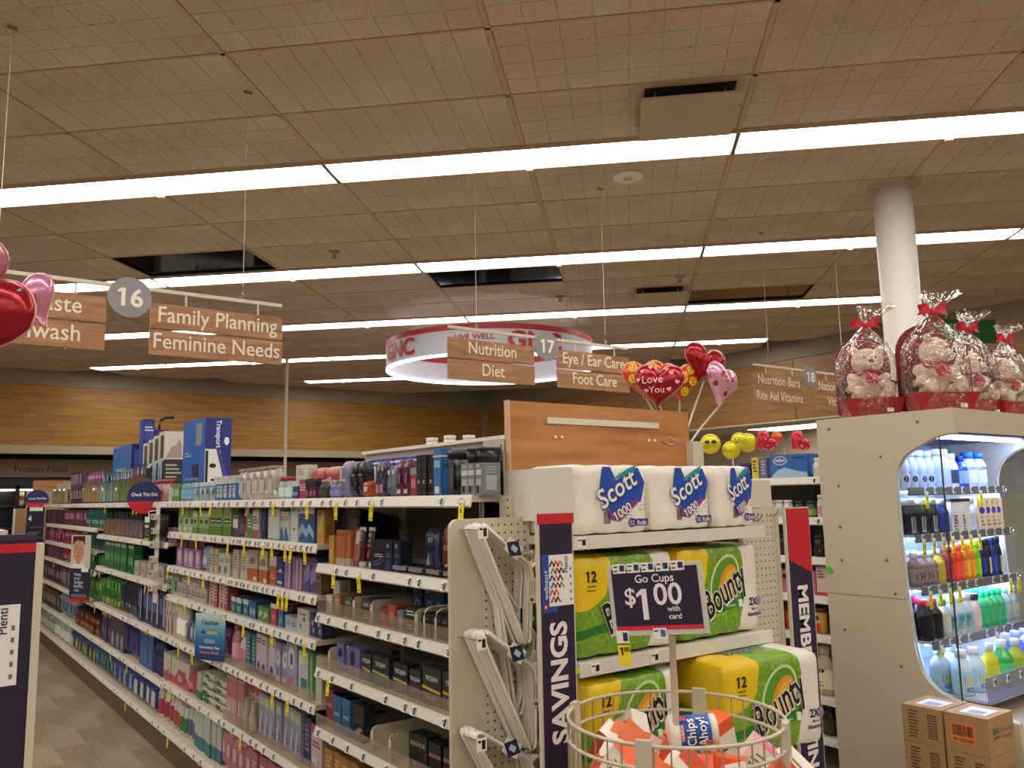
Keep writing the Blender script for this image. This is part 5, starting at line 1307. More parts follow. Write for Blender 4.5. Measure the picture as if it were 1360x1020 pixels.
def towel_pack(x, y, z, lb, rz=0., w=.44, h=.31, d=.24, logo=.02, num=True, zz=None):
    k = h / .31
    o = M().soft(w, d, .31 * k, TOWEL, .028, 24, 6, 12, pack_surface(4, 2, .007)).build('towel_pack', None, (x, y, z), rz)
    tag(o, lb, 'paper towels')
    yf = -d / 2; m = M()
    m.disc(logo, h * .60, .072, col('#cfe0a8', .35), yf - .0002, 24, .10, -.6); m.disc(logo, h * .60, .062, col('#5f9a28', .35), yf - .0005, 24, .09, -.6)
    m.disc(logo + .014, h * .56, .045, col('#e89a2c', .35), yf - .001, 24, .075, -.5); m.disc(logo + .016, h * .555, .03, col('#f0c040', .35), yf - .0014, 24, .055, -.5)
    l = m.build('emblem_print', o)
    m = M()
    m.text('Bounty', logo + .012, h * .37, .135, col('#f2efe4', .35), yf - .0018, .05, rot=.45, shear=.12, hs=.62)
    m.text('Bounty', logo + .01, h * .375, .135, col('#15140f', .35), yf - .0024, .015, rot=.45, shear=.12, hs=.62)
    m.text('12', -w * .33, h * .74, .045, col('#1a1712'), yf - .0012, .03)
    for i in range(2): m.rect(-w * .37, -w * .29, h * (.69 - i * .04), h * (.70 - i * .04), col('#5a4a1a'), yf - .001)
    m.text('2X', w * .39, h * .30, .036, col('#3a3558'), yf - .0012, .04); m.disc(w * .465, h * .34, .011, col('#8a87a0'), yf - .0012, 14, .017)
    m.text('More', w * .40, h * .24, .014, col('#3a3558'), yf - .0012, .02); m.text('Absorbent', w * .40, h * .18, .018, col('#3a3558'), yf - .0012, .04)
    m.box(w * .2, w * .245, yf - .004, yf + .01, h * .3, h * .38, col('#eef0e4')); m.rect(w * .0, w * .2, h * .3, h * .36, col('#2f8a3a'), yf - .0016)
    m.text('Full Sheets', w * .1, h * .315, .012, col('#dfe8d0'), yf - .002, .01)
    m.build('lettering', o)
    m = M(); R = Matrix.Translation((0, 0, h + .0015)) @ Matrix.Rotation(-PI / 2, 4, 'X')
    m.T = Matrix.Translation((0, -d * .1, h + .0015)) @ Matrix.Rotation(-PI / 2, 4, 'X')
    m.text('Bounty', -.01, 0, .07, col('#f2efe4', .35), 0, .05, rot=.15, shear=.1, hs=.9); m.text('Bounty', -.01, 0, .07, col('#15140f', .35), -.0006, .015, rot=.15, shear=.1, hs=.9)
    m.build('top_lettering', o)
    return o
towel_pack(1.875, 2.06, 1.1055, 'green paper towel pack on the middle shelf, left, behind the price sign', -.02)
towel_pack(2.325, 2.06, 1.1055, 'green paper towel pack on the middle shelf, right, white end showing', .02, w=.435)
towel_pack(1.865, 2.02, .7655, 'green paper towel pack on the lower shelf, left, behind the wire bin', .0, w=.40, h=.285)
towel_pack(2.35, 1.885, .7655, 'green paper towel pack jutting out of the lower shelf, right', -.13, w=.44, h=.30, d=.28)
# loose film tail of the jutting pack
o = M().ball((0, 0, 0), 1, PBAG, 10, 8, sc=(.035, .04, .11), wob=.12).build('film_tail', None, (0, 0, 0)); o.parent = bpy.data.objects['towel_pack.003']; o.location = (.225, -.03, .14)

# ---- hangers on the wing
HANG = col('#efe9de', .3, name='hanger_plastic')
def hanger_mesh():
    A0, B0 = Vector((0, 0, 0)), Vector((.385, 0, 0))
    def arc(c, r, a0, a1, n): return [(c[0] + r * math.cos(a0 + (a1 - a0) * i / n), 0, c[1] + r * math.sin(a0 + (a1 - a0) * i / n)) for i in range(n + 1)]
    path = arc((.012, 0), .012, -PI / 2, -PI * 1.5 + .5, 4)[::1]
    body = [(.012, 0, -.012)] + [(.05 + .06 * i, 0, -.012) for i in range(6)] + arc((.378, .0), .012, -PI / 2, PI / 2 - .45, 4) + [(.29, 0, .06), (.215, 0, .102), (.195, 0, .106), (.175, 0, .102), (.1, 0, .06)] + arc((.012, 0), .012, PI / 2 + .45, PI * 1.5, 4)
    m = M(); m.tube(body, .0052, HANG, 6, True)
    hk = [(.195, 0, .106), (.195, 0, .135)] + arc((.195, .16), .022, -PI / 2 + .2, PI - .3, 8)
    m.tube(hk, .0042, HANG, 6)
    return m.mesh('plastic_hanger')
HMESH = hanger_mesh()
DIA = M(); DIA.rect(-.03, .03, -.022, .022, col('#eeeae2'), 0); DIA.poly([(-.035, 0), (0, .028), (.035, 0), (0, -.028)], col('#1e2a4c'), -.001); DIA.rect(-.012, .012, -.008, .008, col('#c8d0e0'), -.002)
DIA = DIA.box(-.03, .03, .0005, .003, -.022, .022, TAGW).mesh('band_label')
CARDM = M().box(-.02, .055, -.001, .001, -.02, .02, TAGW)
CARDM.text('8', .043, -.008, .018, BLACK, -.0015, .04, rot=-.3)
for i in range(3): CARDM.rect(-.012, .03, -.012 + i * .009, -.01 + i * .009, col('#4a4a52'), -.0015)
CARDM = CARDM.mesh('count_card')
def bundle(x, y, z, ang, n, where, mir=1, label=True):
    for i in range(n):
        o = bpy.data.objects.new('plastic_hanger', HMESH); COL.objects.link(o)
        o.location = (x + random.uniform(-.003, .003) + i * .0015, y - i * .0098, z + random.uniform(-.003, .003)); o.rotation_euler = (0, ang + random.uniform(-.015, .015), 0)
        if mir < 0: o.scale = (1, 1, -1)
        tag(o, 'white plastic hanger in the %s' % where, 'hanger', 'hangers of the %s' % where)
        if i == n - 1 and label:
            q = bpy.data.objects.new('band_label', DIA); COL.objects.link(q); q.parent = o; q.location = (.11, -.006, .07 if mir > 0 else .07)
            q.rotation_euler = (0, -.5, 0)
            q = bpy.data.objects.new('count_card', CARDM); COL.objects.link(q); q.parent = o; q.location = (.24, -.007, .085); q.rotation_euler = (0, .5, 0)
def wing_peg(x, z, lb):
    t = thing('peg_hook', lb, 'peg hook', (x, 2.15, z))
    M().tube([(0, 0, 0), (0, -.118, 0), (0, -.125, .005)], .002, CHROME, 6).build('rod', t)
    q = M().box(-.017, .017, -.128, -.126, -.024, .012, TAGW); q.rect(.0, .012, -.018, .006, BLACK, -.1285); q.rect(-.013, -.003, .0, .006, BLACK, -.1285)
    q.build('label_plate', t)
bundle(1.405, 2.135, 1.515, 1.15, 8, 'topmost bundle on the wing panel')
bundle(1.40, 2.135, 1.205, 1.12, 9, 'middle bundle left of the SAVINGS sign')
bundle(1.375, 2.13, .93, 1.05, 8, 'lowest bundle on the wing panel')
bundle(1.50, 2.135, 1.33, 1.42, 4, 'small bundle tucked beside the SAVINGS sign')
wing_peg(1.385, 1.503, 'peg hook holding the topmost hanger bundle'); wing_peg(1.375, 1.19, 'peg hook holding the middle hanger bundle'); wing_peg(1.37, .915, 'peg hook holding the lowest hanger bundle')

# ------------------------------------------------------------------ wire bin with cookie packs
BX, BY, BR, BZ = 1.623, 1.525, .27, 1.04
bn = thing('wire_bin', 'round cream wire dump bin full of orange snack packs', 'bin', (BX, BY, 0))
WB = col('#c9bfa9', .35, name='bin_wire')
def ring(z, r, t=.0045, n=48): return M().tube([(r * math.cos(2 * PI * i / n), r * math.sin(2 * PI * i / n), z) for i in range(n)], t, WB, 6, True)
for z in (BZ, BZ - .05, BZ - .2, BZ - .35, BZ - .5, .12): ring(z, BR).build('hoop', bn)
wm = M().tube([(BR, 0, .12), (BR, 0, BZ)], .0021, WB, 5).mesh('upright_wire')
for i in range(44):
    place('upright_wire', wm, bn, (0, 0, 0), 2 * PI * i / 44)
for i in range(4):
    a = math.radians(200 + 90 * i + 8)
    o = M().box(BR - .008, BR + .008, -.018, .018, 0, BZ + .012, WB).build('post', bn, (0, 0, 0)); o.rotation_euler = (0, 0, a)
M().lathe([(BR - .01, .70), (BR - .01, .71)], col('#b8ad98'), 32).build('false_bottom', bn)
random.seed(21)
OC = ['#e8602a', '#e2703a', '#dc5426']
def snack_proto(c, v):
    w, d, h = .105, .055, .15
    m = M().box(-w / 2, w / 2, -d / 2, d / 2, 0, h, col('#ece4d8', .35))
    m.rect(-w / 2, w / 2, h * .78, h, col(c, .35), -d / 2 - .0006); m.poly([(-w / 2, 0), (-w / 2, h * .4), (w * .1, 0)], col(c, .35), -d / 2 - .0006)
    m.disc(0, h * .5, w * .33, col('#f2ece0'), -d / 2 - .001, 18, w * .28); m.disc(w * .1, h * .22, w * .2, col('#e0a03c'), -d / 2 - .0012, 14)
    m.text('Goldfish', 0, h * .47, .022, col('#3a2a24'), -d / 2 - .0018, .01, rot=.2, fit=None, shear=.2, hs=.9) if 0 else m.rect(-w * .28, w * .26, h * .48, h * .54, col('#5a3a2c'), -d / 2 - .0016)
    for j in range(9): m.rect(-w * .4, w * (.4 - .07 * (j % 3)), h * (.06 + j * .095), h * (.09 + j * .095), col('#6a625c'), d / 2 + .0008)
    m.box(w / 2 - .001, w / 2 + .0008, -d / 2, d / 2, 0, h * .45, col(c, .35))
    m.box(-w / 2, w / 2, -d / 2, d / 2, h, h + .0008, col(c, .35))
    return m.mesh('snack_carton')
SN = [snack_proto(c, i) for i, c in enumerate(OC)]
k = 0
for rr_, n_, z in ((.0, 1, .80), (.11, 6, .80), (.19, 11, .81), (.06, 4, .865), (.15, 8, .865), (.18, 9, .88)):
    for i in range(n_):
        a = 2 * PI * (i + .5 * (k % 2)) / n_ + random.uniform(-.2, .2)
        o = bpy.data.objects.new('snack_carton', SN[k % 3]); COL.objects.link(o)
        o.location = (BX + rr_ * math.cos(a), BY + rr_ * math.sin(a), z + random.uniform(-.02, .01))
        o.rotation_euler = (random.uniform(-1.3, 1.3), random.uniform(-.9, .9), random.uniform(-PI, PI))
        tag(o, 'small orange and white snack carton lying in the wire bin', 'snack box', 'snack cartons in the bin'); k += 1
# the blue cup
cup = thing('snack_cup', 'blue and white cookie cup lying on top of the orange cartons', 'cup', (BX + .03, BY - .03, 1.005))
cup.scale = (.84, .84, .84); cup.rotation_euler = (0, -PI / 2 - .08, math.radians(-36))
CB = col('#1f62b8', .3)
b = M().lathe([(.042, -.065), (.049, .052)], CB, 28).build('cup_wall', cup)
M().lathe([(.036, -.072), (.044, -.07), (.0435, -.05)], WHITE, 28).build('base_rim', cup)
M().lathe([(.0505, .044), (.052, .05), (.052, .066), (.044, .072)], WHITE, 28).build('lid', cup)
def wrap_text(s, ang, z, size, mat, bold, rad, name):
    vs, fs, a_, b_ = text_geo(s, bold); v = []
    for p, q in vs:
        th = ang + (q * size) / rad
        v.append(((rad) * math.cos(th), rad * math.sin(th), z - p * size * -1))
    M().add(v, fs, mat).build(name, cup)
# lettering reads across the lying cup
def wrap_text2(s, ang, z, size, mat, bold, rad):
    vs, fs, a_, b_ = text_geo(s, bold)
    return [(rad * math.cos(ang + p * size / rad), rad * math.sin(ang + p * size / rad), z + q * size) for p, q in vs], fs
CUPA = -PI / 2 + .2
m = M()
for s, a, z, sz in (('Chips', CUPA, .0, .037), ('Ahoy!', CUPA, -.034, .037)):
    for bo, c, rd in ((.06, '#1a3a8c', .0495), (.015, '#f2f0ea', .0503)):
        v, f = wrap_text2(s, a, z, sz, col(c, .35), bo, rd); m.add(v, f, col(c, .35))
v, f = wrap_text2('NABISCO', CUPA, .034, .011, RED, .02, .0505); m.add(v, f, col('#f2e8e8'))
m.build('lettering', cup)
m = M()
def patch(a0, a1, z0, z1, c, rad):
    n = 6; v = []; f = []
    for i in range(n + 1):
        a = a0 + (a1 - a0) * i / n; v += [(rad * math.cos(a), rad * math.sin(a), z0), (rad * math.cos(a), rad * math.sin(a), z1)]
    for i in range(n): f.append((2 * i, 2 * i + 2, 2 * i + 3, 2 * i + 1))
    m.add(v, f, col(c, .35))
patch(CUPA - .45, CUPA + .45, .031, .045, '#c8283a', .0498)
patch(CUPA + .75, CUPA + 1.1, .02, .045, '#c8283a', .0497)
patch(CUPA - .9, CUPA - .55, -.045, -.01, '#c07a34', .0485)
m.build('print_patch', cup)
# price sign on the bin pole
ps = thing('price_sign', 'purple framed sign on a pole reading Go Cups $1.00 with card', 'price sign', (1.60, 1.50, 0))
ps.rotation_euler = (0, 0, math.radians(-62))
M().tube([(0, .0, .72), (0, .0, 1.245)], .0085, CREAM, 10).build('pole', ps)
bd = M().box(-.145, .145, -.006, .006, 1.225, 1.43, col('#cfcabf', .35)).build('frame', ps)
m = M().rect(-.132, .132, 1.24, 1.42, PURPLE, -.0068); m.rect(-.132, .132, 1.24, 1.252, col('#d82440'), -.0072); fc = m.build('printed_card', bd)
m = M(); tw = col('#efe9ef')
m.text('Go Cups', .0, 1.378, .033, tw, -.0078, .012); m.text('$', -.08, 1.315, .07, tw, -.0078, .012); m.text('1', -.036, 1.272, .125, tw, -.0078, .018); m.text('00', .036, 1.312, .088, tw, -.0078, .015)
m.text('with', .05, 1.292, .022, tw, -.0078, .015); m.text('card', .052, 1.27, .022, tw, -.0078, .015)
m.build('lettering', fc)
for i in range(5):
    q = M().box(-.02, .02, -.0095, -.007, 1.408, 1.436, TAGW); q.rect(.002, .017, 1.414, 1.432, col('#2a3a5c'), -.01); q.rect(-.017, -.004, 1.426, 1.43, BLACK, -.01); q.rect(-.017, -.006, 1.413, 1.417, BLACK, -.01)
    o = q.build('price_label', bd, (-.105 + i * .045, 0, 0))
q = M().box(-.02, .02, -.0095, -.007, 1.215, 1.245, TAGW); q.rect(.002, .017, 1.22, 1.24, col('#3a7ab0'), -.01); q.rect(-.017, -.004, 1.235, 1.239, BLACK, -.01); q.build('price_label', bd, (0, 0, 0))
q = M().box(-.135, -.097, -.0095, -.007, 1.205, 1.24, TAGW); q.rect(-.115, -.1, 1.21, 1.235, col('#2a3a5c'), -.01); q.box(-.135, -.097, -.0095, -.007, 1.14, 1.205, YEL); q.rect(-.135, -.097, 1.2, 1.203, BLACK, -.0105)
q.text('1', -.122, 1.17, .032, BLACK, -.0105, .03); q.text('00', -.107, 1.18, .019, BLACK, -.0105, .03); q.build('yellow_price_tag', bd)
m = bd.matrix_basis
bd.matrix_basis = Matrix.Translation((-.035, 0, 1.33)) @ Matrix.Rotation(math.radians(-4.5), 4, 'Y') @ Matrix.Scale(.86, 4) @ Matrix.Translation((0, 0, -1.325))

# ------------------------------------------------------------------ near left sign
LX = .226
t = thing('end_sign_left', 'near purple and red loyalty sign cut by the left edge of the photo', 'sign', (LX - .24, 1.85, 0))
M().box(.238, .252, -.004, .03, 0, 1.527, col('#cfc6b0', .4)).build('edge_post', t)
f = M().box(-.2, .238, 0, .012, .1, 1.545, PURPLE).build('face', t)
M().box(-.2, .2385, -.0015, 0, 1.511, 1.528, RED).box(-.2, .239, -.002, .014, 1.534, 1.5452, col('#352648')).build('red_band', f)
m = M(); loyalty_card(m, .172, 1.342, .147, -.004); m.rect(.045, .12, 1.26, 1.43, col('#26479c'), -.003)
m.text('wellness+', .105, 1.345, .021, col('#e4e8f4'), -.004, .01, rot=PI / 2); m.build('loyalty_card_print', f)
M().text('SAVINGS', .17, .85, .12, col('#f0ebe6'), -.004, .035, rot=PI / 2).build('lettering', f)
# the end display this sign is fixed to
bay('end of the neighbouring shelving beyond the near left sign', 'neighbouring run of shelving', (-.47, 2.86, 0), PI / 2, 1.2, .45, [.185, .6, 1.0, 1.3], 1.5, 0)
bay('second bay of the neighbouring shelving on the left', 'neighbouring run of shelving', (-.47, 4.08, 0), PI / 2, 1.2, .45, [.185, .6, 1.0, 1.3], 1.5, 0)
lt = thing('end_shelf', 'cream metal shelf top just over the near left sign', 'shelf', (-.1, 2.06, 0))
M().box(-.3, .28, -.17, .17, 1.535, 1.552, col('#cfc9b8')).build('shelf_top', lt)
M().box(-.3, .26, -.12, -.10, 1.552, 1.566, col('#d8d2c4')).build('rail', lt)
M().box(-.3, .26, .15, .17, 0, 1.535, CREAM2).build('back_panel', lt)

# ------------------------------------------------------------------ balloons
def heart_outline(n=44):
    P = []
    for i in range(n):
        t_ = 2 * PI * i / n
        x = 16 * math.sin(t_) ** 3; y = 13 * math.cos(t_) - 5 * math.cos(2 * t_) - 2 * math.cos(3 * t_) - math.cos(4 * t_)
        P.append((x / 17, y / 17 + .05))
    return P
def foil_mesh(m, outline, r, th, mat, rim=None, seed=0):
    rr = random.Random(seed); n = len(outline)
    ph = rr.uniform(0, 6)
    for sgn in (-1, 1):
        v = []; f = []; rings = [1., .97, .9, .78, .62, .42, .2]
        for j, s in enumerate(rings):
            for i, (a, b) in enumerate(outline):
                y = th * (1 - s ** 2) ** .55
                wr = 1 + (.05 * math.sin(i * 2.4 + ph) * (s > .6)) * (1 - abs(s - .85))
                v.append((a * r * s, sgn * -y * wr, b * r * s))
        v.append((0, sgn * -th, .02 * r))
        for j in range(len(rings) - 1):
            for i in range(n):
                k = (i + 1) % n; q = (j * n + i, j * n + k, (j + 1) * n + k, (j + 1) * n + i)
                f.append(q if sgn > 0 else q[::-1])
        c = len(rings) * n; b0 = (len(rings) - 1) * n
        for i in range(n): f.append((b0 + i, b0 + (i + 1) % n, c) if sgn > 0 else (b0 + (i + 1) % n, b0 + i, c))
        m.add(v, f, mat, True)
    if rim:
        m.tube([(a * r * 1.01, 0, b * r * 1.01) for a, b in outline], r * .018, rim, 5, True)
    return m
def foil(name, c1, c2=None, scale=30, rough=.22):
    n = NT(name)
    if c2:
        vo = n.n('ShaderNodeTexVoronoi'); vo.inputs['Scale'].default_value = scale; n.l(n.obj(), vo.inputs['Vector'])
        n.base(n.ramp(vo.outputs['Distance'], [(.22, c2), (.3, c1)]))
    else: n.b.inputs['Base Color'].default_value = lin(c1)
    q = n.noise(26, 2); n.bump(q, .35, .006); n.rough(rough); n.b.inputs['Metallic'].default_value = .45
    return n.m
RIMR = col('#f0a8b0', .3)
def heart_balloon(lb, loc, r, rot, mat, deco, parent_string=None, group=None, shape=None, th=None, seed=0):
    o = foil_mesh(M(), shape or heart_outline(), r, th or r * .42, mat, RIMR, seed).build('foil_balloon', None, loc)
    o.rotation_euler = rot; tag(o, lb, 'balloon', group)
    if deco: deco(o, r, th or r * .42)
    return o
def on_front(r, th, pts):
    out = []
    for x, z in pts:
        s = min(.98, math.hypot(x, z) / r); out.append((x, -th * (1 - s ** 2) ** .55 - .0015, z))
    return out
def flat_on(o, r, th, s, x, z, size, mat, bold=.0, rot=0., name='lettering'):
    vs, fs, a, b = text_geo(s, bold)
    c, sn = math.cos(rot), math.sin(rot)
    P = [(x + (p * c - q * sn) * size, z + (p * sn + q * c) * size) for p, q in vs]
    return M().add(on_front(r, th, P), fs, mat).build(name, o)
def mini_hearts(o, r, th, spots, size, mat, name='heart_print'):
    H = heart_outline(16); m = M()
    for x, z, a in spots:
        P = [(x * r + size * (p * math.cos(a) - q * math.sin(a)), z * r + size * (p * math.sin(a) + q * math.cos(a))) for p, q in H]
        m.add([(0, 0, 0)] * 0 + on_front(r, th + .002, P), [tuple(range(len(P)))], mat)
    m.build(name, o)
FR = foil('red_foil', '#a01a2c'); FP = foil('pink_foil', '#d896b0'); FO = foil('orange_foil', '#d8602a'); FD = foil('deep_red_foil', '#a01828')
FYE = foil('yellow_foil', '#d8cc20', rough=.3); FRD = foil('red_dotted_foil', '#c02838', '#f0b8b8', 40); FPD = foil('pink_foil_dots', '#dba2ba', '#8a3a54', 22)
def d_love(o, r, th):
    flat_on(o, r, th, 'Love', -.02, .0, r * .42, col('#f4d0d0'), .0, .1); flat_on(o, r, th, 'You', .0, -r * .36, r * .36, col('#f4d0d0'), .0, .1)
    mini_hearts(o, r, th, [(.5, .42, .2), (.72, .1, -.3), (-.6, .45, .3), (-.75, .1, 0), (.45, -.2, .4), (-.4, -.3, -.2), (.3, .55, 0), (-.3, .6, .2)], r * .1, col('#f0a0a8'))
def smile(o, r, th, x, z, R, c='#f0c020'):
    m = M()
    def dd(cx, cz, rx, rz, e):
        return [(px_, py_ - e, pz_) for px_, py_, pz_ in on_front(r, th, [(cx + rx * math.cos(2 * PI * i / 16), cz + rz * math.sin(2 * PI * i / 16)) for i in range(16)])]
    m.add(dd(x, z, R, R, .001), [tuple(range(16))], col(c, .35))
    for s in (-1, 1): m.add(dd(x + s * R * .35, z + R * .25, R * .12, R * .2, .002), [tuple(range(16))], K2)
    m.add(dd(x, z - R * .4, R * .4, R * .09, .002), [tuple(range(16))], K2)
    m.build('smile_print', o)
K2 = col('#30201a')
def d_smile(o, r, th):
    for x, z in ((-.45, .45), (.4, .45), (0, .05), (.45, -.05), (-.45, -.05), (.05, -.5)): smile(o, r, th, x * r, z * r, r * .2)
VIEW = -math.radians(36.56)
YAWF = VIEW
BB = (2.50, 2.27)
def balloon_post(loc, r, lb, rotz, mat, deco, seed, tiltx=0., tilty=0.):
    o = heart_balloon(lb, loc, r, (tiltx, tilty, rotz), mat, deco, seed=seed)
    base = Vector((BB[0], BB[1], 1.73)); top = Vector(loc) - Vector((0, 0, r * .78))
    inv = (Matrix.Translation(loc) @ Matrix.LocRotScale(None, o.rotation_euler, None)).inverted()
    M().tube([inv @ base, inv @ (base.lerp(top, .5) + Vector((.0, 0, .01))), inv @ top], .0042, WHITE, 6).build('balloon_stick', o)
    return o
balloon_post((2.450, 2.310, 2.035), 0.106, 'front red heart balloon lettered Love You in the balloon bunch', VIEW - .3, FR, d_love, 1, tilty=.1)
balloon_post((2.560, 2.300, 2.055), 0.095, 'orange red heart balloon covered in smiling faces', VIEW + .3, FO, d_smile, 2)
balloon_post((2.470, 2.410, 2.075), 0.095, 'orange heart balloon peeking out behind the red one', VIEW - .2, FO, d_smile, 3)
balloon_post((2.645, 2.240, 2.130), 0.095, 'topmost dark red heart balloon with white outline', VIEW + .2, FD, lambda o, r, th: mini_hearts(o, r, th, [(-.4, .2, 0), (.4, .2, .2), (0, -.3, 0)], r * .28, FR), 4, tilty=.35)
balloon_post((2.655, 2.160, 2.035), 0.099, 'pale pink heart balloon with tiny red spots', VIEW + .7, FPD, lambda o, r, th: mini_hearts(o, r, th, [(-.4, .3, 0), (.35, .35, .2), (0, -.3, 0), (-.2, .0, 0)], r * .07, RED), 5, tilty=.3)
tg = M().box(-.008, .008, -.002, .002, -.012, .012, WHITE).mesh('x')
pst = thing('balloon_holder', 'cream post and cup holding the balloon sticks behind the toilet paper', 'holder', (BB[0], BB[1] - .005, 1.6))
M().lathe([(.02, 0), (.022, .13)], CREAM, 12).build('cup', pst)
# left balloons
heart_balloon('near red heart balloon with silver streamer at the left edge', (.085, 1.81, 1.955), .125, (0, .5, VIEW), FR, lambda o, r, th: M().tube([(r * (-.3 + .1 * i), -th - .006 + .003 * (i % 2) + .03 * (i / 9) ** 2 * 1.5, r * (-.5 + .13 * i)) for i in range(10)], [.004 + .003 * (i % 2) for i in range(10)], col('#c9c6c4', .2, .9), 7).build('silver_streamer', o), seed=7)
heart_balloon('pink heart balloon above the near red one at the left edge', (.085, 1.86, 2.06), .085, (.5, .2, VIEW), FP, None, seed=8)
heart_balloon('pink foil balloon with red heart print right of the near red balloon', (.185, 1.80, 1.985), .062, (0, -.6, VIEW), FP, lambda o, r, th: mini_hearts(o, r, th, [(.1, -.2, 0)], r * .35, RED), seed=9)
for (x, z) in ((.075, 1.84), (.06, 1.96), (.175, 1.92)): pass
st = M().tube([(.08, 1.85, 1.55), (.075, 1.85, 1.84)], .004, WHITE, 6).build('balloon_stick'); tag(st, 'white balloon stick rising from the shelf at the left edge', 'stick')
# far little balloons on the next run
def blob(lb, loc, r, mat, deco=None, seed=0):
    n_ = 28; O = [(math.cos(2 * PI * i / n_), math.sin(2 * PI * i / n_)) for i in range(n_)]
    return heart_balloon(lb, loc, r, (0, 0, VIEW - .2), mat, deco, shape=O, th=r * .7, seed=seed)
def d_shades(o, r, th):
    m = M()
    for s in (-1, 1):
        m.add([(a, b - .002, c) for a, b, c in on_front(r, th, [(s * r * .32 + r * .27 * math.cos(2 * PI * i / 12), r * .15 + r * .17 * math.sin(2 * PI * i / 12)) for i in range(12)])], [tuple(range(12))], K2)
    m.add([(a, b - .002, c) for a, b, c in on_front(r, th, [(-r * .6, r * .25), (r * .6, r * .25), (r * .6, r * .18), (-r * .6, r * .18)])], [(0, 1, 2, 3)], K2)
    m.build('sunglasses_print', o)
blob('yellow smiley balloon wearing sunglasses', (4.09, 3.44, 1.90), .062, FYE, d_shades)
blob('yellow balloon low in the middle of the smiley cluster', (4.2, 3.37, 1.86), .055, FYE, None, 1)
blob('yellow balloon with small face, high in the smiley cluster', (4.235, 3.33, 1.915), .052, FYE, lambda o, r, th: smile(o, r, th, -r * .3, 0, r * .5, '#d8cc20'), 2)
blob('rightmost yellow balloon of the smiley cluster', (4.30, 3.32, 1.905), .06, FYE, None, 3)
FRB = [(4.37, 3.24, 1.905, 'left red dotted mini heart balloon over the blue box'), (4.55, 3.12, 1.90, 'right red dotted mini heart balloon over the blue box')]
for x, y, z, lb in FRB: heart_balloon(lb, (x, y, z), .075, (0, .9, VIEW), FRD, None, seed=4)
blob('small orange mini balloon between two red dotted ones', (4.47, 3.22, 1.935), .035, FO)
for x, y in ((4.2, 3.36), (4.47, 3.17)):
    q = M().tube([(x, y, 1.655), (x, y, 1.87)], .004, WHITE, 6).build('balloon_stick'); tag(q, 'white stick holding the %s mini balloons' % ('yellow' if x < 4.3 else 'red'), 'stick')

# ------------------------------------------------------------------ open drinks cooler
CX0, CX1 = 3.73, 4.78
co = thing('drinks_cooler', 'cream open front drinks cooler glowing blue inside, at the right edge', 'cooler', (CX0, 2.1, 0))
def K(m, name, par=None, off=(0, 0, 0)):
    return m.build(name, par or co)
def YZ(pts, x0, x1, mat, m=None):
    m = m or M(); n = len(pts)
    v = [(x0, a - 2.1, b) for a, b in pts] + [(x1, a - 2.1, b) for a, b in pts]
    m.add(v, [tuple(range(n)), tuple(range(2 * n - 1, n - 1, -1))] + [(i, (i + 1) % n, (i + 1) % n + n, i + n)[::-1] for i in range(n)], mat)
    return m
COOL = col('#c9bea8', .38, name='cooler_enamel')
inner = [(1.77, 1.838), (1.80, 1.838), (1.86, 1.825), (1.917, 1.797), (1.965, 1.776), (2.01, 1.745), (2.04, 1.70), (2.055, 1.64), (2.058, 1.55), (2.055, 1.30), (2.047, 1.10), (2.035, .95), (2.024, .86), (2.005, .79), (1.975, .745), (1.935, .712), (1.87, .69), (1.70, .66), (1.62, .64)]
def cside(x0, x1, name, lay):
    # C shaped end panel built from strips between the inner curve and the outer rectangle
    m = M()
    top = [(2.45, 1.951), (1.77, 1.951)] + [(a, b) for a, b in inner[:7]] + [(2.45, 1.70)]
    YZ(top, x0, x1, COOL, m)
    mid = [(2.45, 1.70)] + [(a, b) for a, b in inner[6:11]] + [(2.45, 1.10)]
    YZ(mid, x0, x1, COOL, m)
    low = [(2.45, 1.097)] + [(2.047, 1.097)] + [(a, b) for a, b in inner[11:]] + [(1.58, .1), (2.45, .1)]
    YZ(low, x0, x1, COOL, m)
    o = K(m, name)
    return o
l = cside(0, .035, 'end_panel', 0); r_ = cside(CX1 - CX0 - .035, CX1 - CX0, 'end_panel', 1)
sc = M()
for (y, z) in [(2.38, 1.90), (2.35, 1.62), (2.355, 1.42), (2.36, 1.26), (2.37, .93), (2.13, 1.27), (2.12, 1.75), (2.10, 1.12), (1.93, 1.90), (2.1, .8)]:
    sc.T = Matrix.Translation((-.0015, y - 2.1, z)) @ Matrix.Rotation(-PI / 2, 4, 'Y'); sc.lathe([(.007, 0), (.006, .002)], col('#8d8470', .4), 12); sc.lathe([(.003, .0022), (.002, .0028)], BLACK, 8)
sc.build('screw', l)
# edge trim, its glow put in as a plain pale colour
m = M()
m.tube([(.018, a - 2.1, b) for a, b in inner], .006, col('#e4e0da', .4), 6); m.build('edge_trim', l)
m = M(); m.tube([(CX1 - CX0 - .018, a - 2.1, b) for a, b in inner], .006, col('#e4e0da', .4), 6); m.build('edge_trim', r_)
gp = [(1.845, 1.84)] + inner[3:17] + [(1.845, .68)]
YZ([(1.845, 1.83)] + [(a, b) for a, b in inner[2:17]] + [(1.845, .685)], .012, .016, GLASS).build('glass_pane', l)
M().box(.01, .018, 1.843 - 2.1, 1.847 - 2.1, .69, 1.83, col('#2c3a3a', .3)).build('glass_edge', l)
YZ([(1.77, 1.83)] + [(a, b) for a, b in inner[2:17]] + [(1.77, .67)], CX1 - CX0 - .02, CX1 - CX0 - .016, GLASS).build('glass_pane', r_)
CI = col('#c8d8f4', .4, name='cooler_liner')
K(M().box(.035, CX1 - CX0 - .035, .30, .35, .1, 1.90, CI), 'back_liner')
K(M().box(.035, CX1 - CX0 - .035, -.33, .35, 1.845, 1.951, COOL), 'canopy')
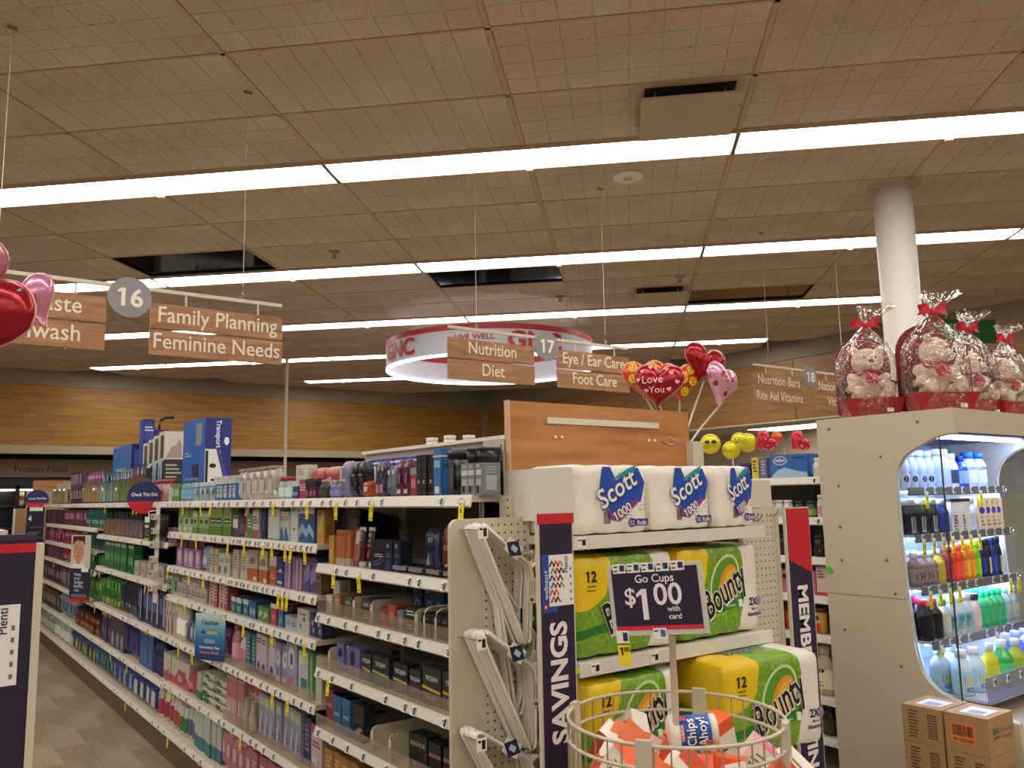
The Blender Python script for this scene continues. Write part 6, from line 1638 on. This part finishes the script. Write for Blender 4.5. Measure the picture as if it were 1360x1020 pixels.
K(M().box(.035, CX1 - CX0 - .035, -.30, .30, 1.838, 1.846, col('#5a6a9c', .4)), 'canopy_underside')
K(M().box(.035, CX1 - CX0 - .035, -.48, .30, .1, .62, COOL), 'base_cabinet')
K(M().box(.0, CX1 - CX0, -.44, .3, 0, .1, KICK), 'plinth')
LED = col('#b4ccff', .5, emit=70., name='cool_led')
K(M().box(.06, .62, -.20, -.185, 1.826, 1.836, LED), 'led_tube'); K(M().box(.64, .98, -.20, -.185, 1.826, 1.836, LED), 'led_tube')
CSH = [(1.60, -.075), (1.385, -.09), (1.15, -.10), (.915, -.13), (.70, -.36)]
ctag = TAGR
for i, (z, y) in enumerate(CSH):
    s = K(M().box(.04, CX1 - CX0 - .04, y, .29, z - .012, z, col('#b9bcc0', .35)), 'shelf')
    if i < 4:
        M().box(.04, CX1 - CX0 - .04, y - .012, y, z - .034, z + .004, col('#6d665a', .4)).build('price_channel', s)
        M().box(.05, CX1 - CX0 - .05, y + .03, y + .04, z - .02, z - .013, col('#a8c4ff', .5, emit=170., name='shelf_led')).build('led_strip', s)
        for k in range(11):
            if ctag.random() < .15: continue
            q = place('price_label', TGW, s, (.09 + k * .09, y - .0135, z - .012))
            if ctag.random() < (.5 if i in (1, 2) else .15): place('yellow_price_tag', ctag.choice(TGY), s, (.09 + k * .09, y - .0155, z - .034))
    else:
        f = M().box(.0, CX1 - CX0, y - .012, y - .006, z + .0, z + .105, glassy('bottom_fence', '#c8cfe8', .3, .08, .18)).build('front_fence', s)
        for k in range(8): place('price_label', TGW, s, (.06 + k * .125, y - .014, z + .08))
GLB = lambda c, nm: glassy(nm, c, .25, .1, .35)
CBOT = {}
def cb(z, y, x0, x1, w, h, c, cap, lab, desc, n=None, kind='bottle', dec=(), capw=.5, tint=None, rows=1):
    n = n or max(1, int((x1 - x0) / (w + .004)))
    if kind == 'bottle': o = P_bottle(w, w, h, c, dec, cap=cap, lab=lab, capw=capw, tint=tint, name='drink_bottle')
    else: o = P_box(w, w, h, c, dec, name='drink_carton')
    tag(o, desc, 'bottle' if kind == 'bottle' else 'carton', desc if n * rows > 1 else None)
    if n * rows == 1 and 'group' in o: del o['group']
    first = True
    for r in range(rows):
        for i in range(n):
            q = o if first else copy_tree(o); first = False
            q.location = (CX0 + x0 + (i + .5) * (x1 - x0) / n, 2.1 + y + w / 2 + .012 + r * (w + .006), z + .0005)
            q.rotation_euler = (0, 0, random.uniform(-.15, .15) - .35)
S = CSH
D1 = [('r', .25, .75, .42, .5, K_), ('d', .5, .28, .2, K_)]
cb(S[0][0], S[0][1], .045, .36, .075, .18, '#dfe6ee', '#eef2f6', '#cdd4dc', 'white shake bottle with dark print on the top cooler shelf', 4, dec=[('r', .2, .8, .38, .46, '#2a5a44'), ('d', .5, .24, .2, K_), ('r', .1, .9, .02, .16, '#5a3c34')], capw=.75, rows=2)
cb(S[0][0], S[0][1], .36, .52, .075, .19, '#c8d4ea', '#e6ecf6', '#b4c4e4', 'pale blue shake bottle with pink ring on the top cooler shelf', 2, dec=[('b', .5, .54, '#c83a6a')], capw=.8, rows=2)
cb(S[0][0], S[0][1], .52, .60, .075, .17, '#e8ecf4', '#f0f2f8', '#3a3f5c', 'white jug with dark square label on the top cooler shelf', 1, capw=.7)
cb(S[0][0], S[0][1], .62, .70, .07, .16, '#2f5ab8', '#1f3fa0', '#8fb0e8', 'slim royal blue bottle on the top cooler shelf', 1)
cb(S[0][0], S[0][1], .70, .92, .085, .18, '#e4ecf4', '#1f78d8', '#e8f0f4', 'white bottle with bright blue shoulders and cap', 2, dec=[('t', 'LEAN', .5, .5, .022, '#5a7a8c'), ('r', .2, .8, .4, .44, '#7ac84a')], capw=.72)
cb(S[1][0], S[1][1], .045, .34, .085, .165, '#2a2624', '#d8d8dc', '#1c1a1a', 'black protein bottle with vertical print', 3, dec=[('r', .35, .6, .05, .5, '#a8a49a')], capw=.85, rows=2)
cb(S[1][0], S[1][1], .34, .44, .085, .16, '#26346c', '#c8ccd8', '#2a3c7c', 'navy blue bottle with silver cap', 1, capw=.7)
cb(S[1][0], S[1][1], .46, .62, .068, .16, '#d8ccb8', '#e8e4dc', '#e0d4c0', 'tan protein carton with vertical word', 2, kind='box', dec=[('t', 'PROTEIN', .5, .12, .03, '#3a2c24', PI / 2), ('b', .9, 1, '#2a2422')])
cb(S[1][0], S[1][1], .63, .72, .08, .165, '#dfe4ee', '#eef2f8', '#c8d2ea', 'white bottle with blue speckled label', 1, dec=[('d', .6, .4, .25, '#d8cc5a')], capw=.8)
cb(S[1][0], S[1][1], .73, .97, .058, .16, '#dcc8a0', '#e4e0f0', '#d8c49a', 'slim carton with orange and purple dots', 4, kind='box', dec=[('d', .5, .6, .3, '#4a3aa0'), ('d', .4, .85, .25, '#d8b03a'), ('l', .3, .7, .1, .45, 3, '#8a6a4a')])
cb(S[2][0], S[2][1], .045, .26, .07, .155, '#8a6a5a', '#e0dcdc', '#a09080', 'juice bottle with red flower label and white cap', 3, dec=[('d', .5, .3, .3, '#8a2a3c')], rows=2)
cb(S[2][0], S[2][1], .26, .33, .06, .16, '#d8a82a', '#d0cce0', '#d8b83a', 'mustard yellow juice bottle', 1)
for i, (c, nm) in enumerate([('#8a2a34', 'dark red'), ('#d8402c', 'scarlet'), ('#e0483a', 'coral red'), ('#c88a2a', 'amber'), ('#e0801f', 'orange'), ('#7ab82a', 'lime green'), ('#20286c', 'navy'), ('#2a2a3a', 'black'), ('#283a8c', 'cobalt'), ('#0f3a30', 'bottle green')]):
    cb(S[2][0], S[2][1], .34 + i * .058, .398 + i * .058, .052, .17 + .003 * i, c, c, shade(c, 1.25), 'slim %s juice bottle with vertical print on the third cooler shelf' % nm, 1, dec=[('r', .4, .6, .08, .5, '#d8d4c0' if i in (7, 9) else shade(c, 1.5))], capw=.8)
cb(S[3][0], S[3][1], .045, .21, .075, .18, '#241418', '#d83044', '#1c1014', 'dark cola coloured bottle with red cap', 2, dec=[('r', .2, .8, .3, .34, '#8a6a60')], rows=2)
cb(S[3][0], S[3][1], .21, .28, .065, .17, '#d8d4b0', '#4ab83a', '#e0dcc4', 'cream bottle with green cap', 1)
cb(S[3][0], S[3][1], .28, .5, .07, .18, '#cfe0ea', '#e4ecf4', '#8fb8cc', 'coconut water bottle with green leaf picture', 3, dec=[('d', .6, .25, .35, '#7a9a3a', .2), ('d', .4, .38, .2, '#5a8a9a')], capw=.8)
cb(S[3][0], S[3][1], .5, .585, .07, .17, '#e8d0cc', '#4a2030', '#e4cccc', 'pale pink bottle with dark cap', 1, capw=.8)
cb(S[3][0], S[3][1], .6, .84, .055, .175, '#35c080', '#2ae088', '#2fae6a', 'translucent green water bottle with mint cap', 4, dec=[('r', .3, .7, .15, .5, '#5fd89a')], tint=GLB('#5fe0a0', 'green_bottle'), rows=2)
cb(S[3][0], S[3][1], .85, 1.0, .055, .175, '#9ab0a0', '#c0e0d0', '#b8c0b0', 'clear bottle with pale vertical label', 2, dec=[('r', .3, .7, .1, .3, '#3a5a6a')], tint=GLB('#c8d8d0', 'clear_bottle'))
cb(S[4][0], S[4][1] + .08, .045, .26, .09, .19, '#cfe6ee', '#f4f8fa', '#bcdce4', 'frosty white sparkling bottle with square outline label', 2, dec=[('r', .25, .75, .25, .42, '#3a5a6a'), ('r', .29, .71, .27, .4, '#cfe6ee'), ('d', .5, .33, .14, '#e8c83a'), ('t', 'ICE', .5, .1, .026, '#5a7a8a')], capw=.5, rows=2)
cb(S[4][0], S[4][1] + .06, .26, .34, .07, .2, '#d8cc2a', '#eef4f8', '#d8d03a', 'yellow sparkling drink bottle', 1)
cb(S[4][0], S[4][1] + .04, .34, .45, .085, .205, '#4ac86a', '#e0f4f0', '#5fd07a', 'bright green sparkling drink bottle', 1, tint=GLB('#58d878', 'lime_bottle'))
cb(S[4][0], S[4][1] + .03, .45, .55, .08, .2, '#a8b83a', '#d8e0d8', '#b0c048', 'olive yellow drink bottle', 1)
cb(S[4][0], S[4][1] + .02, .57, .98, .09, .2, '#6a7ae0', '#e4e8f8', '#8a96e8', 'blue tinted water bottle behind the clear fence', 4, tint=GLB('#9aa8f8', 'blue_bottle'), rows=2, capw=.45)

# ---- cartons stacked beside the cooler
KRAFT = NT('kraft_cardboard'); q = KRAFT.noise(40, 3, (1, 1, 6)); KRAFT.base(KRAFT.ramp(q, [(.3, '#a17c52'), (.7, '#b48f62')])); KRAFT.rough(.8); KRAFT = KRAFT.m
def case(x, y, z, lb, orange=False, dy=.165, dx=.21):
    o = M().box(0, dx, -dy / 2, dy / 2, 0, .143, KRAFT).box(.0, dx, -.0015, .0015, .143, .1434, col('#6a4c2c')).build('cardboard_case', None, (x, y, z)); tag(o, lb, 'cardboard box')
    pr = col('#5c4024', .8); m = M()
    # printing on the side that faces the aisle (-X)
    m.T = Matrix.Rotation(-PI / 2, 4, 'Z')
    w = dy
    if orange:
        m.rect(-.062, .035, .035, .112, col('#e0824a'), -.001)
        rr = random.Random(9); xx = -.052
        while xx < .022:
            t_ = rr.choice((.0015, .0025, .004)); m.rect(xx, xx + t_, .062, .103, BLACK, -.0016); xx += t_ + rr.choice((.002, .003))
        m.text('9012921407', -.013, .042, .016, BLACK, -.0016, .01, fit=.082)
    else:
        for i in range(9): m.rect(-w * .34, -w * .34 + .03 + .006 * (i % 3), .02 + i * .0125, .025 + i * .0125, pr, -.001)
        m.rect(w * .14, w * .36, .025, .118, pr, -.001); 
        for i in range(9): m.rect(w * .155, w * .345, .03 + i * .0096, .0345 + i * .0096, KRAFT, -.0014)
    m.build('side_print', o)
    m = M(); gp_ = col('#2a6a50', .8)
    m.text('BAI', dx * .28, .078, .034, gp_, -dy / 2 - .001, .03); m.rect(dx * .18, dx * .40, .062, .069, gp_, -dy / 2 - .001)
    m.text('COCONUT', dx * .72, .078, .022, col('#7a6248'), -dy / 2 - .001, .0); m.text('WATER', dx * .72, .052, .022, col('#7a6248'), -dy / 2 - .001, .0)
    m.build('front_print', o)
    if z > .5: M().box(dx * .2, dx * .75, -.055, .045, .1434, .1442, col('#d8d4cc')).box(dx * .25, dx * .5, -.04, .02, .1442, .1445, col('#8a8680')).build('shipping_label', o)
nmz = {4: 'top', 3: 'second', 2: 'third', 1: 'fourth', 0: 'floor level'}
for i in range(5):
    case(3.40, 1.845, .0005 + i * .1445, '%s cardboard case of the far stack beside the cooler' % nmz[i])
    case(3.402, 1.672, .0005 + i * .1445, '%s cardboard case of the near stack beside the cooler%s' % (nmz[i], ', with orange barcode' if i == 4 else ''), orange=(i == 4))

# ------------------------------------------------------------------ gift baskets with bears
REDM = col('#a81e30', .45, name='basket_red'); REDB = col('#8c1626', .5)
FUR = NT('plush_fur'); q = FUR.noise(70, 4); FUR.base(FUR.ramp(q, [(.3, '#cbb8a4'), (.6, '#e2d3c2')])); FUR.rough(.95); FUR.bump(q, .6, .006); FUR = FUR.m
def gift_basket(x, y, z, rz, s, lb, bl, seed, look=0.):
    rr = random.Random(seed)
    t = thing('gift_basket', lb, 'gift basket', (x, y, z), rz); t.scale = (s, s, s)
    m = M(); b0 = [(-.105, -.06), (.105, -.06), (.105, .07), (-.105, .07)]; b1 = [(-.135, -.085), (.135, -.085), (.135, .085), (-.135, .085)]
    v = [(a, b, 0) for a, b in b0] + [(a, b, .085) for a, b in b1] + [(a * .96, b * .95, .085) for a, b in b1] + [(a * .96, b * .95, .01) for a, b in b0]
    f = [(3, 2, 1, 0)] + [(i, (i + 1) % 4, (i + 1) % 4 + 4, i + 4) for i in range(4)] + [(i + 4, (i + 1) % 4 + 4, (i + 1) % 4 + 8, i + 8) for i in range(4)] + [(i + 8, (i + 1) % 4 + 8, (i + 1) % 4 + 12, i + 12) for i in range(4)] + [(12, 13, 14, 15)]
    m.add(v, f, REDM); tr = m.build('tray', t)
    M().rect(.045, .075, .02, .038, TAGW, -.082).build('price_sticker', tr)
    pts = [(-.125, .02)] + [(-.13 + .0 * i, .1 + .06 * i) for i in range(3)] + [(.13 * math.cos(PI - PI * i / 10), .27 + .13 * math.sin(PI * i / 10)) for i in range(11)] + [(.125, .02)]
    m = M(); m.T = Matrix.Translation((0, .075, 0)); m.prism(pts, -.004, .004, REDB)
    H = heart_outline(16)
    bk = m.build('back_card', t)
    m = M()
    for i in range(9):
        hx, hz = rr.uniform(-.1, .1), rr.uniform(.14, .33); q = rr.uniform(.008, .016)
        m.poly([(hx + q * a, hz + q * b) for a, b in H], col('#d8606c'), .0695)
    m.build('heart_print', bk)
    # snacks beside the bear
    for sx, c, nm in ((-.07, '#3a2420', 'chocolate_box'), (.075, '#4a1a24', 'candy_box')):
        o = M().box(-.03, .03, -.012, .012, 0, .11, col(c, .3)).rect(-.022, .022, .05, .08, col('#c8a03c'), -.0125).build(nm, t, (sx, -.0, .07)); o.rotation_euler = (-.12, .25 * (1 if sx > 0 else -1), 0)
    # cellophane
    m = M(); n = 36; prof = [(1.02, .0), (1.1, .05), (1.16, .1), (1.17, .2), (1.1, .28), (.80, .345), (.44, .39), (.2, .425), (.1, .44), (.22, .465), (.45, .50), (.62, .53)]
    v = []
    for j, (k, zz) in enumerate(prof):
        for i in range(n):
            a = 2 * PI * i / n; wr = 1 + (.04 if j < 6 else .16) * math.sin(i * 2.1 + j * .5 + seed) + rr.uniform(-.015, .02) * (1 if j < 9 else 5)
            v.append((.125 * k * wr * math.cos(a) + (.02 * (j - 8) if j > 8 else 0), .085 * k * wr * math.sin(a) * (1.15 if j > 7 else 1), zz + (rr.uniform(-.02, .02) if j == len(prof) - 1 else 0)))
    f = [(j * n + i, j * n + (i + 1) % n, (j + 1) * n + (i + 1) % n, (j + 1) * n + i) for j in range(len(prof) - 1) for i in range(n)]
    m.add(v, f, CELLO, True); w = m.build('cellophane_wrap', t)
    m = M(); rb = col('#d01c2c', .3)
    m.ball((0, -.012, .44), .014, rb, 10, 6)
    for s_ in (-1, 1):
        m.add([(0, -.014, .445), (s_ * .03, -.025, .475), (s_ * .065, -.02, .47 + .02 * (s_ > 0)), (s_ * .055, -.015, .44), (s_ * .07, -.018, .425), (s_ * .03, -.025, .43), (0, -.014, .435)], [tuple(range(7))], rb)
        m.add([(0, -.006, .445), (s_ * .03, -.017, .475), (s_ * .065, -.012, .47 + .02 * (s_ > 0)), (s_ * .055, -.007, .44), (s_ * .07, -.010, .425), (s_ * .03, -.017, .43), (0, -.006, .435)], [tuple(range(7))[::-1]], rb)
        m.tube([(0, -.015, .44), (s_ * .02, -.03, .40), (s_ * .04, -.035, .37)], .003, rb, 5)
    m.build('ribbon_bow', w)
    # bear
    b = thing('teddy_bear', bl, 'teddy bear', (x, y, z + .012 * s), rz); b.scale = (s, s, s)
    m = M(); Rl = Matrix.Rotation(look, 3, 'Z')
    m.ball((0, .02, .13), .062, FUR, 18, 12, (1, .85, 1.25))
    for s_ in (-1, 1):
        m.ball((s_ * .066, -.005, .16), .03, FUR, 12, 8, (1, 1, 1.5), Matrix.Rotation(s_ * .6, 3, 'Y'))
        m.ball((s_ * .085, -.035, .125), .027, FUR, 12, 8)
        m.ball((s_ * .06, -.03, .085), .033, FUR, 12, 8, (1, 1.3, 1)); m.ball((s_ * .065, -.065, .10), .03, FUR, 12, 8, (1, .8, 1.15))
    hd = Matrix.Translation((0, .0, .255)) @ Matrix.Rotation(look, 4, 'Z')
    m.T = hd
    m.ball((0, 0, 0), .066, FUR, 20, 14, (1.1, .92, .95)); m.ball((0, -.055, -.018), .029, FUR, 14, 9, (1.15, .9, .85))
    for s_ in (-1, 1): m.ball((s_ * .058, .005, .052), .023, FUR, 12, 8, (1, .6, 1))
    m.build('body', b)
    f = M(); f.T = hd
    f.ball((0, -.082, -.008), .0115, col('#2a1c18', .3), 12, 8, (1.2, .7, .85)); f.build('nose', b)
    f = M(); f.T = hd
    for s_ in (-1, 1): f.ball((s_ * .025, -.057, .012), .0055, col('#120e0c', .2), 8, 6)
    f.build('eyes', b)
    m = M(); m.lathe([(.05, .195), (.056, .205), (.05, .217)], col('#c02438', .7), 20, (0, .01)); m.ball((0, -.055, .165), .03, col('#b81c30', .6), 14, 8, (1.1, .5, .9)); m.build('red_scarf', b)
gift_basket(3.885, 2.24, 1.952, -.72, 1.06, 'leftmost cellophane gift basket on the cooler', 'white bear facing forward in the leftmost gift basket', 1, -.1)
gift_basket(4.03, 1.975, 1.952, -.55, 1.14, 'second and largest cellophane gift basket on the cooler', 'white bear looking right in the second gift basket', 2, .75)
gift_basket(4.50, 2.03, 1.952, -.35, 1.08, 'third cellophane gift basket from the left on the cooler', 'white bear leaning in the third gift basket', 3, .5)
gift_basket(4.69, 1.93, 1.952, -.3, .95, 'rightmost cellophane gift basket cut by the right photo edge', 'white bear in the rightmost gift basket', 4, .2)
# green hanging sign behind the baskets
gs = thing('green_sign', 'dark green sign with pale letters behind the gift baskets', 'sign', (8.86, 3.96, 0), -.5)
M().box(-.3, .3, -.01, .01, 3.08, 3.33, col('#1f6a38')).build('board', gs)
M().text('ER', -.19, 3.13, .21, col('#a8c8a4'), -.012, .03).build('lettering', gs)
for s_ in (-.25, .25): M().tube([(s_, 0, 3.33), (s_, 0, 3.6)], .002, WIRE).build('hanging_wire', gs)

# ------------------------------------------------------------------ vitamin shelving right of the end display
VD = [.185, .37, .565, .868, 1.062, 1.257, 1.46, 1.668]
bay('nearest bay of the vitamin shelving seen between pegboard and cooler', 'vitamin shelving', (4.29, 3.09, 0), -PI / 2, 1.22, .45, VD, 1.72, [4, 4, 6, 6, 7, 8, 8, 8])
bay('second bay of the vitamin shelving behind the toilet paper', 'vitamin shelving', (4.29, 4.31, 0), -PI / 2, 1.22, .45, VD, 1.72, 0)
def vit(lv, y0, y1, kind, w, d, h, c, desc, cat, dec=(), n=None, back=0., rows=1, **kw):
    n = n or max(1, int((y1 - y0) / (w + .004)))
    o = KIND[kind](w, d, h, c, dec, **kw); tag(o, desc, cat, desc if n * rows > 1 else None); first = True
    for r in range(rows):
        for i in range(n):
            q = o if first else copy_tree(o); first = False
            q.location = (3.865 + d / 2 + back + r * (d + .005), y1 - (i + .5) * (y1 - y0) / n, VD[lv] + .0005); q.rotation_euler = (0, 0, -PI / 2 + random.uniform(-.1, .1))
bay('hidden side bay of the vitamin shelving under the mini balloons', 'vitamin shelving', (4.292, 3.09, 0), PI / 2, 1.22, .45, [.185, .6, 1.0, 1.3, 1.668], 1.72, 0)
vit(7, 2.60, 2.845, 'box', .24, .1, .125, '#2f6cb4', 'blue salt box with white oval emblem on the vitamin top shelf', 'box', [('d', .28, .75, .19, W_, .1), ('d', .28, .75, .17, '#2f6cb4', .085), ('t', 'Adlon', .28, .7, .026, W_), ('p', [(0, .0), (.2, .35), (.4, .45), (.7, .3), (1, .2), (1, 0)], '#a8c8e4'), ('l', .6, .95, .8, .92, 1, '#1c2c5c')], n=1)
vit(7, 2.515, 2.60, 'bottle', .07, .07, .1, '#e8e4da', 'white pill bottle in front of the blue salt box', 'bottle', [('l', .3, .7, .1, .5, 4, '#7a7a4a')], cap='#ece8e0', lab='#e0dccc', n=1, capw=.8)
vit(7, 2.86, 2.91, 'box', .045, .08, .115, '#6a6a98', 'slate violet slim box beside the blue salt box', 'box', [('l', .2, .8, .2, .9, 5, '#c8c8dc')], n=1)
vit(7, 2.915, 2.965, 'box', .045, .08, .12, '#d8cc4a', 'yellow slim box beside the slate violet one', 'box', [('l', .2, .8, .3, .9, 4, '#3a3a5a')], n=1)
vit(7, 2.97, 3.05, 'box', .07, .08, .09, '#3a2c7c', 'deep purple box just over the toilet paper', 'box', n=1)
o = M().soft(.1, .05, .3, col('#dcd6d2', .2, .5), .02, 8, 4, 12, lambda o, H: Vector((o.x + .004 * math.sin(o.z * 80), o.y * (.3 + .7 * min(1, (1 - abs(o.z) / H[2]) * 4)), o.z))).build('foil_bag', None, (3.92, 2.51, VD[7] + .0005), -PI / 2 - .3)
tag(o, 'tall silver and red foil candy bag against the cooler side', 'bag'); m = M(); m.poly([(-.035, .22), (.035, .22), (0, .16)], col('#a02030'), -.027); m.rect(-.03, .03, .05, .075, col('#a02030'), -.027); m.build('heart_print', o)
vit(6, 2.47, 2.58, 'bottle', .05, .05, .115, '#e4dcd8', 'white vitamin bottle with pink label', 'bottle', cap='#e8e4e0', lab='#d89aa0', n=2, capw=.85)
vit(6, 2.58, 2.72, 'bottle', .055, .05, .085, '#3c5a48', 'dark green vitamin bottle', 'bottle', cap='#2c3c34', lab='#8ab06a', n=2, capw=.85)
vit(6, 2.73, 2.95, 'bottle', .055, .05, .09, '#e0dcd4', 'small white vitamin bottle', 'bottle', cap='#e8e4dc', lab='#c8ccc0', n=4, capw=.85)
vit(5, 2.47, 2.55, 'bottle', .055, .05, .1, '#dcdad4', 'white bottle among black ones', 'bottle', cap='#e4e2dc', lab='#5a5a5c', n=1, capw=.9)
vit(5, 2.55, 2.9, 'bottle', .06, .055, .11, '#1c1a1e', 'black supplement bottle with white word', 'bottle', [('r', .2, .8, .25, .35, W_)], cap='#1c1a1e', n=5, capw=.9)
vit(4, 2.47, 2.60, 'box', .062, .05, .145, '#e0c4c0', 'pink and white carton with red stripe', 'box', [('b', 0, .12, '#c84a54'), ('l', .15, .8, .6, .9, 3, '#8a4a50')], n=2)
vit(4, 2.60, 2.9, 'box', .062, .05, .12, '#c86a78', 'rose carton with dark oval on the vitamin shelves', 'box', [('d', .5, .7, .3, '#2a2040', .2)], n=4)
vit(3, 2.47, 2.56, 'bottle', .06, .05, .12, '#5a5c48', 'olive jar on the fifth vitamin shelf', 'bottle', cap='#3c3c34', n=1, capw=.9)
vit(3, 2.56, 2.66, 'tub', .075, .06, .13, '#e0a43a', 'yellow orange canister with brown lid', 'tub', [('r', .1, .9, .05, .4, '#c84a2c'), ('d', .5, .6, .3, '#3c5a6a')], cap='#6a3422', n=1)
vit(3, 2.66, 2.9, 'tub', .075, .06, .12, '#b83c2c', 'red canister with dark brown lid on the vitamin shelves', 'tub', cap='#3c2420', n=3)
vit(2, 2.45, 2.52, 'bottle', .07, .055, .2, '#e6e2da', 'tall white lotion bottle with dark print', 'bottle', [('l', .3, .7, .1, .5, 5, '#3a3a3c')], n=1, capw=.5)
vit(2, 2.53, 2.68, 'bottle', .1, .07, .24, '#cfc09a', 'tan lotion jug with black oval emblem', 'bottle', [('d', .5, .5, .2, K_, .1), ('l', .3, .7, .1, .3, 3, '#6a5c40')], cap='#d8ccb0', n=1, capw=.6)
vit(1, 2.45, 2.56, 'tub', .07, .06, .12, '#2c6a34', 'green tub low in the vitamin shelving', 'tub', cap='#3ac84a', n=1)
vit(1, 2.56, 2.85, 'bottle', .07, .06, .15, '#3c3424', 'brown bottle with yellow stripe low in the vitamin shelving', 'bottle', [('l', .2, .8, .1, .5, 3, '#b8a03a')], n=4, cap='#2c2820')
gd = thing('green_dot_sticker', 'round green sticker on the left edge of the cooler', 'sticker', (CX0 - .004, 2.43, 1.21), -PI / 2)
k = M(); k.T = Matrix.Rotation(PI / 2, 4, 'X'); k.lathe([(.017, 0), (.017, .002)], col('#4ac83a'), 20, smooth=False); k.build('disc', gd)

# ------------------------------------------------------------------ back wall: frozen food
bw = thing('frozen_food_sign', 'beige wall band reading Frozen Food over the freezers at the far left', 'sign', (2.0, 14.6, 0))
M().box(-9, 7.6, 0, .5, 2.02, 2.30, col('#8d7d66', .6)).build('band', bw)
M().box(-9, 7.6, .3, .5, 2.3, 2.47, col('#4a3e30', .8)).build('shadow_gap', bw)
M().text('Frozen Food', -.22, 2.10, .145, col('#4a3c2c'), -.004, .01, hs=.98).build('lettering', bw)
fz = thing('freezer_case', 'dark glass door freezer with yellow packages under the Frozen Food sign', 'freezer', (1.6, 14.62, 0))
FB = col('#15110e', .4)
M().box(-.9, .9, .1, .5, 0, 2.0, FB).build('cabinet', fz)
for i, z in enumerate((.4, .85, 1.27, 1.6)):
    M().box(-.85, .85, -.1, .1, z - .02, z, col('#4a3c30')).build('shelf', fz)
M().box(-.9, .9, -.12, .1, 1.86, 2.0, FB).box(-.9, -.82, -.12, .1, 0, 1.9, FB).box(-.16, -.1, -.12, .1, 0, 1.9, FB).box(.6, .68, -.12, .1, 0, 1.9, FB).box(-.9, .9, -.12, .1, 0, .2, FB).build('door_frame', fz)
M().box(-.82, .6, -.116, -.112, .2, 1.86, GLASS).build('glass_door', fz)
M().box(-.8, .58, -.1, -.085, 1.82, 1.84, col('#ffe9c8', .5, emit=14., name='freezer_lamp')).build('lamp', fz)
for x, z, c, lb in ((-.08, 1.27, '#d8c03a', 'yellow frozen food pack at the left of the freezer shelf'), (.02, 1.6, '#e0d43a', 'bright yellow frozen food pack in the freezer'), (.13, 1.6, '#d8c42a', 'second bright yellow frozen food pack in the freezer'), (-.05, 1.6, '#c8b89a', 'small tan pack beside the yellow freezer packs')):
    o = M().box(-.05, .05, -.03, .03, 0, .2, col(c, .4)).rect(-.04, .04, .08, .14, col('#a04a2c'), -.031).rect(-.03, .03, .03, .05, col('#f0ecd0'), -.031).build('frozen_pack', None, (1.6 + x, 14.62, z + .001)); tag(o, lb, 'package')
# ice freezer seen only in the mirror panel
ic = thing('ice_freezer', 'white ice freezer with ICE lettering against the back wall', 'freezer', (4.2, 14.6, 0))
M().box(-.8, .8, 0, .5, 0, 2.0, col('#a8a49c', .5)).build('cabinet', ic); M().box(-.6, .6, -.02, 0, .3, 1.35, FB).build('glass_door', ic)
M().text('ICE', 0, 1.5, .35, BLACK, -.03, .03).build('lettering', ic)
for i in range(3):
    t = thing('freezer_case', 'dark glass door freezer number %s from the ice freezer along the back wall' % ['one', 'two', 'three'][i], 'freezer', (5.9 + i * 1.65, 14.62, 0))
    M().box(-.8, .8, .1, .5, 0, 2.0, FB).build('cabinet', t)
    M().box(-.75, .75, -.1, .1, .9, .92, col('#4a3c30')).box(-.75, .75, -.1, .1, 1.4, 1.42, col('#4a3c30')).build('shelf', t)
    M().box(-.8, .8, -.12, .1, 1.86, 2.0, FB).box(-.8, -.74, -.12, .1, 0, 1.9, FB).box(.74, .8, -.12, .1, 0, 1.9, FB).box(-.03, .03, -.12, .1, 0, 1.9, FB).build('door_frame', t)
# end of a distant run near the back wall
dr = thing('distant_end_display', 'distant grey end display with an orange wood header, left of the long run', 'display', (1.66, 12.75, 0))
M().box(-.19, .4, -.03, .03, 1.79, 1.925, WOOD_PANEL).build('wood_header', dr)
M().box(-.19, .4, -.03, .03, .1, 1.79, col('#a89a80')).build('back_panel', dr)
u = M().box(-.26, -.19, -.04, .03, .1, 1.79, CREAM2)
for k in range(30): u.box(-.215, -.205, -.042, -.04, 1.75 - k * .045, 1.77 - k * .045, DARK)
u.build('slotted_upright', dr)
M().box(-.5, .4, -.05, .5, 0, .1, KICK).box(-.2, .4, .03, .3, .1, .6, CREAM2).build('base', dr)
bb = thing('tan_board', 'small tan board with rounded cream edge left of the distant end display', 'board', (1.27, 12.4, 0))
M().box(-.02, .16, 0, .03, 1.1, 1.56, col('#a8845c')).build('board', bb); M().box(-.045, -.02, -.01, .04, .0, 1.56, CREAM).box(.16, .17, -.01, .04, .0, 1.56, CREAM).build('edge', bb)
bpy.context.view_layer.update()
